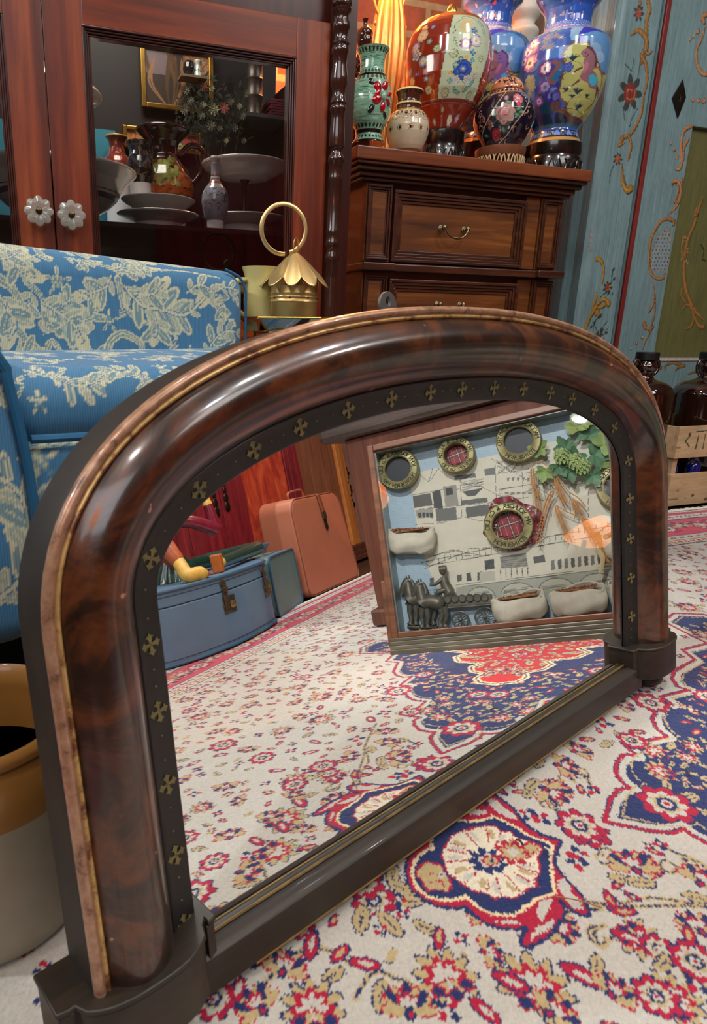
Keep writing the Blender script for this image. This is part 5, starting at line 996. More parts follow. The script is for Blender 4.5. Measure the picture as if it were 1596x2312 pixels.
for k_ in range(50): X,Y=r7.uniform(-280,280),r7.uniform(0,60); pflower(c,X,Y,r7.uniform(5,10),r7.choice([(50,70,170),(90,140,190),(150,120,110),(60,60,160)]),(120,150,200),(160,110,60),n=5)
for x in np.arange(-288,290,10): c.ell(x,296,5,4,0,(60,110,130))
c.poly([(-290,299),(290,299),(290,305),(-290,305)],(50,80,150)); c.poly([(-290,305),(290,305),(290,322),(-290,322)],(26,34,54)); c.poly([(-290,322),(290,322),(290,331),(-290,331)],(180,140,80))
for x in np.arange(-280,290,48):
    c.petals(x,318,2,13,5,6,(110,140,220),0,a0=-PI+.3,a1=-.3)
    for q in (14,20,27,34): c.stroke([(x+q+3*math.cos(t),313+4*math.sin(t)) for t in np.linspace(q,q+4,8)],1.3,(130,170,190))
o,T=thing('blue_cloisonne_vase',v.x0,v.Y,ZT,'tall blue cloisonne vase with a horse scene at the right end of the chest','vase','pair of blue cloisonne vases'); k=v.k
v.body('vase_body',CLO,o,T,rows=260,seg=280)
zb_=v.z(330); H_=zb_-ZT; b=MB(); b.lathe([(0,ZT+.0005),(58*k,ZT+.0005),(63*k,ZT+.003),(64*k,ZT+H_*.5),(60*k,ZT+H_*.62),(62*k,ZT+H_*.72),(61*k,zb_-.002),(58*k,zb_),(0,zb_)],64,(v.x0,v.Y,0),T=T); stt=b.build('black_stand',EBST,o,smooth=True,angle=40)
scrollwork(stt,(v.x0,v.Y),64*k,ZT+.005,ZT+H_*.5,16,T,EBST,.002)
# second one, further back
v2=PV((1082,330),(1092,0),1.80,[(-4,62),(4,62),(8,60),(16,52),(26,46),(40,43),(62,43),(74,47),(84,56),(94,72),(102,80),(112,84),(135,86),(170,85),(210,78),(250,66),(290,50),(305,43),(312,46),(330,52)],(44,86,168),mx=.6,rmax=92.5)
ys=np.linspace(0,1,v2.cv.h); src=(np.clip((ys*(332+6)-6+14)/(332+14),0,1)*(v.cv.h-1)).astype(int); xs_=(np.linspace(0,v.cv.w-1,v2.cv.w)).astype(int); xs_=np.roll(xs_,int(v2.cv.w*-.07)); v2.cv.im=v.cv.im[np.ix_(src,xs_)].copy()
c=v2.cv; q=v2.P([(1095,28)])[0]
for a in np.linspace(-2.9,-.2,8): c.stroke([q,(q[0]+9*math.cos(a),q[1]+9*math.sin(a))],[3,.6],(206,80,60))
for xx,yy in ((1092,52),(1105,56)): pflower(c,*v2.P([(xx,yy)])[0],11,(190,170,210),(230,220,220),n=7)
horse(c,lambda P_: [v2.p(1110+(x-900)/7.,165+(y-1000)/7.) for x,y in P_],(120,90,150),(80,50,110),.8)
o,T=thing('blue_cloisonne_vase',v2.x0,v2.Y,ZT,'tall blue cloisonne vase standing behind the red and floral ginger jars','vase','pair of blue cloisonne vases'); k=v2.k
v2.body('vase_body',CLO,o,T,rows=200,seg=200)
zb_=v2.z(330); H_=max(.006,zb_-ZT); b=MB(); b.lathe([(0,ZT+.0005),(54*k,ZT+.0005),(58*k,ZT+.003),(56*k,zb_-.002),(53*k,zb_),(0,zb_)],48,(v2.x0,v2.Y,0),T=T); b.build('black_stand',EBST,o,smooth=True,angle=40)
# white chipped baluster
w=PV((1152,330),(1160,0),1.90,[(-60,30),(-40,34),(-20,24),(0,26),(10,31),(20,34),(28,34),(38,30),(48,23),(54,23),(60,27),(67,34),(74,34),(84,30),(110,22),(140,14),(200,14),(240,30),(262,34),(272,20),(282,40),(300,40)],(206,200,188),rmax=34); c=w.cv
for k_ in range(46): 
    x,y=r7.uniform(-100,100),r7.uniform(-50,200); s=r7.uniform(.6,4); c.ell(x,y,s,s*.7,r7.uniform(0,3),(120,92,60),5,.4); c.ell(x,y,s*.6,s*.5,0,(150,136,110))
o,T=thing('white_candlestick',w.x0,w.Y,ZT,'chipped white painted turned wooden candlestick behind the blue vases','candlestick'); 
zlo=w.z(300); 
w.body('turned_stem',MATT,o,T,rows=120,seg=60); b=MB(); b.lathe([(0,ZT+.0005),(40*w.k,ZT+.0005),(40*w.k,zlo+.0005),(0,zlo+.001)],40,(w.x0,w.Y,0),T=T); b.build('candlestick_base',plain('chipped_white_paint',(206,200,188),.6),o,smooth=True,angle=40)
# brown gourd bottle
w=PV((812,325),(817,42),1.70,[(42,7),(45,6.5),(50,4),(58,5),(62,10),(66,15),(74,17.5),(82,17),(84,15),(86,17),(96,17),(106,14),(116,13),(140,20),(180,30),(230,33),(280,28),(320,22)],(62,28,18),rmax=33); c=w.cv
for x in np.arange(-104,104,3): c.stroke([(x,60),(x,82)],.9,(110,60,36))
c.poly([(-110,56),(110,56),(110,64),(-110,64)],(130,74,44))
o,T=thing('gourd_bottle',w.x0,w.Y,ZT,'dark brown ribbed gourd-necked bottle standing behind the green vase','bottle'); w.body('bottle_body',CER,o,T,rows=110,seg=72); zlo=w.z(320); b=MB(); b.lathe([(0,ZT+.0005),(22*w.k,ZT+.0005),(22*w.k,zlo+.0005),(0,zlo+.001)],40,(w.x0,w.Y,0),T=T); b.build('bottle_foot',EBST,o,smooth=True,angle=40)
# bronze bird shape left of the green vase
bx=fy(800,175,1.66); o,T=thing('bronze_ornament',bx[0],1.66,ZT,'small dark bronze bird ornament between the cabinet column and green vase','ornament'); BZ=plain('polished_bronze',(96,60,44),.18,.9,var=.3,sc=40)
b=MB(); b.ball((bx[0],1.66,bx[2]-.01),(.014,.03,.022),20,12,T=T); b.build('bird_body',BZ,o,smooth=True)
b=MB(); b.tube(spl([(bx[0]-.002,1.655,bx[2]+.005),(bx[0]+.004,1.65,bx[2]+.022),(bx[0]+.012,1.648,bx[2]+.026)],12),np.linspace(.007,.002,12),10,T=T); b.build('bird_neck',BZ,o,smooth=True)
for s_ in (-.012,0,.012):
    b=MB(); b.tube(spl([(bx[0],1.66+s_,bx[2]),(bx[0]-.004,1.67+s_,bx[2]+.03),(bx[0]+.012,1.68+s_,bx[2]+.045)],12),np.linspace(.006,.001,12),8,T=T); b.build('tail_feather',BZ,o,smooth=True)
b=MB(); b.lathe([(0,ZT+.0005),(.016,ZT+.0005),(.006,ZT+.01),(.005,bx[2]-.02),(0,bx[2]-.02)],24,(bx[0],1.66,0),T=T); b.build('bird_pedestal',BZ,o,smooth=True)
# gilt lamp with scroll handles
lx=fy(876,100,1.88)[0]; kk=((V3(lx,1.88,1.1)-CP)@CF)/FPX
zl=lambda y: fy(876,y,1.88)[2]
o,T=thing('gilt_table_lamp',lx,1.88,ZT,'tall fluted gilt table lamp with scroll handles glowing behind the vases','lamp'); LGD=plain('lamp_gilt',(214,160,84),.3,.55,var=.12,sc=20)
b=MB(); b.lathe([(0,ZT+.0005),(52*kk,ZT+.0005),(52*kk,ZT+.012),(30*kk,ZT+.03),(20*kk,ZT+.05),(26*kk,zl(250)),(34*kk,zl(180)),(38*kk,zl(110)),(33*kk,zl(50)),(24*kk,zl(0)),(20*kk,zl(-40)),(26*kk,zl(-60)),(8*kk,zl(-70)),(8*kk,zl(-110)),(0,zl(-110))],120,(lx,1.88,0),T=T,flute=(13,.07)); b.build('lamp_base',LGD,o,smooth=True,angle=60)
for s_,pts in ((-1,[(862,-60),(842,-20),(846,20),(858,45),(852,58),(845,55),(846,48)]),(1,[(890,-60),(918,-30),(908,10),(895,40),(898,62),(910,70),(914,62)])):
    P=[fy(x,y,1.88-.0) for x,y in pts]; b=MB(); b.tube(spl([(p[0],1.875,p[2]) for p in P],50),np.linspace(.0035,.0045,50),10,T=T); b.build('scroll_handle',LGD,o,smooth=True)
b=MB(); zs=zl(-95); b.lathe([(.11,zs-.02),(.085,zs+.10),(.083,zs+.10),(.108,zs-.02)],48,(lx,1.88,0),T=T,caps=False)
n=N('lamp_shade_fabric'); n.ln(n.ramp(n.noise(n.coord(),40,3),[(.3,L((230,150,80))),(.7,L((240,170,96)))]),n.b.inputs['Base Color']); n.b.inputs['Roughness'].default_value=.8; n.b.inputs['Transmission Weight'].default_value=.0; n.b.inputs['Emission Color'].default_value=L((255,150,70)); n.b.inputs['Emission Strength'].default_value=1.5; b.build('lamp_shade',n.m,o,smooth=True,angle=50)
pl=bpy.data.lights.new('lamp_bulb_light','POINT'); pl.energy=34; pl.color=(1,.48,.16); pl.shadow_soft_size=.02; po=bpy.data.objects.new('lamp_bulb_light',pl); COL.objects.link(po); po.location=(lx-.03,1.88,zl(-112)+.0); po.parent=None
# orange paper scrap on the chest edge
b=MB(); p=fy(992,345,1.53); 
for i in range(5): x=p[0]+.008*i-.016; b.tube(spl([(x,1.53,ZT+.001),(x+.004,1.527,ZT+.005),(x+.009,1.531,ZT+.002+.002*(i%2))],8),.0011,6)
tag(b.build('paper_scrap',plain('orange_tissue',(214,96,50),.7),smooth=True),'tiny crumpled orange scrap on the front edge of the chest top','scrap')
# ================================================================ contents of the display cabinet
SZ=shz; WHC=colmat('white_ironstone',.16,coat=.5,nv=.04,nsc=20)
def pot(name,lab,cat,cb,ct,Y,prof,bg,mat=None,paint=None,mx=.6,seg=96,rows=110,group=None,foot=True,part='body',flute=None):
    v=PV(cb,ct,Y,prof,bg,mx=mx)
    if paint: paint(v)
    o,T=thing(name,v.x0,Y,SZ,lab,cat,group); v.body(part,mat or CER,o,T,rows=rows,seg=seg,flute=flute); zlo=v.z(v.ys[-1]); r=v.hs[-1]*v.k
    if foot and zlo-SZ>.001:
        b=MB(); b.lathe([(0,SZ+.0004),(r*.96,SZ+.0004),(r,zlo+.0005),(0,zlo+.001)],48,(v.x0,Y,0),T=T); b.build('foot_ring',mat or CER,o,smooth=True,angle=40)
    return v,o,T
def band_paint(v):
    for y0,y1,cc in ((436,438,(40,54,84)),(444,454,(24,44,84))): v.cv.poly([(-600,y0),(600,y0),(600,y1),(-600,y1)],cc)
pot('wash_bowl','large white wash bowl with a navy band in the cabinet','bowl',(133,500),(130,385),1.44,[(384,186),(388,187),(392,184),(400,176),(412,163),(430,151),(450,138),(468,118),(482,95),(492,70),(496,62)],(196,196,190),WHC,band_paint,1.)
b=MB()
# jug standing in the bowl
v=PV((112,440),(108,160),1.45,[(160,58),(166,74),(178,95),(195,117),(206,129),(213,134),(219,130),(227,112),(238,92),(252,80),(275,76),(305,80),(340,90),(370,103),(395,112),(425,100),(455,70)],(188,188,180),mx=1.)
o,T=thing('wash_jug',v.x0,1.45,v.z(455),'white ironstone wash jug with a wide flared lip standing in the wash bowl','jug'); v.body('jug_body',WHC,o,T,rows=90,seg=80)
b=MB(); P=[(v.x0-.08,1.45,v.z(250)),(v.x0-.15,1.44,v.z(240)),(v.x0-.165,1.44,v.z(300)),(v.x0-.10,1.45,v.z(370))]; b.tube(spl(P,30),.009,10,T=T); b.build('jug_handle',WHC,o,smooth=True)
def floral(v):
    for k in range(60): pflower(v.cv,r7.uniform(-v.R*PI,v.R*PI),r7.uniform(314,405),r7.uniform(4,8),r7.choice([(206,86,50),(170,50,50),(196,110,70)]),(220,140,90),(40,30,40),n=6)
    v.cv.poly([(-150,306),(150,306),(150,312),(-150,312)],(196,150,60))
pot('imari_vase','small orange and red floral vase with gilt rim beside the wash bowl','vase',(267,410),(265,309),1.655,[(308,25),(311,26),(314,22),(322,18),(335,17),(348,20),(358,28),(368,34),(380,37),(392,36),(405,30)],(120,50,44),None,floral,foot=True)
def crest(v):
    c=v.cv; c.poly([v.p(x,y) for x,y in ((294,330),(340,330),(342,350),(333,372),(318,385),(303,372),(293,350))],(60,66,72)); c.poly([v.p(x,y) for x,y in ((298,334),(336,334),(337,350),(318,378),(299,350))],(34,38,44)); c.stroke([v.p(317,340),v.p(317,376)],2,(150,140,110)); c.ell(*v.p(317,340),6,6,0,(120,110,90)); c.stroke([v.p(300,392),v.p(318,400),v.p(336,392)],2,(130,110,60)); c.stroke([v.p(292,356),v.p(300,350)],2,(170,140,60)); c.stroke([v.p(344,356),v.p(336,350)],2,(170,140,60))
v,o,T=pot('crested_tankard','dark glazed crested tankard behind the wash bowl rim','tankard',(318,420),(316,322),1.575,[(321,30),(324,31),(330,27),(342,23),(355,25),(370,31),(385,33),(400,30),(415,25)],(40,22,18),None,crest)
def ewer(v):
    c=v.cv
    for k in range(60): c.ell(r7.uniform(-60,60),r7.uniform(372,398),r7.uniform(6,14),6,0,(110,56,28))
    for k in range(160): c.ell(r7.uniform(-160,160),r7.uniform(405,450),r7.uniform(6,16),7,0,r7.choice([(170,84,34),(186,98,44),(150,70,30)]))
    for k in range(70): X,Y=r7.gauss(372,20),r7.gauss(392,17); c.ell(*v.p(X,max(366,Y)),r7.uniform(5,10),r7.uniform(4,8),0,r7.choice([(124,132,70),(140,146,84),(110,116,60)]))
    for k in range(14): X,Y=r7.gauss(372,22),r7.gauss(415,9); c.ell(*v.p(X,Y),4,3,r7.uniform(0,3),(70,80,40))
    c.ell(*v.p(388,387),7,4,.5,(30,44,24)); c.poly([(-250,448),(250,448),(250,500),(-250,500)],(64,60,34))
v,o,T=pot('treacle_glaze_ewer','large brown flared ewer with green and orange painted body','ewer',(372,490),(366,292),1.62,[(291,58),(293,61),(298,62),(304,57),(312,47),(322,37),(335,33),(352,33),(366,40),(384,55),(405,66),(430,71),(452,70),(472,62),(490,50)],(48,20,14),None,ewer,rows=160,seg=140)
P=[fy(x,y,1.61) for x,y in ((404,352),(428,330),(452,334),(462,356),(452,392),(432,418))]; b=MB(); b.tube(T(spl(P,30)),.0065,10); b.build('ewer_handle',plain('treacle_glaze',(54,24,16),.12,coat=.7),o,smooth=True)
pot('white_dish','shallow white dish with sloping sides stacked on a white plate','dish',(358,480),(358,452),1.42,[(451,86),(453,87),(456,85),(466,73),(476,57),(482,48),(485,46)],(200,200,196),WHC,None,1.,foot=False)
v,o,T=pot('white_plate','plain white plate under the shallow dish','plate',(358,506),(358,484),1.42,[(484,95),(486,97),(489,94),(495,78),(501,62),(505,55)],(196,196,190),WHC,None,1.)
def flaskp(v):
    c=v.cv
    for y0,y1,cc in ((395,399,(150,80,40)),(399,403,(200,200,196)),(410,416,(160,86,44)),(404,406,(150,80,40))): c.poly([(-120,y0),(120,y0),(120,y1),(-120,y1)],cc)
    for k in range(70): x,y=r7.uniform(-100,100),r7.uniform(422,485); a=r7.uniform(0,6); c.stroke([(x+6*math.cos(a+t),y+6*math.sin(a+t)) for t in np.linspace(0,2.5,7)],1.6,r7.choice([(40,54,70),(60,74,50),(120,60,70),(40,50,44)]))
v,o,T=pot('painted_flask','white and blue painted flask with a ball stopper','flask',(486,500),(477,350),1.43,[(371,10),(376,9),(386,9),(396,9.5),(408,12),(418,18),(426,25),(440,31),(455,33),(472,31),(488,26),(499,20)],(150,156,170),None,flaskp)
b=MB(); kk=v.k; zq=lambda y: v.z(y); b.lathe([(9*kk,zq(371)),(10*kk,zq(369)),(7*kk,zq(366)),(10.5*kk,zq(362)),(12*kk,zq(357)),(10*kk,zq(352)),(0,zq(349))],32,(v.x0,1.43,0),T=T); b.build('flask_stopper',plain('grey_white_glaze',(176,172,168),.25,coat=.4),o,smooth=True)
v,o,T=pot('cake_stand','white footed cake stand with a beaded rim behind the gold lantern ring','cake stand',(552,494),(552,372),1.56,[(371,99),(373,100),(377,99),(386,92),(396,72),(401,58),(404,56),(407,20)],(196,192,188),WHC,None,1.,foot=False)
b=MB(); b.lathe([(12*v.k,v.z(405)),(10*v.k,v.z(411)),(4.5*v.k,v.z(420)),(4.5*v.k,v.z(480)),(12*v.k,SZ+.022)],28,(v.x0,1.56,0),T=T); b.build('stand_stem',plain('dark_metal_stem',(50,52,56),.3,.6),o,smooth=True)
vv=PV((552,512),(552,494),1.56,[(492,98),(494,99),(497,96),(503,75),(509,58),(512,54)],(190,188,176),mx=1.); vv.body('lower_tier',WHC,o,T,rows=50,seg=90)
b=MB(); zlo=vv.z(512); b.lathe([(0,SZ+.0004),(52*vv.k,SZ+.0004),(54*vv.k,zlo+.001),(0,zlo+.001)],48,(vv.x0,1.56,0),T=T); b.build('tier_foot',WHC,o,smooth=True,angle=40)
# teal panel and pictures stand in for reflections in the door glass; small shelves
q=[fy(150,262,1.697),fy(262,352,1.697)]; b=MB(); b.box(-.1,q[1][0],1.692,1.699,SZ+.02,q[0][2]-.02,TB); b.build('reflected_teal_panel',plain('reflected_teal',(48,136,156),.6,var=.08,sc=6),cb)
def picture(name,lab,x0,y0,x1,y1,Y,fw,fn,skip=()):
    a,c_=fy(x0,y0,Y),fy(x1,y1,Y); X0,X1,Z1,Z0=a[0],c_[0],a[2]-.01,c_[2]; o,T=thing(name,(X0+X1)/2,Y,Z0,lab,'picture'); pc=Canvas(X0,X1,Z0,Z1,.0012,(60,50,40)); fn(pc,X0,X1,Z0,Z1)
    gx,gz=np.meshgrid(np.linspace(X0+fw*.8,X1-fw*.8,130),np.linspace(Z0+fw*.8,Z1-fw*.8,130),indexing='ij'); b=MB(); Pm=np.stack([gx,0*gx+Y-.004,gz],-1); b.grid(T(Pm.reshape(-1,3)).reshape(Pm.shape),pc.sample(gx,gz)); b.build('painted_canvas',MATT,o)
    for k,(p0,p1,p2,p3) in enumerate(((X0,X0+fw,Z0,Z1),(X1-fw,X1,Z0,Z1),(X0+fw,X1-fw,Z0,Z0+fw),(X0+fw,X1-fw,Z1-fw,Z1))):
        b=MB(); b.box(p0,p1,Y-.010,Y+.004,p2,p3,T); b.build('gilt_frame_side',GOLD,o,bevel=.002)
def pamp(c,X0,X1,Z0,Z1):
    W_,H_=X1-X0,Z1-Z0
    c.poly([(X0,Z0+H_*.55),(X0+W_*.4,Z0+H_*.55),(X0+W_*.4,Z1),(X0,Z1)],(120,104,106)); c.poly([(X0+W_*.6,Z0+H_*.5),(X1,Z0+H_*.5),(X1,Z1),(X0+W_*.6,Z1)],(150,110,80))
    for k in range(14): x=X0+W_*r7.uniform(.1,.7); t=r7.uniform(-.2,.2); P=spl([(X0+W_*.4,Z0),(x,Z0+H_*.4),(x+W_*t*.5,Z0+H_*r7.uniform(.7,.95))],16); c.stroke(P,np.interp(np.linspace(0,1,16),[0,.5,.8,1],[.001,.004,.008,.002]),r7.choice([(130,96,64),(104,76,50),(150,110,76),(90,66,44)]))
    for k in range(400): x,y=X0+W_*r7.uniform(.62,1),Z0+H_*r7.uniform(.55,1); c.ell(x,y,.003,.0016,r7.uniform(0,3),r7.choice([(170,130,96),(120,84,60),(190,150,110)]))
def roses(c,X0,X1,Z0,Z1):
    W_,H_=X1-X0,Z1-Z0; c.poly([(X0,Z0),(X0+W_*.4,Z0),(X0+W_*.4,Z1),(X0,Z1)],(206,140,70))
    for k in range(60): x=X0+W_*r7.uniform(.05,.45); c.stroke([(x,Z0),(x+.01,Z1)],.002,r7.choice([(226,150,80),(190,110,60),(210,170,110)]))
    for k in range(260): c.ell(X0+W_*r7.uniform(.42,1),Z0+H_*r7.uniform(0,1),r7.uniform(.003,.009),r7.uniform(.002,.006),r7.uniform(0,3),r7.choice([(220,220,190),(150,170,110),(110,130,80),(230,226,200),(196,206,150),(190,70,60)]))
    for x,y,s in ((.86,.55,.022),(.8,.85,.013),(.93,.25,.012)): rose_(c,X0+W_*x,Z0+H_*y,s)
def rose_(c,x,y,s):
    c.ell(x,y,s,s,0,(206,90,84),7,.15)
    for k in range(8): a=k*.8; c.stroke([(x+math.cos(a+t)*s*(.2+.09*k),y+math.sin(a+t)*s*(.2+.09*k)) for t in np.linspace(0,1.6,7)],s*.12,(230,140,120) if k%2 else (170,60,60))
picture('reflected_pampas_picture','gilt framed picture of dried pampas grass standing in for a reflection in the cabinet glass',314,84,480,262,1.688,.011,pamp)  # picture mirrored from the room, built solid behind the pane
picture('reflected_rose_picture','small bright gilt framed rose picture standing in for a glass reflection behind the ewer',275,272,456,352,1.690,.009,roses)  # another mirrored picture built solid behind the pane
zs1=fy(600,263,1.62)[2]; b=MB(); b.box(fy(548,255,1.62)[0],.612,1.60,1.695,zs1-.008,zs1,TB); b.build('small_shelf',plain('grey_shelf_paint',(60,58,56),.5),cb)
a_=fy(574,250,1.64); o,T=thing('book_stack_tin',a_[0],1.64,zs1,'tall dark pewter canister with ring bands on the small cabinet shelf','canister'); zt5=fy(574,122,1.64)[2]
pw=plain('old_pewter',(92,84,78),.4,.7,var=.3,sc=60); r_=.0185; b=MB(); b.lathe([(0,zs1+.0004),(r_+.002,zs1+.0004),(r_,zs1+.006)]+[q for z_ in (.33,.6,.85) for q in ((r_,zs1+(zt5-zs1)*z_-.003),(r_+.0018,zs1+(zt5-zs1)*z_),(r_,zs1+(zt5-zs1)*z_+.003))]+[(r_,zt5),(0,zt5)],40,(a_[0],1.64,0),T=T); b.build('canister_body',pw,o,smooth=True,angle=35); o.name='pewter_canister'
b0_=fy(606,262,1.63)[0]; proto=None; nb=7; zt6=fy(628,228,1.63)[2]; hb=(zt6-zs1)/nb
for k in range(nb):
    if proto is None:
        o,T=thing('maroon_book',b0_+.025,1.64,zs1,'','book','maroon books stacked on the small cabinet shelf'); 
        b=MB(); b.box(b0_,b0_+.042,1.615,1.68,zs1+.0003,zs1+hb*.93,T); b.build('cover',plain('maroon_cloth_cover',(96,20,40),.6),o,bevel=.0006); proto=o
    else: o=copy_tree(proto); o.location.z=zs1+hb*k; o.location.x+=.0012*(-1)**k
    o['label']=['bottom maroon book of the flat stack beside the pewter canister','second maroon book from the bottom of the flat stack','third maroon book from the bottom of the flat stack','middle maroon book of the flat stack beside the canister','third maroon book from the top of the flat stack','second maroon book from the top of the flat stack','topmost maroon book of the flat stack beside the canister'][k if k<3 else k]
lz=fy(432,177,1.66)[2]; l0,l1=fy(404,177,1.66)[0],fy(462,177,1.66)[0]; b=MB(); b.box(l0,l1,1.635,1.675,lz-.005,lz,TB); b.build('bracket_shelf',plain('worn_pale_shelf',(120,96,70),.6),cb)
v=PV((447,176),(447,136),1.655,[(136,7),(138,7.5),(146,5),(156,6.5),(166,9),(174,10),(176,9.5)],(206,214,206),mx=.3); 
for k in range(40): v.cv.ell(r7.uniform(-31,31),r7.uniform(157,169),2,1.3,r7.uniform(0,3),(60,110,50))
o,T=thing('bud_vase',v.x0,1.655,lz,'tiny white bud vase with a green leaf band on the bracket shelf','vase'); v.body('vase_body',CER,o,T,rows=50,seg=40,zoff=lz-v.z(176)+.0004)
v=PV((427,176),(425,138),1.66,[(138,8),(144,13),(156,14),(166,12),(172,8),(176,8)],(40,40,40),mx=.5); o,T=thing('dark_jar',v.x0,1.66,lz,'small round dark jar beside the tiny bud vase','jar'); v.body('jar_body',CER,o,T,rows=40,seg=32,zoff=lz-v.z(176)+.0004)
# dried flower bouquet set inside for one mirrored in the cabinet glass
o,T=thing('reflected_bouquet',.43,1.655,SZ,'dried bouquet of pale daisies and one pink bloom standing in for a reflection in the cabinet glass','bouquet'); fc=[plain('dried_cream_petals',(150,150,116),.8),plain('dried_grey_petals',(110,112,96),.8),plain('dried_pink_petals',(168,92,86),.8),plain('dried_orange_petals',(120,72,40),.8)]
LFM=plain('dried_foliage',(44,52,36),.85,var=.3)
def bloom(p,s,m,seed):
    b=MB(); rr=random.Random(seed); n_=9
    for ring,(rad,ln,z_) in enumerate(((1,.55,0),(.62,.4,.25),(.3,.28,.4))):
        for i in range(n_-ring*2):
            a=2*PI*i/(n_-ring*2)+ring*.4; d=V3(math.cos(a),-.25,math.sin(a)); d/=np.linalg.norm(d); c_=p+d*s*rad*.55+V3(0,-s*z_*.8,0); t_=V3(-math.sin(a),0,math.cos(a))
            q=[c_-d*s*ln*.6,c_+t_*s*.16,c_+d*s*ln*.55+V3(0,-s*.12,0),c_-t_*s*.16]; b.add(T(np.array(q)),[(0,1,2,3)])
    b.ball(T((p+V3(0,-s*.35,0))[None])[0],s*.16,8,6); b.build('bloom',m,o)
spots=[(458,238,.011,0),(482,248,.017,0),(505,245,.016,2),(476,284,.015,1),(430,228,.012,1),(520,230,.011,1),(455,262,.012,1),(540,240,.010,0),(548,262,.011,1),(495,290,.010,1),(415,250,.012,1),(478,200,.009,0),(460,198,.013,3),(530,290,.011,1),(510,318,.008,0),(550,318,.009,1),(420,205,.011,1),(556,212,.010,1)]
cen_=V3(.43,1.66,SZ+.03)
for i,(x,y,s,k) in enumerate(spots): bloom(fy(x,y,1.64-.02*(i%3)),s,fc[k],i)
b=MB(); rr=random.Random(4)
for i in range(420):
    x,y=rr.gauss(486,40),rr.gauss(255,32); p=fy(max(398,min(572,x)),y,1.655-.02*rr.random()); a=rr.uniform(0,6.28); s=rr.uniform(.004,.010); d=V3(math.cos(a),rr.uniform(-.3,.3),math.sin(a))*s; t_=V3(-math.sin(a),.2,math.cos(a))*s*.3; b.add(T(np.array([p-d,p+t_,p+d,p-t_])),[(0,1,2,3)])
for (x,y,s,k) in spots[::2]: b.tube(T(spl([cen_,(cen_+fy(x,y,1.65))/2+V3(.01,0,0),fy(x,y,1.65)],12)),.0009,5)
tag(b.build('foliage',LFM,o),kind='stuff'); b=MB(); b.lathe([(0,SZ+.0004),(.018,SZ+.0004),(.02,SZ+.02),(.012,SZ+.05),(.015,SZ+.06)],28,(cen_[0],cen_[1],0),T=T); b.build('bouquet_pot',EBST,o,smooth=True)
# ================================================================ crate and demijohns
cx0,cx1,cy0,cy1,ch_=1.735,2.14,1.376,1.655,fy(1497,966,1.376)[2]
zc=lambda y: fy(1545,y,1.376)[2]
o,T=thing('wooden_crate',1.93,1.5,0,'rustic slatted pine crate with green painted letters holding brown demijohns','crate'); PINE=colmat('raw_pine',.65,nv=.14,nsc=9,streak=((.1,1,1),60,(.72,.66,.6,1),(1.06,1.05,1.02,1)),bump=.2,bsc=120)
lt=lin((206,178,140)); b=MB(); 
cc=Canvas(cx0,cx1,0,ch_+.01,.0012,(206,178,140)); Wc=lambda L_: np.array([fy(1300+x/2.821,740+y/2.821,1.376)[[0,2]] for x,y in L_]); GRN=(40,76,62)
for k in range(26): cc.ell(r7.uniform(cx0,cx1),r7.uniform(0,ch_),r7.uniform(.003,.02),r7.uniform(.001,.004),0,r7.choice([(176,140,104),(190,160,120),(150,116,86)]))
for k in range(9): x,y=r7.uniform(cx0,cx1),r7.uniform(0,ch_); cc.ell(x,y,.006,.005,0,(120,84,60)); cc.ell(x,y,.003,.0025,0,(80,54,40))
cc.stroke(Wc([(728,688),(697,722),(722,758)]),.0042,GRN); cc.stroke(Wc([(783,684),(762,770)]),.0042,GRN); cc.stroke(Wc([(825,680),(808,772)]),.0042,GRN); cc.stroke(Wc([(770,662),(840,655),(900,652)]),.0034,GRN); cc.stroke(Wc([(880,682),(866,770)]),.0042,GRN)
def slat(z0,z1,nm):
    gx,gz=np.meshgrid(np.linspace(cx0,cx1,260),np.linspace(z0,z1,50),indexing='ij'); b=MB(); Pm=np.stack([gx,0*gx+cy0,gz],-1); b.grid(T(Pm.reshape(-1,3)).reshape(Pm.shape),cc.sample(gx,gz)); b.box(cx0,cx1,cy0+.0006,cy0+.009,z0,z1,T,lt); b.build(nm,PINE,o)
slat(zc(1034),ch_,'front_slat'); slat(.004,zc(1070),'front_slat')
for z0,z1 in ((zc(1034),ch_),(.004,zc(1070))):
    for x in (cx0+.0005,cx1-.009): b=MB(); b.box(x,x+.0085,cy0+.01,cy1,z0,z1-.001,T,lt); b.build('side_slat',PINE,o)
    b=MB(); b.box(cx0,cx1,cy1,cy1+.009,z0,z1,T,lt); b.build('back_slat',PINE,o)
for x in (cx0+.0095,cx1-.027):
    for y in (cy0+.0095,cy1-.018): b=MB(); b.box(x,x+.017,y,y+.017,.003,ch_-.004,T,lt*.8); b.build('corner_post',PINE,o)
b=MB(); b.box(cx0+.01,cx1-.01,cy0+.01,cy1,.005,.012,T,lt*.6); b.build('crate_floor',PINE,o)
AMB=plain('amber_brown_glass',(34,15,9),.05,coat=1,spec=.9,var=.25,sc=12); CAPM=plain('black_screw_cap',(16,15,15),.45)
Yj=1.50; 
def jug_prof(kx,zb):
    px=lambda y: fy(kx,y,Yj)[2]; dep=(V3(fy(kx,880,Yj)[0],Yj,.4)-CP)@CF; k=dep/FPX
    return [(64*k,zb),(68*k,zb+.01),(68.5*k,px(905)),(67*k,px(890)),(60*k,px(874)),(46*k,px(863)),(28*k,px(857)),(20*k,px(852)),(18*k,px(842)),(21*k,px(834)),(23*k,px(826)),(20*k,px(819)),(18*k,px(813))],k,px
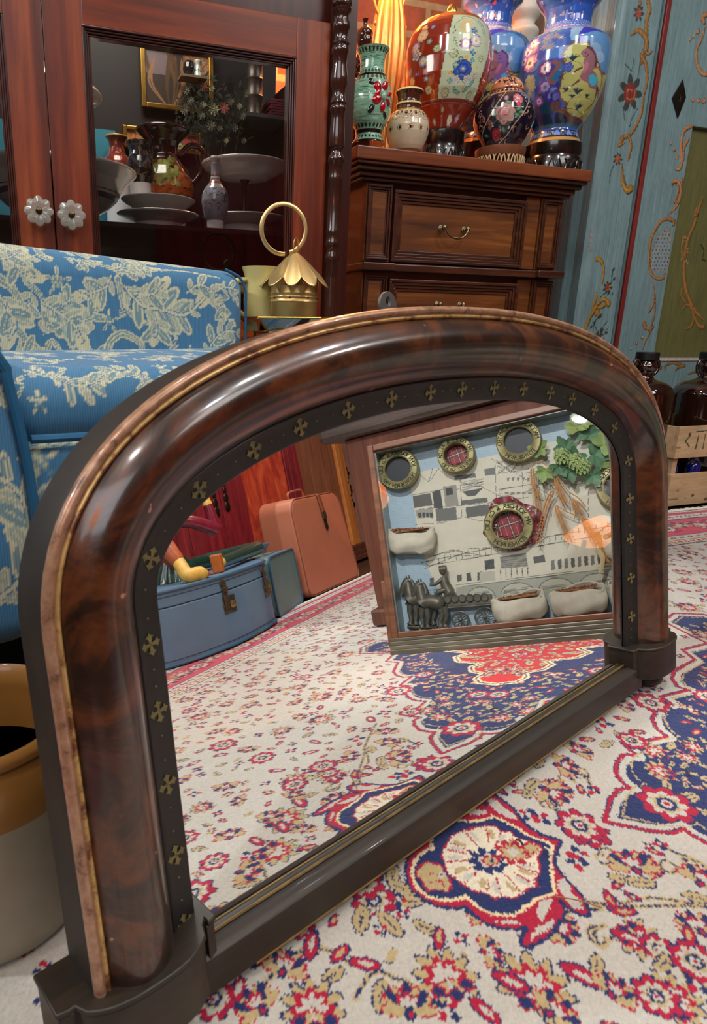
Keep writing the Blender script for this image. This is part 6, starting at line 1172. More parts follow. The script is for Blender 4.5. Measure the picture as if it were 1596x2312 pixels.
for i,(kx,lab) in enumerate(((1449,'brown glass demijohn with black cap at the left end of the crate'),(1592,'brown glass demijohn with black cap cut by the right photo edge'))):
    pr_,k,px=jug_prof(kx,.0135); X=fy(kx,880,Yj)[0]; o,T=thing('demijohn',X,Yj,.0135,lab,'demijohn','brown demijohns in the crate')
    b=MB(); b.lathe([(0,.0135)]+spl(pr_,90).tolist(),80,(X,Yj,0),T=T); b.build('jug_glass',AMB,o,smooth=True,angle=80)
    b=MB(); zc_=px(813); b.lathe([(17*k,zc_),(24*k,zc_+.0015),(24*k,px(797)),(22.5*k,px(795)),(0,px(795))],40,(X,Yj,0),T=T,flute=(40,.006)); b.build('screw_cap',CAPM,o,smooth=True,angle=35)
    for s_ in (-1,1):
        P=[(X+s_*17*k,Yj,px(818)),(X+s_*30*k,Yj,px(813)),(X+s_*37*k,Yj,px(822)),(X+s_*35*k,Yj,px(838)),(X+s_*22*k,Yj,px(848))]; b=MB(); b.tube(T(spl(P,26)),.0055,10); b.build('neck_handle',AMB,o,smooth=True)
COB=plain('cobalt_glass',(20,30,110),.05,coat=1,var=.3,sc=30)
for i,x in enumerate((1.768,1.86,2.02)):
    o,T=thing('cobalt_bottle',x,1.408,.0125,['small cobalt blue bottle seen through the crate gap, leftmost','small cobalt blue bottle in the crate gap, between the two demijohns','small cobalt blue bottle at the right of the crate gap'][i],'bottle','cobalt bottles in the crate'); b=MB(); b.lathe([(0,.0125),(.0185,.0125),(.019,.02),(.019,.115),(.013,.125),(.007,.13),(.007,.15),(.0085,.152),(.0085,.158),(0,.158)],28,(x,1.408,0),T=T); b.build('bottle_glass',COB,o,smooth=True,angle=50)
# ================================================================ stoneware crock
cl=CL([[.112,.190,0]])[0]; kz=lambda y: .0
o,T=thing('stoneware_crock',cl[0],cl[1],0,'large two-tone stoneware crock at the left edge beside the mirror','crock'); TAN=plain('tan_salt_glaze',(150,106,50),.34,coat=.25,var=.15,sc=12); GRY=plain('buff_grey_stoneware',(150,142,122),.4,coat=.25,var=.12,sc=14); 
rk=.083; z1_,z2_,z3_=.130,.176,.192
b=MB(); b.lathe([(0,.0062),(rk-.006,.0062),(rk-.001,.010),(rk,.02),(rk,z1_)],72,(cl[0],cl[1],0),T=T); b.build('lower_body',GRY,o,smooth=True,angle=50)
b=MB(); b.lathe([(rk,z1_),(rk+.0003,z1_+.001),(rk,z2_-.01),(rk-.004,z2_-.003),(rk-.007,z2_+.001),(rk-.003,z2_+.004),(rk-.001,z2_+.009),(rk-.002,z3_-.003),(rk-.006,z3_),(rk-.012,z3_-.004),(rk-.014,z3_-.02),(rk-.012,.02),(0,.012)],72,(cl[0],cl[1],0),T=T); b.build('glazed_rim',TAN,o,smooth=True,angle=60)
# scraps by the mirror foot and on the rug
p=fl(1440,1527,.008); b=MB(); 
for i in range(6): a=i; b.ball(p+V3(.004*math.cos(a*2),.004*math.sin(a*2),.001*i),(.0042,.003,.0022),7,5)
tag(b.build('orange_crumb',plain('orange_crumb',(214,120,50),.8),smooth=False),'orange crumpled scrap beside the right mirror foot','scrap')
for (x0,y0,x1,y1,c_,lab) in ((1165,1895,1180,1908,(60,56,52),'short grey wood splinter on the pendant flower of the rug'),(1229,1913,1244,1931,(206,206,180),'pale straw fragment on the navy part of the pendant flower'),(1250,2023,1360,2050,(150,110,70),'thin curved brown fibre lying across the rug'),(1548,1737,1556,1750,(70,66,64),'small grey chip on the rug near the right edge')):
    a_,b_=fl(x0,y0,.0085),fl(x1,y1,.0085); b=MB(); b.tube(spl([a_,(a_+b_)/2+V3(.001,0,.0012),b_],10),.0006 if 'fibre' in lab else .0011,6); tag(b.build('debris_bit',plain('debris_%d'%x0,c_,.8),smooth=True),lab,'debris')
# ================================================================ things seen only in the mirror (they stand in front of it, outside the frame)
BO=V3(1.018,.156,0); BDU=V3(.133,.991,0); BDU/=np.linalg.norm(BDU); BNN=V3(-.991,.133,0); BNN/=np.linalg.norm(BNN); LE=math.radians(12.5)
BN=math.cos(LE)*BNN+math.sin(LE)*V3(0,0,1); BU=-math.sin(LE)*BNN+math.cos(LE)*V3(0,0,1)
sb=empty('shadow_box',(0,0,0),mat=frame(BO,BDU,BU,BN)); tag(sb,'glazed wooden shadow box of brewery keepsakes leaning on a table, seen in the mirror','shadow box')
def bq(x,y,w=0.): # photo pixel (in the mirror) -> box coordinates at depth w
    p=hit(x,y,BO+BN*w,BN,True)-BO; return np.array([p@BDU,p@BU])
SW,SH=.552,.466; WB=-.052
FRW=wood('shadow_box_oak',(60,34,20),(106,64,38),(140,90,56),.4,0,6,.2); GRW=wood('grey_green_moulding',(56,50,40),(92,86,70),(128,120,100),.35,0,8,.25); FIL=plain('silvery_fillet',(150,152,144),.3,.4)
b=MB()
b.box(0,.014,.0,SH,WB-.008,.0); b.build('frame_side',FRW,sb,bevel=.002)
b=MB(); b.box(SW-.014,SW,.0,SH,WB-.008,0); b.build('frame_side',FRW,sb,bevel=.002)
b=MB(); b.box(.014,SW-.014,SH-.014,SH,WB-.008,0); b.build('frame_top',FRW,sb,bevel=.002)
b=MB(); b.box(.014,SW-.014,.036,.048,WB-.008,.0); b.build('frame_bottom',FRW,sb,bevel=.002)
b=MB(); 
for t0,t1,w in ((.001,.012,.012),(.012,.020,.008),(.020,.029,.004),(.029,.036,.001)): b.box(-.004,SW+.004,t0,t1,WB-.02,w)
b.build('base_moulding',GRW,sb,bevel=.0015)
b=MB(); b.box(-.010,.0,.02,.16,WB-.012,-.004); b.build('side_block',FRW,sb,bevel=.002)
b=MB()
for x0,x1,y0,y1 in ((.014,.017,.048,SH-.014),(SW-.017,SW-.014,.048,SH-.014)): b.box(x0,x1,y0,y1,WB,-.010)
b.box(.017,SW-.017,SH-.017,SH-.014,WB,-.010); b.build('inner_fillet',FIL,sb)
b=MB(); b.box(.013,SW-.013,.047,SH-.013,-.0075,-.0055); b.build('front_glass',glass('shadow_box_glass',tint=.95,refl=1.),sb)
# backing: blue weave with a sepia print
bc=Canvas(0,SW,0,SH,.0008,(176,200,216)); PB=lambda L_,s=1,ox=0,oy=0: [bq(ox+x/s,oy+y/s,WB) for x,y in L_]
gy_,gx_=np.mgrid[0:bc.h,0:bc.w]; wv=((gx_//3+gy_//3)%2==0); bc.im[wv]*=.86; bc.im[(gy_%6<2)&(gx_%5<2)]*=.82
pap=PB([(950,1096),(1100,1060),(1240,1020),(1420,985),(1420,1330),(1200,1352),(1090,1340),(965,1350),(958,1270)]); pap=PB([(921,1072),(1240,998),(1425,960),(1425,1322),(1230,1345),(1010,1375),(968,1290),(946,1220)])
bc.poly(pap,(216,210,190)); INK=(84,84,80); IK2=(120,118,110)
k7=lambda L_: PB(L_,2.28,800,860)  # crop coordinates used while tracing
def ln_(L_,w=.0009,c=INK): bc.stroke(k7(L_),w,c)
def fillp(L_,c): bc.poly(k7(L_),c)
def hatch(L_,n,c=IK2,w=.0006):
    a,b_,c_,d=[np.array(q) for q in k7(L_)]
    for i in range(n): t=(i+.5)/n; bc.stroke([a+(d-a)*t,b_+(c_-b_)*t],w,c)
for P in ([(290,590),(520,545),(860,480),(1000,450)],[(330,660),(560,640),(720,625),(890,600)],[(310,740),(450,730),(560,700),(640,720),(840,690)],[(540,480),(550,700)],[(720,410),(730,700)],[(860,470),(870,700)],[(380,560),(400,740)],[(520,560),(660,520)],[(390,510),(430,450),(480,500)],[(700,400),(900,520)],[(330,480),(380,520),(400,450)],[(640,540),(760,600)],[(740,560),(910,530)],[(740,600),(930,560)],[(760,480),(900,450)],[(940,400),(950,600)],[(880,560),(950,550),(1000,560)],[(1000,440),(1010,700)],[(1100,520),(1110,700)],[(1200,560),(1200,700)],[(1000,560),(1300,500)]): ln_(P)
for P,c in (([(298,595),(388,575),(400,640),(305,655)],(96,94,90)),([(398,572),(440,560),(455,660),(408,655)],(70,70,70)),([(455,545),(520,535),(535,640),(465,650)],(150,146,136)),([(552,570),(660,550),(620,590),(580,595)],(80,80,80)),([(545,615),(680,600),(682,625),(548,640)],(100,100,96)),([(310,665),(400,655),(405,700),(320,710)],(160,156,146)),([(415,660),(520,650),(525,715),(420,725)],(110,110,106)),([(570,650),(690,635),(690,690),(575,705)],(96,96,94)),([(465,555),(500,550),(505,585),(470,590)],(60,60,60)),([(510,490),(620,475),(622,497),(515,510)],(100,100,100)),([(665,455),(720,445),(722,480),(670,488)],(110,110,108))): fillp(P,c)
hatch([(540,520),(660,500),(665,545),(550,570)],10); hatch([(728,410),(860,385),(865,470),(735,480)],14); hatch([(740,560),(760,560),(765,600),(742,600)],5); hatch([(900,380),(1000,360),(1000,420),(905,430)],9)
for P in ([(540,520),(600,540),(665,545)],[(728,410),(800,470),(865,385)],[(735,480),(800,430)]): ln_(P,.0014)
for i in range(4): fillp([(325+i*20,680),(340+i*20,678),(342+i*20,702),(328+i*20,704)],(70,70,70))
for i in range(5): fillp([(780+i*26,500),(796+i*26,497),(790+i*26,515),(784+i*26,516)],(110,110,108)); fillp([(770+i*30,575),(790+i*30,570),(792+i*30,580),(772+i*30,585)],(130,128,120))
x_,y_=k7([(972,570)])[0]
for r_ in (.019,.017): t=np.linspace(0,2*PI,40); bc.stroke([(x_+r_*math.cos(a),y_+r_*math.sin(a)) for a in t],.0013,INK)
for i in range(8): a=i*PI/4; bc.stroke([(x_,y_),(x_+.018*math.cos(a),y_+.018*math.sin(a))],.0008,INK)
# viaduct bridge band
for P in ([(340,935),(700,860),(1000,800),(1380,735)],[(350,955),(700,895),(1000,840),(1380,775)],[(360,965),(520,900),(620,900)],[(400,900),(500,870),(660,900)]): ln_(P,.0013)
for i in range(34): x=370+i*30; ln_([(x,938-i*6.1-22),(x+2,965-i*6.1-8)],.0008)
ln_([(380,905),(560,865),(900,850),(1000,800)],.001)
for P,c in (([(665,925),(712,915),(718,965),(670,975)],(84,84,82)),([(745,905),(880,885),(890,955),(752,965)],(150,148,136)),([(915,905),(972,895),(978,930),(920,940)],(90,90,88)),([(525,1000),(548,995),(550,1030),(528,1034)],(96,96,94)),([(572,990),(596,985),(600,1028),(576,1032)],(80,80,80)),([(628,985),(650,980),(652,1025),(630,1028)],(90,90,90)),([(385,1015),(405,1010),(408,1050),(388,1052)],(90,90,90)),([(640,985),(720,978),(722,1030),(642,1036)],(190,186,170))): fillp(P,c)
hatch([(745,905),(880,885),(890,955),(752,965)],16,(110,110,104)); hatch([(665,925),(712,915),(718,965),(670,975)],9,(60,60,60))
for i in range(9): x=1008+i*34; y=925-i*4.3; fillp([(x,y),(x+18,y-4),(x+22,y+45),(x+3,y+50)],(96,96,94) if i%2 else (120,118,112))
for i in range(6): ln_([(748+i*28,968-i*2),(750+i*28,1022-i*3)],.0012)
for P in ([(520,1050),(700,1030),(1000,995),(1380,945)],[(520,1060),(1000,1005),(1380,955)],[(370,1080),(520,1060)]): ln_(P,.0012)
fillp([(520,1062),(1000,1006),(1400,955),(1400,1070),(1100,1100),(700,1120),(520,1130)],(168,170,156))
for cx_,cy_,rx,ry in ((650,1120,75,60),(840,1100,90,62),(1040,1080,95,66),(1250,1060,100,70)):
    fillp([(cx_+rx*math.cos(a),cy_-ry*math.sin(a)) for a in np.linspace(0,PI,20)],(190,188,170)); hatch([(cx_-rx*.8,cy_-25),(cx_+rx*.8,cy_-45),(cx_+rx*.9,cy_-12),(cx_-rx*.9,cy_)],8,(120,124,116)); ln_([(cx_+rx*math.cos(a),cy_-ry*math.sin(a)) for a in np.linspace(0,PI,20)],.0018,(110,110,104))
nx_,ny_=460,360; X,Y=np.meshgrid(np.linspace(.014,SW-.014,nx_),np.linspace(.047,SH-.014,ny_),indexing='ij'); b=MB(); b.grid(np.stack([X,Y,0*X+WB],-1),bc.sample(X,Y)); b.box(.01,SW-.01,.04,SH-.01,WB-.006,WB-.001); b.build('printed_backing',MATT,sb)
# brass barrel-bush rings with lettering
def ringtext(b,txt,cx_,cy_,R,size,a_mid,span,z,inward=False):
    n=len(txt); cu=bpy.data.curves.new('glyph','FONT'); cu.size=size; cu.extrude=.0004; cu.align_x='CENTER'; to=bpy.data.objects.new('glyph',cu); COL.objects.link(to)
    for i,chr_ in enumerate(txt):
        if chr_==' ': continue
        f=(i+.5)/n-.5; cu.body=chr_; bpy.context.view_layer.update(); dg=bpy.context.evaluated_depsgraph_get(); me=to.evaluated_get(dg).to_mesh()
        if me is None or len(me.vertices)==0: continue
        v=np.array([q.co[:] for q in me.vertices]); fs=[tuple(p.vertices) for p in me.polygons]
        # viewer sees text with x to the right = -s ; angle measured from up, clockwise for the viewer
        th=f*span if not inward else PI-f*span
        th+=a_mid
        y0=(v[:,1]-size*.35) if not inward else -(v[:,1]-size*.35); x0=v[:,0] if not inward else -v[:,0]
        rad=R+y0; vx=rad*math.sin(th)+x0*math.cos(th); vy=rad*math.cos(th)-x0*math.sin(th)
        b.add(np.stack([cx_-vx,cy_+vy,z+v[:,2]],1),[q[::-1] for q in fs]); to.evaluated_get(dg).to_mesh_clear()
    bpy.data.objects.remove(to); bpy.data.curves.remove(cu)
BRS=plain('old_brass_ring',(160,150,102),.45,.35,var=.25,sc=70); INKB=plain('lettering_black',(28,28,22),.6); DKI=plain('dark_bush_inside',(34,38,46),.45,coat=.3)
def tartan(cx_,cy_,r,z,n=70):
    X,Y=np.meshgrid(np.linspace(-r,r,n),np.linspace(-r,r,n),indexing='ij'); U=np.mod(X*.98+Y*.17,.022)/.022; V=np.mod(Y*.98-X*.17,.026)/.026
    C=np.zeros(X.shape+(3,)); C[:]=lin((150,20,44)); C[(U<.25)]*=.35; C[(V<.3)]*=.45; C[(np.abs(U-.12)<.02)|(np.abs(V-.15)<.02)]=lin((214,206,190)); C[(np.abs(U-.6)<.015)]=lin((190,160,80))
    return X,Y,C
RINGS=[((896,1059),.036,0,'JOHN YOUNGER & Co LTD','MUSSELBURGH 1961'),((1027,1026),.034,1,'IND COOPE & ALLOA','BREWERY Co LTD'),((1168,994),.040,2,'MACLACHLANS LIMITED','EDINBURGH'),((1145,1186),.043,3,'WM YOUNGER & Co LTD','EDINBURGH'),((1399,1098),.042,4,'J & J MORISON LTD','EDINBURGH')]
wr=WB+.022
for (px,py),R_,k,t1,t2 in RINGS:
    s0,t0=bq(px,py,wr)
    # size from the photo
    sL=bq(px-{0:45,1:42,2:52,3:56,4:58}[k],py,wr)[0]; R_=abs(s0-sL)*1.0
    b=MB(); Z0=WB+.001; H_=.022; T=lambda v,s0=s0,t0=t0: np.stack([v[:,0]+s0,v[:,1]+t0,v[:,2]],1)
    b.lathe([(R_*.64,Z0),(R_*.64,Z0+H_),(R_*.68,Z0+H_+.0012),(R_*.72,Z0+H_),(R_*.95,Z0+H_),(R_*.985,Z0+H_+.0012),(R_,Z0+H_-.001),(R_,Z0)],56,T=T,caps=False); rg=b.build('brass_bush_ring',BRS,sb,smooth=True,angle=35)
    b=MB(); ringtext(b,t1,s0,t0,R_*.835,R_*.27,0.,3.3 if len(t1)>15 else 2.8,Z0+H_+.0006); ringtext(b,t2,s0,t0,R_*.835,R_*.27,0,2.2 if len(t2)>10 else 1.7,Z0+H_+.0006,True); b.build('ring_lettering',INKB,rg)
    if k in (1,3):
        X,Y,C=tartan(s0,t0,R_*.66,0); m=(X**2+Y**2)<(R_*.655)**2; P=np.stack([X*1.+s0,Y+t0,0*X+Z0+.0045],-1); P[~m]=np.stack([np.clip(X,-R_*.4,R_*.4)+s0,np.clip(Y,-R_*.4,R_*.4)+t0,0*X+Z0+.0045],-1)[~m]; b=MB(); b.grid(P,C); b.build('tartan_cloth',MATT,rg)
    else: b=MB(); b.lathe([(0,Z0+.006),(R_*.3,Z0+.005),(R_*.655,Z0+.012)],40,T=T); b.build('bush_interior',DKI,rg,smooth=True)
    if k==3: # tartan wrapper behind the ring
        b=MB(); pts=[(1.02*R_*f*math.cos(a),1.02*R_*f*math.sin(a)) for a,f in ((.3,1.42),(.9,1.1),(1.35,1.28),(1.9,1.32),(2.3,1.05),(3.0,.95),(3.25,1.12),(3.6,.95),(4.4,1.0),(5.2,1.12),(5.8,1.28))]
        n_=60; rr_=[]
        A=np.linspace(0,2*PI,120,endpoint=False); pa=np.array([math.atan2(y,x)%(2*PI) for x,y in pts]); pr2=np.array([math.hypot(x,y) for x,y in pts]); o_=np.argsort(pa); rad=np.interp(A,pa[o_],pr2[o_],period=2*PI)
        q=np.linspace(.5,1,16); P=np.stack([s0+np.outer(rad*np.cos(A),q),t0+np.outer(rad*np.sin(A),q),Z0+.006+.004*np.sin(np.outer(A*7,np.ones(16)))*q-.005*(q-.5)],-1)
        U=np.mod(P[...,0],.02)/.02; V=np.mod(P[...,1],.024)/.024; C=np.zeros(U.shape+(3,)); C[:]=lin((140,24,48)); C[U<.25]*=.35; C[V<.3]*=.45; C[(np.abs(U-.12)<.025)|(np.abs(V-.15)<.025)]=lin((206,190,180)); b.grid(P,C,cu=True); b.build('tartan_wrapper',MATT,rg,smooth=True)
# little sacks of grain
SK=plain('unglazed_sack_clay',(206,198,180),.8,var=.08,sc=60,bump=.3); GRA=plain('malt_grain',(150,98,62),.8,var=.35,sc=200)
for j,(x0,y0,x1,y1,rot,g_) in enumerate(((884,1185,975,1255,-.12,1),(1120,1335,1225,1405,.08,1),(1250,1318,1360,1390,.05,1),(1385,1300,1450,1375,0,1),(1370,1195,1450,1262,0,0))):
    a=bq(x0,y1,WB+.012); c_=bq(x1,y0,WB+.012); cx_,cy_=(a[0]+c_[0])/2,(a[1]+c_[1])/2; w_,h_=abs(c_[0]-a[0])/2,abs(c_[1]-a[1])/2
    th=np.linspace(0,2*PI,48,endpoint=False); zz=np.linspace(0,1,22); P=np.zeros((48,22,3)); rj=random.Random(j)
    for i,z_ in enumerate(zz):
        ww=w_*(.90+.14*math.sin(PI*(z_*.9))+(.05 if z_>.9 else 0)-.10*max(0,.12-z_)/.12); dd=.019*(.55+.5*math.sin(PI*min(1,z_*.85+.12)))*(1 if z_<.93 else .95)
        x=ww*np.sign(np.cos(th))*np.abs(np.cos(th))**.75; z3=dd*np.sin(th); yy=-h_+2*h_*.93*z_-.007*np.sin(th)*z_+.004*np.cos(th*2+j)*z_+.002*np.sin(th*5+j)
        cr,sr=math.cos(rot),math.sin(rot); P[:,i]=np.stack([cx_+x*cr-yy*sr,cy_+x*sr+yy*cr,WB+.0205+z3+.0012*np.sin(th*3+z_*9+j)],1)
    b=MB(); b.grid(P,cu=True); b.f.append(tuple(i*22 for i in range(48))[::-1]); b.mi.append(0); sk=b.build('grain_sack',SK,sb,smooth=True,angle=70); mod=sk.modifiers.new('s','SOLIDIFY'); mod.thickness=.0025
    b=MB(); b.ball((cx_-h_*.62*math.sin(rot)*1.2,cy_+h_*.74,WB+.0205),(w_*.84,h_*.14,.013),16,7)
    for q in range(70 if g_ else 20):
        t=rj.uniform(-.75,.75); e=V3(cx_+t*w_,cy_+h_*(.84+.12*rj.random())+t*w_*math.sin(rot),WB+.0205+rj.uniform(-.008,.011)); a_=rj.uniform(0,3); d=V3(math.cos(a_),math.sin(a_)*.5,rj.uniform(-.3,.3))*(.0032 if j else .005); b.tube([e-d,e+d],.0009,4)
    tag(b.build('grain',GRA,sk),kind='stuff')
# pewter dray with two horses
PWT=plain('dark_pewter_relief',(104,98,86),.42,.35,var=.3,sc=90); ZR=WB+.010
def bp(x,y,w=0): s,t=bq(800+x/2.28,860+y/2.28,ZR); return V3(s,t,ZR+w)
dy=MB()
hs=[]
for (dx,dyy,dw,nm) in ((-8,-8,.002,'horse'),(58,8,.011,'horse')):
    b=MB(); X=lambda L_: [bp(x+dx,y+dyy,dw) for x,y in L_]
    b.tube(spl(X([(405,1150),(375,1135),(335,1128),(300,1135),(288,1145)]),20),np.interp(np.linspace(0,1,20),[0,.2,.6,.9,1],[.009,.0165,.015,.0165,.010]),14)
    b.tube(spl(X([(305,1140),(290,1090),(283,1045)]),14),np.linspace(.0150,.0092,14),12); b.tube(spl(X([(284,1032),(268,1058),(254,1088),(250,1108)]),16),np.interp(np.linspace(0,1,16),[0,.25,.75,1],[.0085,.0098,.0066,.0058]),12)
    for q in ((278,1022),(292,1020)): b.tube([bp(q[0]+dx,q[1]+dyy+6,dw+.003),bp(q[0]+dx-3,q[1]+dyy-12,dw+.004)],[.0026,.0008],6)
    b.tube(spl(X([(297,1030),(312,1065),(312,1110)]),12),np.linspace(.003,.007,12),8); b.tube(spl(X([(272,1150),(292,1165),(318,1160),(325,1110)]),16),[.0035]*16,8); b.tube(spl(X([(262,1050),(270,1075),(262,1092)]),8),[.0042]*8,8)
    for L_,r0 in (([(296,1155),(292,1200),(298,1235),(294,1262)],.0085),([(318,1155),(326,1205),(322,1238),(326,1264)],.0085),([(385,1150),(398,1195),(386,1232),(394,1262)],.0095),([(404,1150),(420,1200),(410,1236),(418,1264)],.009)):
        P=spl(X(L_),18); rr_=np.interp(np.linspace(0,1,18),[0,.45,.8,1],[r0,r0*.55,r0*.5,r0*.95]); b.tube(P,rr_,9)
    b.tube(spl([bp(280+dx,1270+dyy,dw-.002),bp(350+dx,1276+dyy,dw-.002),bp(430+dx,1270+dyy,dw-.002)],10),[.0055]*10,8)
    hb_=b.build(nm,PWT,sb,smooth=True,angle=80)
b=MB(); b.tube(spl([bp(490,1090,.006),bp(470,1050,.008),bp(462,1010,.009)],14),np.linspace(.013,.008,14),12); b.ball(bp(456,982,.009),(.0072,.0078,.0065),12,9); b.tube([bp(440,972,.009),bp(475,968,.009)],[.008,.008],10); b.tube([bp(447,966,.009),bp(466,960,.009)],[.006,.005],10)
b.tube(spl([bp(455,1020,.013),bp(425,1045,.015),bp(395,1050,.014)],10),[.004]*10,8); b.tube(spl([bp(480,1075,.012),bp(440,1085,.014),bp(425,1105,.014)],10),np.linspace(.006,.004,10),8); b.build('driver_figure',PWT,sb,smooth=True,angle=80)
b=MB(); c1=[bp(450,1108,.0),bp(700,1098,0),bp(706,1145,0),bp(458,1165,0)]; 
v_=[p+V3(0,0,-.006) for p in c1]+[p+V3(0,0,.010) for p in c1]; b.add(v_,[(3,2,1,0),(4,5,6,7),(0,1,5,4),(1,2,6,5),(2,3,7,6),(3,0,4,7)])
b.tube([bp(452,1170,.010),bp(708,1150,.010)],.0022,6); b.tube([bp(445,1095,.010),bp(462,1170,.010)],.003,6); crt=b.build('cart_bed',PWT,sb,bevel=.0006)
for i in range(6):
    c_=bp(482+i*38,1124-i*2.2,.0095); b=MB(); b.lathe([(0,0),(.0072,0),(.0085,.001),(.0085,.0035),(.0072,.005),(.0068,.0035),(0,.0035)],24,T=lambda v,c_=c_: v*V3(.92,1,1)+c_); b.build('barrel_end',PWT,crt,smooth=True,angle=35)
for cxp_,cyp_,r_ in ((545,1228,.0165),(672,1216,.0200)):
    c_=bp(cxp_,cyp_,.004); b=MB(); t=np.linspace(0,2*PI,40,endpoint=False); b.tube([c_+V3(r_*math.cos(a),r_*math.sin(a),0) for a in t],.0020,8,closed=True); b.ball(c_,(.0045,.0045,.004),12,8)
    for i in range(12): a=i*PI/6; b.tube([c_,c_+V3(r_*math.cos(a),r_*math.sin(a),0)],.0009,5)
    b.build('cart_wheel',PWT,sb,smooth=True)
# barley ears and hops
STR=plain('dried_barley',(190,136,84),.7,var=.2,sc=120)
def bw(x,y,w=.020): s,t=bq(1100+x/4.9875,900+y/4.9875,WB+w); return V3(s,t,WB+w)
ears=[([(780,880),(700,790),(600,715),(530,720),(500,770)],[(495,780),(510,950),(545,1080),(560,1250)]),([(830,990),(780,1000),(740,1030)],[(735,1040),(680,1130),(640,1250),(600,1420),(560,1640)]),([(780,880),(900,1040),(1020,1120),(1100,1220)],[(760,900),(780,980),(820,1080),(860,1160)]),([(1050,1330),(900,1280),(770,1200)],[(765,1205),(800,1310),(860,1450),(890,1540)]),([(1470,1330),(1400,1380),(1200,1540)],[(940,1130),(990,1200),(1010,1260)]),([(1210,1540),(1300,1700),(1350,1800)],[(1050,1330),(1120,1420),(1200,1560)])]
for st_p,ear in ears:
    b=MB(); b.tube(spl([bw(*q) for q in st_p],30),.0011,6); E_=spl([bw(*q) for q in ear],22); 
    for i in range(1,21):
        t_=E_[i]-E_[i-1]; t_/=np.linalg.norm(t_); nn_=np.cross(t_,V3(0,0,1))
        for sg in (-1,1):
            c_=E_[i]+nn_*sg*.0018; d=t_*.006+nn_*sg*.0022; b.tube([c_-d*.4,c_,c_+d],[.0004,.0016,.0002],5)
            b.tube([c_+d*.8,c_+d*3.2+nn_*sg*.002],[.0003,.00012],3)
    b.build('barley_ear',STR,sb,smooth=True)
b=MB()
for k in range(9): b.tube(spl([bw(1180+k*8,1500),bw(1260+k*9,1680),bw(1300+k*14,1840)],12),.0011,5)
tag(b.build('straw_bundle',STR,sb,smooth=True),kind='stuff'); b=MB(); b.tube(spl([bw(1230,1700,.024),bw(1290,1800,.026),bw(1260,1960,.024)],12),np.linspace(.006,.003,12),8,flat=.35); b.build('raffia_tie',plain('raffia',(206,186,140),.7),sb,smooth=True)
LFG=[plain('green_hop_leaf',(134,156,92),.6,var=.25,sc=50),plain('deep_hop_leaf',(92,130,96),.6,var=.25,sc=50),plain('yellow_hop_leaf',(150,164,92),.6,var=.2,sc=50)]
for i,(x,y,s,a,k) in enumerate(((600,560,.028,2.9,0),(640,820,.026,-1.9,0),(800,760,.028,-1.2,1),(1000,330,.030,1.7,2),(1080,260,.026,.7,2),(880,560,.030,2.0,1),(1200,640,.036,-.3,1),(930,830,.024,-1.5,1),(1180,860,.028,-1.3,1),(1300,520,.036,.5,0),(1130,420,.032,1.2,1),(1380,700,.03,-.5,0),(1000,640,.03,-2.4,1))):
    c_=bw(x,y,.018+.002*(i%5)); b=MB(); n_=40; lob=np.array([1,.55,.86,.5,.7,.34,.2,.34,.7,.5,.86,.55]); th=np.linspace(0,2*PI,n_,endpoint=False); r_=np.interp(th,np.linspace(0,2*PI,12,endpoint=False),lob,period=2*PI)*(1+.06*np.sin(th*22)); q=np.linspace(0,1,8)
    P=np.stack([c_[0]+s*np.outer(r_*np.cos(th+a),q),c_[1]+s*np.outer(r_*np.sin(th+a),q),c_[2]+.004*np.cos(np.outer(th*3,np.ones(8)))*q+.003*q*q],-1); b.grid(P,cu=True); b.build('hop_leaf',LFG[k],sb,smooth=True)
HOPM=plain('dried_hop_cone',(164,182,116),.6,var=.2,sc=80)
for i,(x,y) in enumerate(((830,640),(1060,760),(980,700))):
    c_=bw(x,y,.030); b=MB()
    for row in range(6):
        for j in range(7):
            a=j*2*PI/7+row*.45; rr_=.0115*math.sin(PI*(row+1)/7)+.002; zz_=.013-row*.0048; d=V3(math.cos(a),0,math.sin(a)); p=c_+d*rr_*V3(1,1,.6)+V3(0,zz_,0); t_=V3(-math.sin(a),0,math.cos(a)*.6)
            b.add([p-t_*.0045+V3(0,.003,0),p+d*.003+V3(0,-.001,.001),p+t_*.0045+V3(0,.003,0),p+t_*.003-V3(0,.005,0)+d*.002,p-V3(0,.008,0)+d*.003,p-t_*.003-V3(0,.005,0)+d*.002],[(0,1,2,3,4,5)])
    b.ball(c_,(.008,.013,.006),10,8); b.build('hop_cone',HOPM,sb)
# ---- table carrying / behind the shadow box
tb=empty('oak_side_table',(1.5,.45,0)); tag(tb,'heavy dark oak side table behind the shadow box, seen in the mirror','table'); TT=loc(tb)
OAK=wood('weathered_dark_oak',(44,36,32),(78,66,60),(110,94,84),.5,1,7,.1,.06,.35); OAR=wood('red_oak_side',(62,32,22),(96,54,38),(120,74,54),.45,2,5,.2)
b=MB(); b.box(1.262,1.80,-.056,.80,.495,.572,TT); b.build('table_top',OAK,tb,bevel=.016)
b=MB(); b.box(1.285,1.76,.010,.76,.03,.495,TT); b.build('table_body',OAR,tb,bevel=.004)
b=MB(); b.box(1.268,1.78,-.005,.78,.0085,.05,TT); b.build('plinth',OAR,tb,bevel=.006)
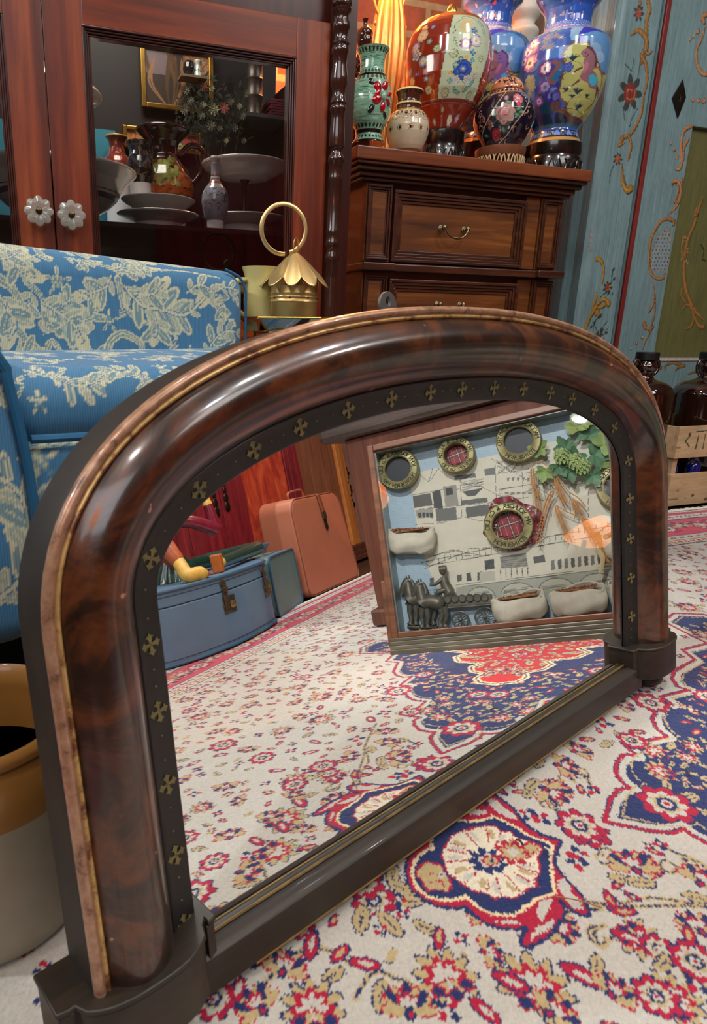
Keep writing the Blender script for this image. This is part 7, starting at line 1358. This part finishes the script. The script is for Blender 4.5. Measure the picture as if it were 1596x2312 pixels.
# ---- blue train case
tc=empty('train_case',(1.2,-.5,0)); tag(tc,'blue bow-fronted train case with two tarnished latches, puppet on its lid','case'); TC2=loc(tc)
BCS=plain('blue_case_leatherette',(88,116,142),.5,var=.1,sc=9,bump=.2,coat=.1); BCT=plain('blue_case_piping',(52,92,120),.4,coat=.2)
out=spl([(.925,-.60),(.925,-.50),(.96,-.435),(1.05,-.392),(1.18,-.372),(1.31,-.382),(1.40,-.400),(1.445,-.43),(1.452,-.50),(1.445,-.56),(1.39,-.60),(1.2,-.635),(.95,-.63)],110,True)
out=out[::-1]
def ring_at(z,off=0.): c_=out.mean(0); d=out-c_; L_=np.linalg.norm(d,axis=1)[:,None]; q=c_+d*(1+off/L_); return [(x,y,z) for x,y in q]
def shell(name,z0,z1,mat,par,off=0,cap=(1,1)):
    b=MB(); lv=[(z0,-.004),(z0+.003,0),(z1-.003,0),(z1,-.004)]; P=np.array([ring_at(z,off+o_) for z,o_ in lv]).transpose(1,0,2); b.grid(TC2(P.reshape(-1,3)).reshape(P.shape),cu=True)
    n_=len(out); b.f.append(tuple(i*4 for i in range(n_))); b.f.append(tuple(i*4+3 for i in range(n_))[::-1]); b.mi+=[0,0]; return b.build(name,mat,par,smooth=True,angle=40)
zl_=.160; shell('case_body',.0068,zl_-.0008,BCS,tc); ld=shell('case_lid',zl_+.0008,.206,BCS,tc)
b=MB()
for z,o_ in ((.012,.002),(.202,.001)): b.tube(TC2(np.array(ring_at(z,o_))),.0048,8,closed=True)
b.build('edge_piping',BCT,tc,smooth=True)
b=MB()
for z in (.024,.188): b.tube(TC2(np.array(ring_at(z,.0006))),.0010,5,closed=True)
b.build('stitched_line',plain('case_stitching',(44,64,84),.6),tc,smooth=True)
RST=plain('tarnished_latch',(104,92,76),.42,.8,var=.35,sc=80)
for (px,py,Yp,ya,yb) in ((512,1345,-.374,1318,1382),(594,1305,-.402,1282,1345)):
    cpt=fy(px,py,Yp,True); i=int(np.argmin(np.abs(out[:,0]-cpt[0])+(out[:,1]<-.5)*9)); p0=out[i]; tg=out[(i+1)%110]-out[i-1]; tg/=np.linalg.norm(tg); nm=np.array([tg[1],-tg[0]]); nm*= 1 if nm[1]>0 else -1; tg=np.array([nm[1],-nm[0]])
    Tl=lambda v: TC2(np.stack([p0[0]+tg[0]*v[:,0]+nm[0]*v[:,1],p0[1]+tg[1]*v[:,0]+nm[1]*v[:,1],v[:,2]],1)); bpx=lambda s: s
    b=MB(); b.box(-.026,.026,-.001,.0022,.098,.146,Tl); b.build('latch_plate',RST,tc,bevel=.0015); lt=bpy.context.scene.objects[-1] if False else tc.children[-1]
    b=MB(); b.lathe([(0,0),(.010,0),(.011,.003),(.007,.005),(.0085,.008),(.004,.010),(0,.010)],24,T=lambda v: Tl(np.stack([v[:,0]+.010,v[:,2]*0+.002+v[:,2],v[:,1]+.120],1) if False else np.stack([v[:,0]+.010,.002+v[:,2],v[:,1]+.120],1))); b.build('latch_button',plain('brass_button_%d'%px,(150,130,84),.35,.8),lt,smooth=True,angle=40)
    b=MB(); b.box(-.022,-.004,.0022,.006,.112,.178,Tl); b.box(-.024,-.002,.0045,.0085,.158,.172,Tl); b.build('latch_hasp',RST,lt,bevel=.0012)
    b=MB(); b.lathe([(0,0),(.013,0),(.012,.003),(0,.004)],20,T=lambda v: Tl(np.stack([v[:,0]-.013,.0005+v[:,2],v[:,1]*.8+.182],1))); b.build('hasp_keeper',RST,lt,smooth=True,angle=40)
# ---- blue suitcase behind
s2=empty('blue_suitcase',(1.6,-.6,0)); tag(s2,'teal blue suitcase with a tube handle beside the brown case','suitcase'); T2=loc(s2)
rz_=lambda v: T2(np.stack([1.475+(v[:,0])*.976-(v[:,1])*-.22*-1*0+v[:,1]*.22*0,0*v[:,0],0*v[:,0]],1))
ax_,ay_=V3(.971,-.24,0),V3(-.24,-.971,0)
def Ts2(v): v=np.asarray(v); return T2(V3(1.495,-.437,.0)+v[:,0:1]*ax_+v[:,1:2]*ay_+v[:,2:3]*V3(0,0,1))
def rbox(b,x0,x1,y0,y1,z0,z1,r,T,n=6):
    pts=[]
    for cx_,cy_,a0 in ((x1-r,z1-r,0),(x0+r,z1-r,PI/2),(x0+r,z0+r,PI),(x1-r,z0+r,1.5*PI)):
        for i in range(n+1): a=a0+i*PI/2/n; pts.append((cx_+r*math.cos(a),cy_+r*math.sin(a)))
    b.prism(pts,y0,y1,lambda v: T(np.stack([v[:,0],v[:,2],v[:,1]],1)))
    return pts
TCS=plain('teal_suitcase_vinyl',(96,122,120),.5,var=.1,sc=12,coat=.1)
b=MB(); pts=rbox(b,0,.272,.004,.28,.007,.203,.02,Ts2); b.build('suitcase_body',TCS,s2,smooth=True,angle=30)
b=MB()
for y in (.004,.05,.276): b.tube(Ts2(np.array([(x,y,z) for x,z in pts])),.0036,8,closed=True)
b.build('edge_piping',BCT,s2,smooth=True)
b=MB(); b.tube(Ts2(spl([(.205,.10,.207),(.20,.08,.228),(.16,.055,.240),(.09,.055,.240),(.03,.09,.232),(.018,.11,.222)],40)),.0058,10); hd=b.build('tube_handle',plain('blue_tube_handle',(56,100,138),.3,coat=.4),s2,smooth=True)
for P in ([(.205,.102,.204),(.203,.09,.219)],[(.018,.112,.204),(.020,.106,.224)]): b=MB(); b.tube(Ts2(P),.0066,10); b.build('handle_ferrule',plain('chrome_ferrule',(180,176,166),.2,.9) if 'chrome_ferrule' not in bpy.data.materials else bpy.data.materials['chrome_ferrule'],hd,smooth=True)
b=MB(); q=[(-.05,.03),(-.01,.02),(.0,.05),(-.04,.07)]; b.prism([(x+.075,y+.02) for x,y in q],.2035,.2048,Ts2); b.build('luggage_tag',plain('tan_tag',(206,160,110),.6),s2)
# ---- brown suitcase
bs=empty('brown_suitcase',(2.0,-.57,0)); tag(bs,'tall tan brown leather suitcase standing upright against the red cupboard','suitcase'); TS3=loc(bs)
TAN_=plain('tan_leather',(178,106,78),.5,var=.08,sc=7,bump=.25,coat=.1); TAN2=plain('tan_leather_edge',(140,78,54),.45)
def T3(v): v=np.asarray(v); t=np.clip(v[:,2]/.37,0,1); x=v[:,0]; x=1.795+x*(1-.10*t)+.004*t; return TS3(np.stack([x,-.495-v[:,1]*(1-.06*t)-.012*t,v[:,2]+.0065],1))
b=MB(); n_=8; pts=[]
for cx_,cy_,r,a0 in ((.43-.05,.372-.05,.05,0),(.05,.372-.05,.05,PI/2),(.03,.03,.03,PI),(.43-.03,.03,.03,1.5*PI)):
    for i in range(n_+1): a=a0+i*PI/2/n_; pts.append((cx_+r*math.cos(a),cy_+r*math.sin(a)))
n3=len(pts); cen_p=np.mean(pts,0); lv=[(0,.010),(.004,.003),(.012,0),(.07,0),(.074,-.0015),(.078,0),(.15,0),(.158,.003),(.162,.010)]
P=np.array([[(cen_p[0]+(x-cen_p[0])*(1-i_/.2),y_,cen_p[1]+(z-cen_p[1])*(1-i_/.2)) for y_,i_ in lv] for x,z in pts]); P2=T3(P.reshape(-1,3)).reshape(P.shape); b.grid(P2,cu=True); m9=len(lv)
b.f.append(tuple(i*m9 for i in range(n3))); b.f.append(tuple(i*m9+m9-1 for i in range(n3))[::-1]); b.mi+=[0,0]; b.build('suitcase_shell',TAN_,bs,smooth=True,angle=60)
b=MB(); b.tube(T3(np.array([(cen_p[0]+(x-cen_p[0])*.985,.002,cen_p[1]+(z-cen_p[1])*.985) for x,z in pts])),.0022,6,closed=True); b.build('front_piping',TAN2,bs,smooth=True)
b=MB(); b.tube(T3(spl([(.13,.08,.372),(.135,.08,.395),(.19,.08,.402),(.25,.08,.400),(.262,.08,.373)],30)),.0065,10,flat=.7); hd=b.build('carry_handle',TAN2,bs,smooth=True)
b=MB()
sp=[(.235,.06,.3735),(.237,.004,.372),(.240,-.0025,.355),(.247,-.003,.295)]
b.grid(T3(np.array([[(x+dx,y-.001,z) for dx in (-.014,.014)] for x,y,z in spl(sp,20)]).reshape(-1,3)).reshape(20,2,3)); so=b.build('closing_strap',TAN2,bs,smooth=True); mm=so.modifiers.new('s','SOLIDIFY'); mm.thickness=.002
b=MB(); b.box(.232,.262,-.008,-.003,.272,.300,T3); b.build('strap_buckle',RST,so,bevel=.001); b=MB(); b.prism([(.236,.272),(.236,.235),(.247,.222),(.258,.235),(.258,.272)][::-1],-.0055,-.003,lambda v: T3(np.stack([v[:,0],v[:,2],v[:,1]],1))); b.build('buckle_tongue',plain('dark_lock_metal',(70,64,58),.35,.8),so,bevel=.0012)
# ---- red cupboard and brown cupboard
RCB=plain('red_stained_wood',(128,34,44),.4); 
n=N('red_burl_panel'); co=n.coord((1,1,.4)); f=n.noise(co,9,7,.65,2.5); c=n.ramp(f,[(.3,L((120,26,30))),(.5,L((176,62,40))),(.7,L((206,96,56)))]); BURL=n.out(c,.35,coat=.3)
RWD=wood('red_stained_boards',(76,14,24),(128,32,40),(158,52,54),.38,2,6,.3,.1)
YR=-.80; rx=lambda px,py: fy(px,py,YR,True)
rcab=empty('red_cupboard',(1.8,YR-.2,0)); tag(rcab,'red stained cupboard with burl door panels and iron hinges behind the luggage','cupboard'); TR=loc(rcab)
xe=2.43
b=MB(); b.box(.7,xe,YR-.4,YR-.012,.006,1.3,TR); b.build('cupboard_body',RWD,rcab)
bd=[(.70,.98),(.985,1.26),(1.265,1.42)]
dvs=[(1.22,1.42,RWD),(1.425,1.62,RWD),(1.625,1.80,RWD),(1.805,2.23,BURL),(2.235,2.30,RWD),(2.305,xe,RWD)]
xs_=[fy(448,1230,YR,True)[0],fy(520,1200,YR,True)[0],fy(548,1200,YR,True)[0],fy(640,1120,YR,True)[0],fy(652,1120,YR,True)[0]]
xs_=[1.28,1.56,1.78,1.95,2.30,2.34,xe]
for i in range(len(xs_)-1):
    b=MB(); pan_=(i==3); y1=YR+(.0 if not pan_ else -.006); b.box(xs_[i]+.002,xs_[i+1]-.002,YR-.012,y1,.03,1.28,TR); b.build('door_panel' if pan_ else 'upright_board',BURL if pan_ else RWD,rcab,bevel=.003)
b=MB(); b.box(.7,1.278,YR-.012,YR,.03,1.28,TR); b.build('upright_board',RWD,rcab,bevel=.003)
for px,py in ((483,1130),(507,1118)):
    p=rx(px,py); b=MB(); 
    for dz,s in ((.05,.012),(.02,.010),(-.01,.014),(-.045,.016)): b.ball(TR(V3(p[0],YR+.004,p[2]+dz)[None])[0],(s,.004,s*1.3),12,8)
    b.tube(TR(np.array([(p[0],YR+.006,p[2]+.06),(p[0]+.02,YR+.012,p[2]+.065)])),.006,8); b.build('iron_door_mount',IRON,rcab,smooth=True)
bcab=empty('brown_cupboard',(2.8,YR-.2,0)); tag(bcab,'brown wooden cupboard with an orange pine door edge right of the red cupboard','cupboard'); TBc=loc(bcab)
BRW=wood('mid_brown_boards',(84,44,26),(126,74,48),(150,98,68),.5,2,5,.1); ORW=wood('orange_pine',(150,84,34),(190,116,54),(206,136,74),.45,2,5,.15); PKW=wood('pinkish_board',(120,80,70),(150,108,98),(170,130,120),.5,2,5,.1)
b=MB(); b.box(xe+.004,3.6,YR-.45,YR-.02,.006,1.3,TBc); b.build('cupboard_body',BRW,bcab)
e1=rx(735,1000)[0]; e2=rx(772,1003)[0]; e3=fy(800,1200,YR,True)[0]
xo0,xo1,xp1=2.80,2.885,2.99
b=MB(); b.box(xe+.004,xo0-.002,YR-.02,YR-.004,.03,1.28,TBc); b.build('side_board',BRW,bcab,bevel=.002)
b=MB(); b.box(xo0,xo1,YR-.02,YR+.012,.085,1.28,TBc); b.build('door_edge',ORW,bcab,bevel=.004)
b=MB(); b.box(xo1+.003,xp1,YR-.02,YR+.004,.085,1.28,TBc); b.build('door_stile',PKW,bcab,bevel=.003)
for k in range(3): b=MB(); b.box(xo0-.02-.006*k,3.6,YR-.02,YR+.016+.006*k,.085-.026*(k+1),.085-.026*k,TBc); b.build('plinth_moulding',OAR,bcab,bevel=.003)
b=MB(); b.box(xp1,3.6,YR-.02,YR+.002,.085,1.28,TBc); b.build('door_board',OAR,bcab,bevel=.003)
p=fy(790,1100,YR+.006,True); b=MB()
for i in range(9): b.ball(TBc(V3(p[0]-.01+.014*math.sin(i*1.7),YR+.008,p[2]+.10-.024*i)[None])[0],(.013,.005,.013),10,7)
b.build('iron_hinge',IRON,bcab,smooth=True)
# ---- puppet
pu=empty('wooden_puppet',(1.15,-.5,.206)); tag(pu,'jointed wooden puppet in maroon and green sitting on the train case','puppet'); TP=loc(pu)
g=lambda x,y,Y=-.48: fy(x,y,Y,True)
MAR=plain('maroon_painted_wood',(112,24,44),.3,coat=.5,var=.35,sc=60); TGR=plain('dark_green_painted_wood',(30,66,56),.25,coat=.6,var=.35,sc=90); TER=plain('terracotta_painted_wood',(166,88,54),.45,var=.25,sc=40); YEL=plain('ochre_painted_wood',(206,166,76),.45,var=.2,sc=60); ORB=plain('orange_brown_wood',(172,92,38),.4,var=.2,sc=40)
sea=g(410,1262,-.55); b=MB(); P=spl([V3(sea[0]-.04,-.56,.245),V3(sea[0]-.04,-.56,.30),V3(sea[0]-.045,-.56,.36),V3(sea[0]-.05,-.56,.40)],20); b.tube(TP(P),np.interp(np.linspace(0,1,20),[0,.3,.8,1],[.042,.036,.046,.02]),20); b.build('torso',MAR,pu,smooth=True)
b=MB(); c_=V3(sea[0]-.04,-.55,.207); b.lathe([(0,0),(.066,0),(.060,.02),(.038,.06),(.036,.065),(0,.066)],60,T=lambda v: TP(v+c_),flute=(14,.07)); b.build('pleated_skirt',TGR,pu,smooth=True,angle=60)
b=MB(); hc=V3(sea[0]-.05,-.555,.445); b.ball(TP(hc[None])[0],(.030,.032,.040),20,14); b.ball(TP((hc+V3(0.012,.030,-.002))[None])[0],(.005,.008,.007),8,6)
for s_ in (-1,1): b.ball(TP((hc+V3(.011*s_+.006,.027,.008))[None])[0],(.004,.004,.003),8,6); b.ball(TP((hc+V3(.030*s_,.0,.0))[None])[0],(.005,.008,.010),8,6)
hdp=b.build('head',YEL,pu,smooth=True); b=MB(); b.ball(TP((hc+V3(-.002,-.008,.014))[None])[0],(.032,.032,.033),18,12); b.build('painted_hair',EBON,hdp,smooth=True)
a1,a2,a3=g(432,1178,-.50),g(487,1196,-.47),g(468,1140,-.48); b=MB(); b.tube(TP(spl([V3(sea[0]-.03,-.53,.375),a1,a2],16)),np.linspace(.018,.022,16),14); b.build('upper_arm',MAR,pu,smooth=True)
b=MB(); b.tube(TP(spl([a2,a3],8)),np.linspace(.020,.015,8),14); fa=b.build('forearm',MAR,pu,smooth=True); b=MB(); b.tube(TP([a3,a3+(a3-a2)*.35]),[.015,.012],12)
for k in range(4): d=(a3-a2); d/=np.linalg.norm(d); b.tube(TP(spl([a3+(a3-a2)*.35+V3(.006*(k-1.5),0,0),a3+(a3-a2)*.35+d*.02+V3(.007*(k-1.5),.004,0)],4)),.003,6)
b.build('hand',YEL,fa,smooth=True)
k0,k1,k2=g(372,1235,-.50),g(402,1268,-.46),g(428,1290,-.42); b=MB(); b.tube(TP(spl([V3(sea[0]-.03,-.53,.225),k0+V3(.0,0,.0),k1],20)),np.interp(np.linspace(0,1,20),[0,.4,1],[.02,.030,.020]),16); b.build('lower_leg',TER,pu,smooth=True)
kf=g(466,1302,-.405); zf=.209
b=MB(); 
A=V3(k2[0]-.012,k2[1],zf+.018); Bf=V3(kf[0],kf[1],zf+.008); d=(Bf-A); d/=np.linalg.norm(d); sd=np.cross(d,V3(0,0,1)); b.tube(TP(spl([k1,A,(A+Bf)/2+V3(0,0,.0),Bf],18)),np.interp(np.linspace(0,1,18),[0,.3,.8,1],[.018,.020,.022,.012]),16); ft_=b.build('foot',YEL,pu,smooth=True)
for k in range(5): b=MB(); e=Bf+sd*(.008*(k-2)); b.tube(TP([e-d*.004,e+d*(.012-.002*abs(k-1))-V3(0,0,.002)]),[.0048,.0035],8); b.build('toe',TER,ft_,smooth=True)
m0,m1,m2=g(600,1268,-.52),g(560,1275,-.50),g(520,1278,-.47); m0[2]=max(m0[2],.236)
b=MB(); b.tube(TP(spl([V3(sea[0]+.0,-.56,.235),V3(sea[0]+.10,-.57,.236),V3(m0[0]-.07,-.545,.236),V3(m0[0]-.03,-.53,.235)],22)),.0235,16); b.ball(TP(V3(m0[0]-.03,-.525,.236)[None])[0],.0245,14,10); b.build('bent_leg',TGR,pu,smooth=True)
sh=g(497,1277,-.43); b=MB(); b.tube(TP(spl([V3(m0[0]-.03,-.525,.236),(V3(m0[0]-.03,-.525,.236)+V3(sh[0],sh[1],.232))/2,V3(sh[0],sh[1],.233)],14)),np.linspace(.024,.017,14),16); b.build('shin',TGR,pu,smooth=True)
b=MB(); dd=V3(sh[0],sh[1],.233)-V3(m0[0]-.03,-.525,.236); dd/=np.linalg.norm(dd); q0=V3(sh[0],sh[1],.233); b.tube(TP([q0-dd*.006,q0+dd*.012]),.0175,16); b.build('shoe_cuff',YEL,pu,smooth=True)
b=MB(); s_=np.cross(dd,V3(0,0,1)); c_=q0+dd*.022
b.hexa(TP(np.array([c_-s_*.017-dd*.009+V3(0,0,-.026),c_+s_*.017-dd*.009+V3(0,0,-.026),c_+s_*.015+dd*.009+V3(0,0,-.026),c_-s_*.015+dd*.009+V3(0,0,-.026),c_-s_*.019-dd*.009+V3(0,0,.028),c_+s_*.019-dd*.009+V3(0,0,.028),c_+s_*.017+dd*.009+V3(0,0,.028),c_-s_*.017+dd*.009+V3(0,0,.028)]))); b.build('shoe',ORB,pu,bevel=.004)
# ---- warm lamp reflected in the shadow box glass: mushroom lamp on a small table behind the camera
LPX=V3(-.50,-.20,1.0)
o,T=thing('mushroom_lamp',LPX[0],LPX[1],.80,'orange glass mushroom lamp mirrored in the shadow box glass','lamp'); n=N('orange_glass_shade'); n.ln(n.ramp(n.noise(n.coord(),10,3),[(.3,L((255,130,50))),(.7,L((255,160,80)))]),n.b.inputs['Emission Color']); n.b.inputs['Emission Strength'].default_value=5; n.b.inputs['Base Color'].default_value=L((240,150,80)); SHD=n.m
b=MB(); b.lathe([(.105,1.045),(.100,1.075),(.080,1.105),(.045,1.125),(0,1.13)],48,(LPX[0],LPX[1],0),T=T,flute=(8,.03)); b.build('upper_shade',SHD,o,smooth=True)
b=MB(); b.lathe([(.050,.985),(.108,1.0),(.116,1.02),(.106,1.034)],48,(LPX[0],LPX[1],0),T=T,flute=(8,.03)); b.build('lower_shade',SHD,o,smooth=True)
b=MB(); b.lathe([(0,.80),(.06,.80),(.055,.815),(.012,.83),(.010,1.04),(0,1.04)],32,(LPX[0],LPX[1],0),T=T); b.build('lamp_stem',EBON,o,smooth=True,angle=50)
o,T=thing('pedestal_stand',LPX[0],LPX[1],0,'dark turned pedestal carrying the orange mushroom lamp behind the camera','stand'); b=MB(); b.lathe([(0,.006),(.14,.006),(.13,.03),(.03,.05),(.022,.4),(.03,.76),(.15,.775),(.15,.799),(0,.799)],40,(LPX[0],LPX[1],0),T=T); b.build('pedestal',EBON,o,smooth=True,angle=50)
# ceiling fittings for the spot lights
for i,(a,b_,c_,d_,e_) in enumerate(CEIL):
    o,T=thing('ceiling_spotlight',a[0],a[1],2.30,'round black ceiling spotlight fitting '+['above the near left of the rug','above the rug in front of the mirror','above the armchair','above the right end of the mirror','at the far left of the room','above the brown suitcase','above the red cupboard side of the rug','left of the armchair'][i],'spotlight','ceiling spotlight fittings'); b=MB(); b.lathe([(c_/2+.004,2.285),(c_/2+.012,2.285),(c_/2+.014,2.36),(.02,2.38),(.015,2.4995),(0,2.4995)],32,(a[0],a[1],0),T=T); b.build('housing',CAPM,o,smooth=True,angle=40)
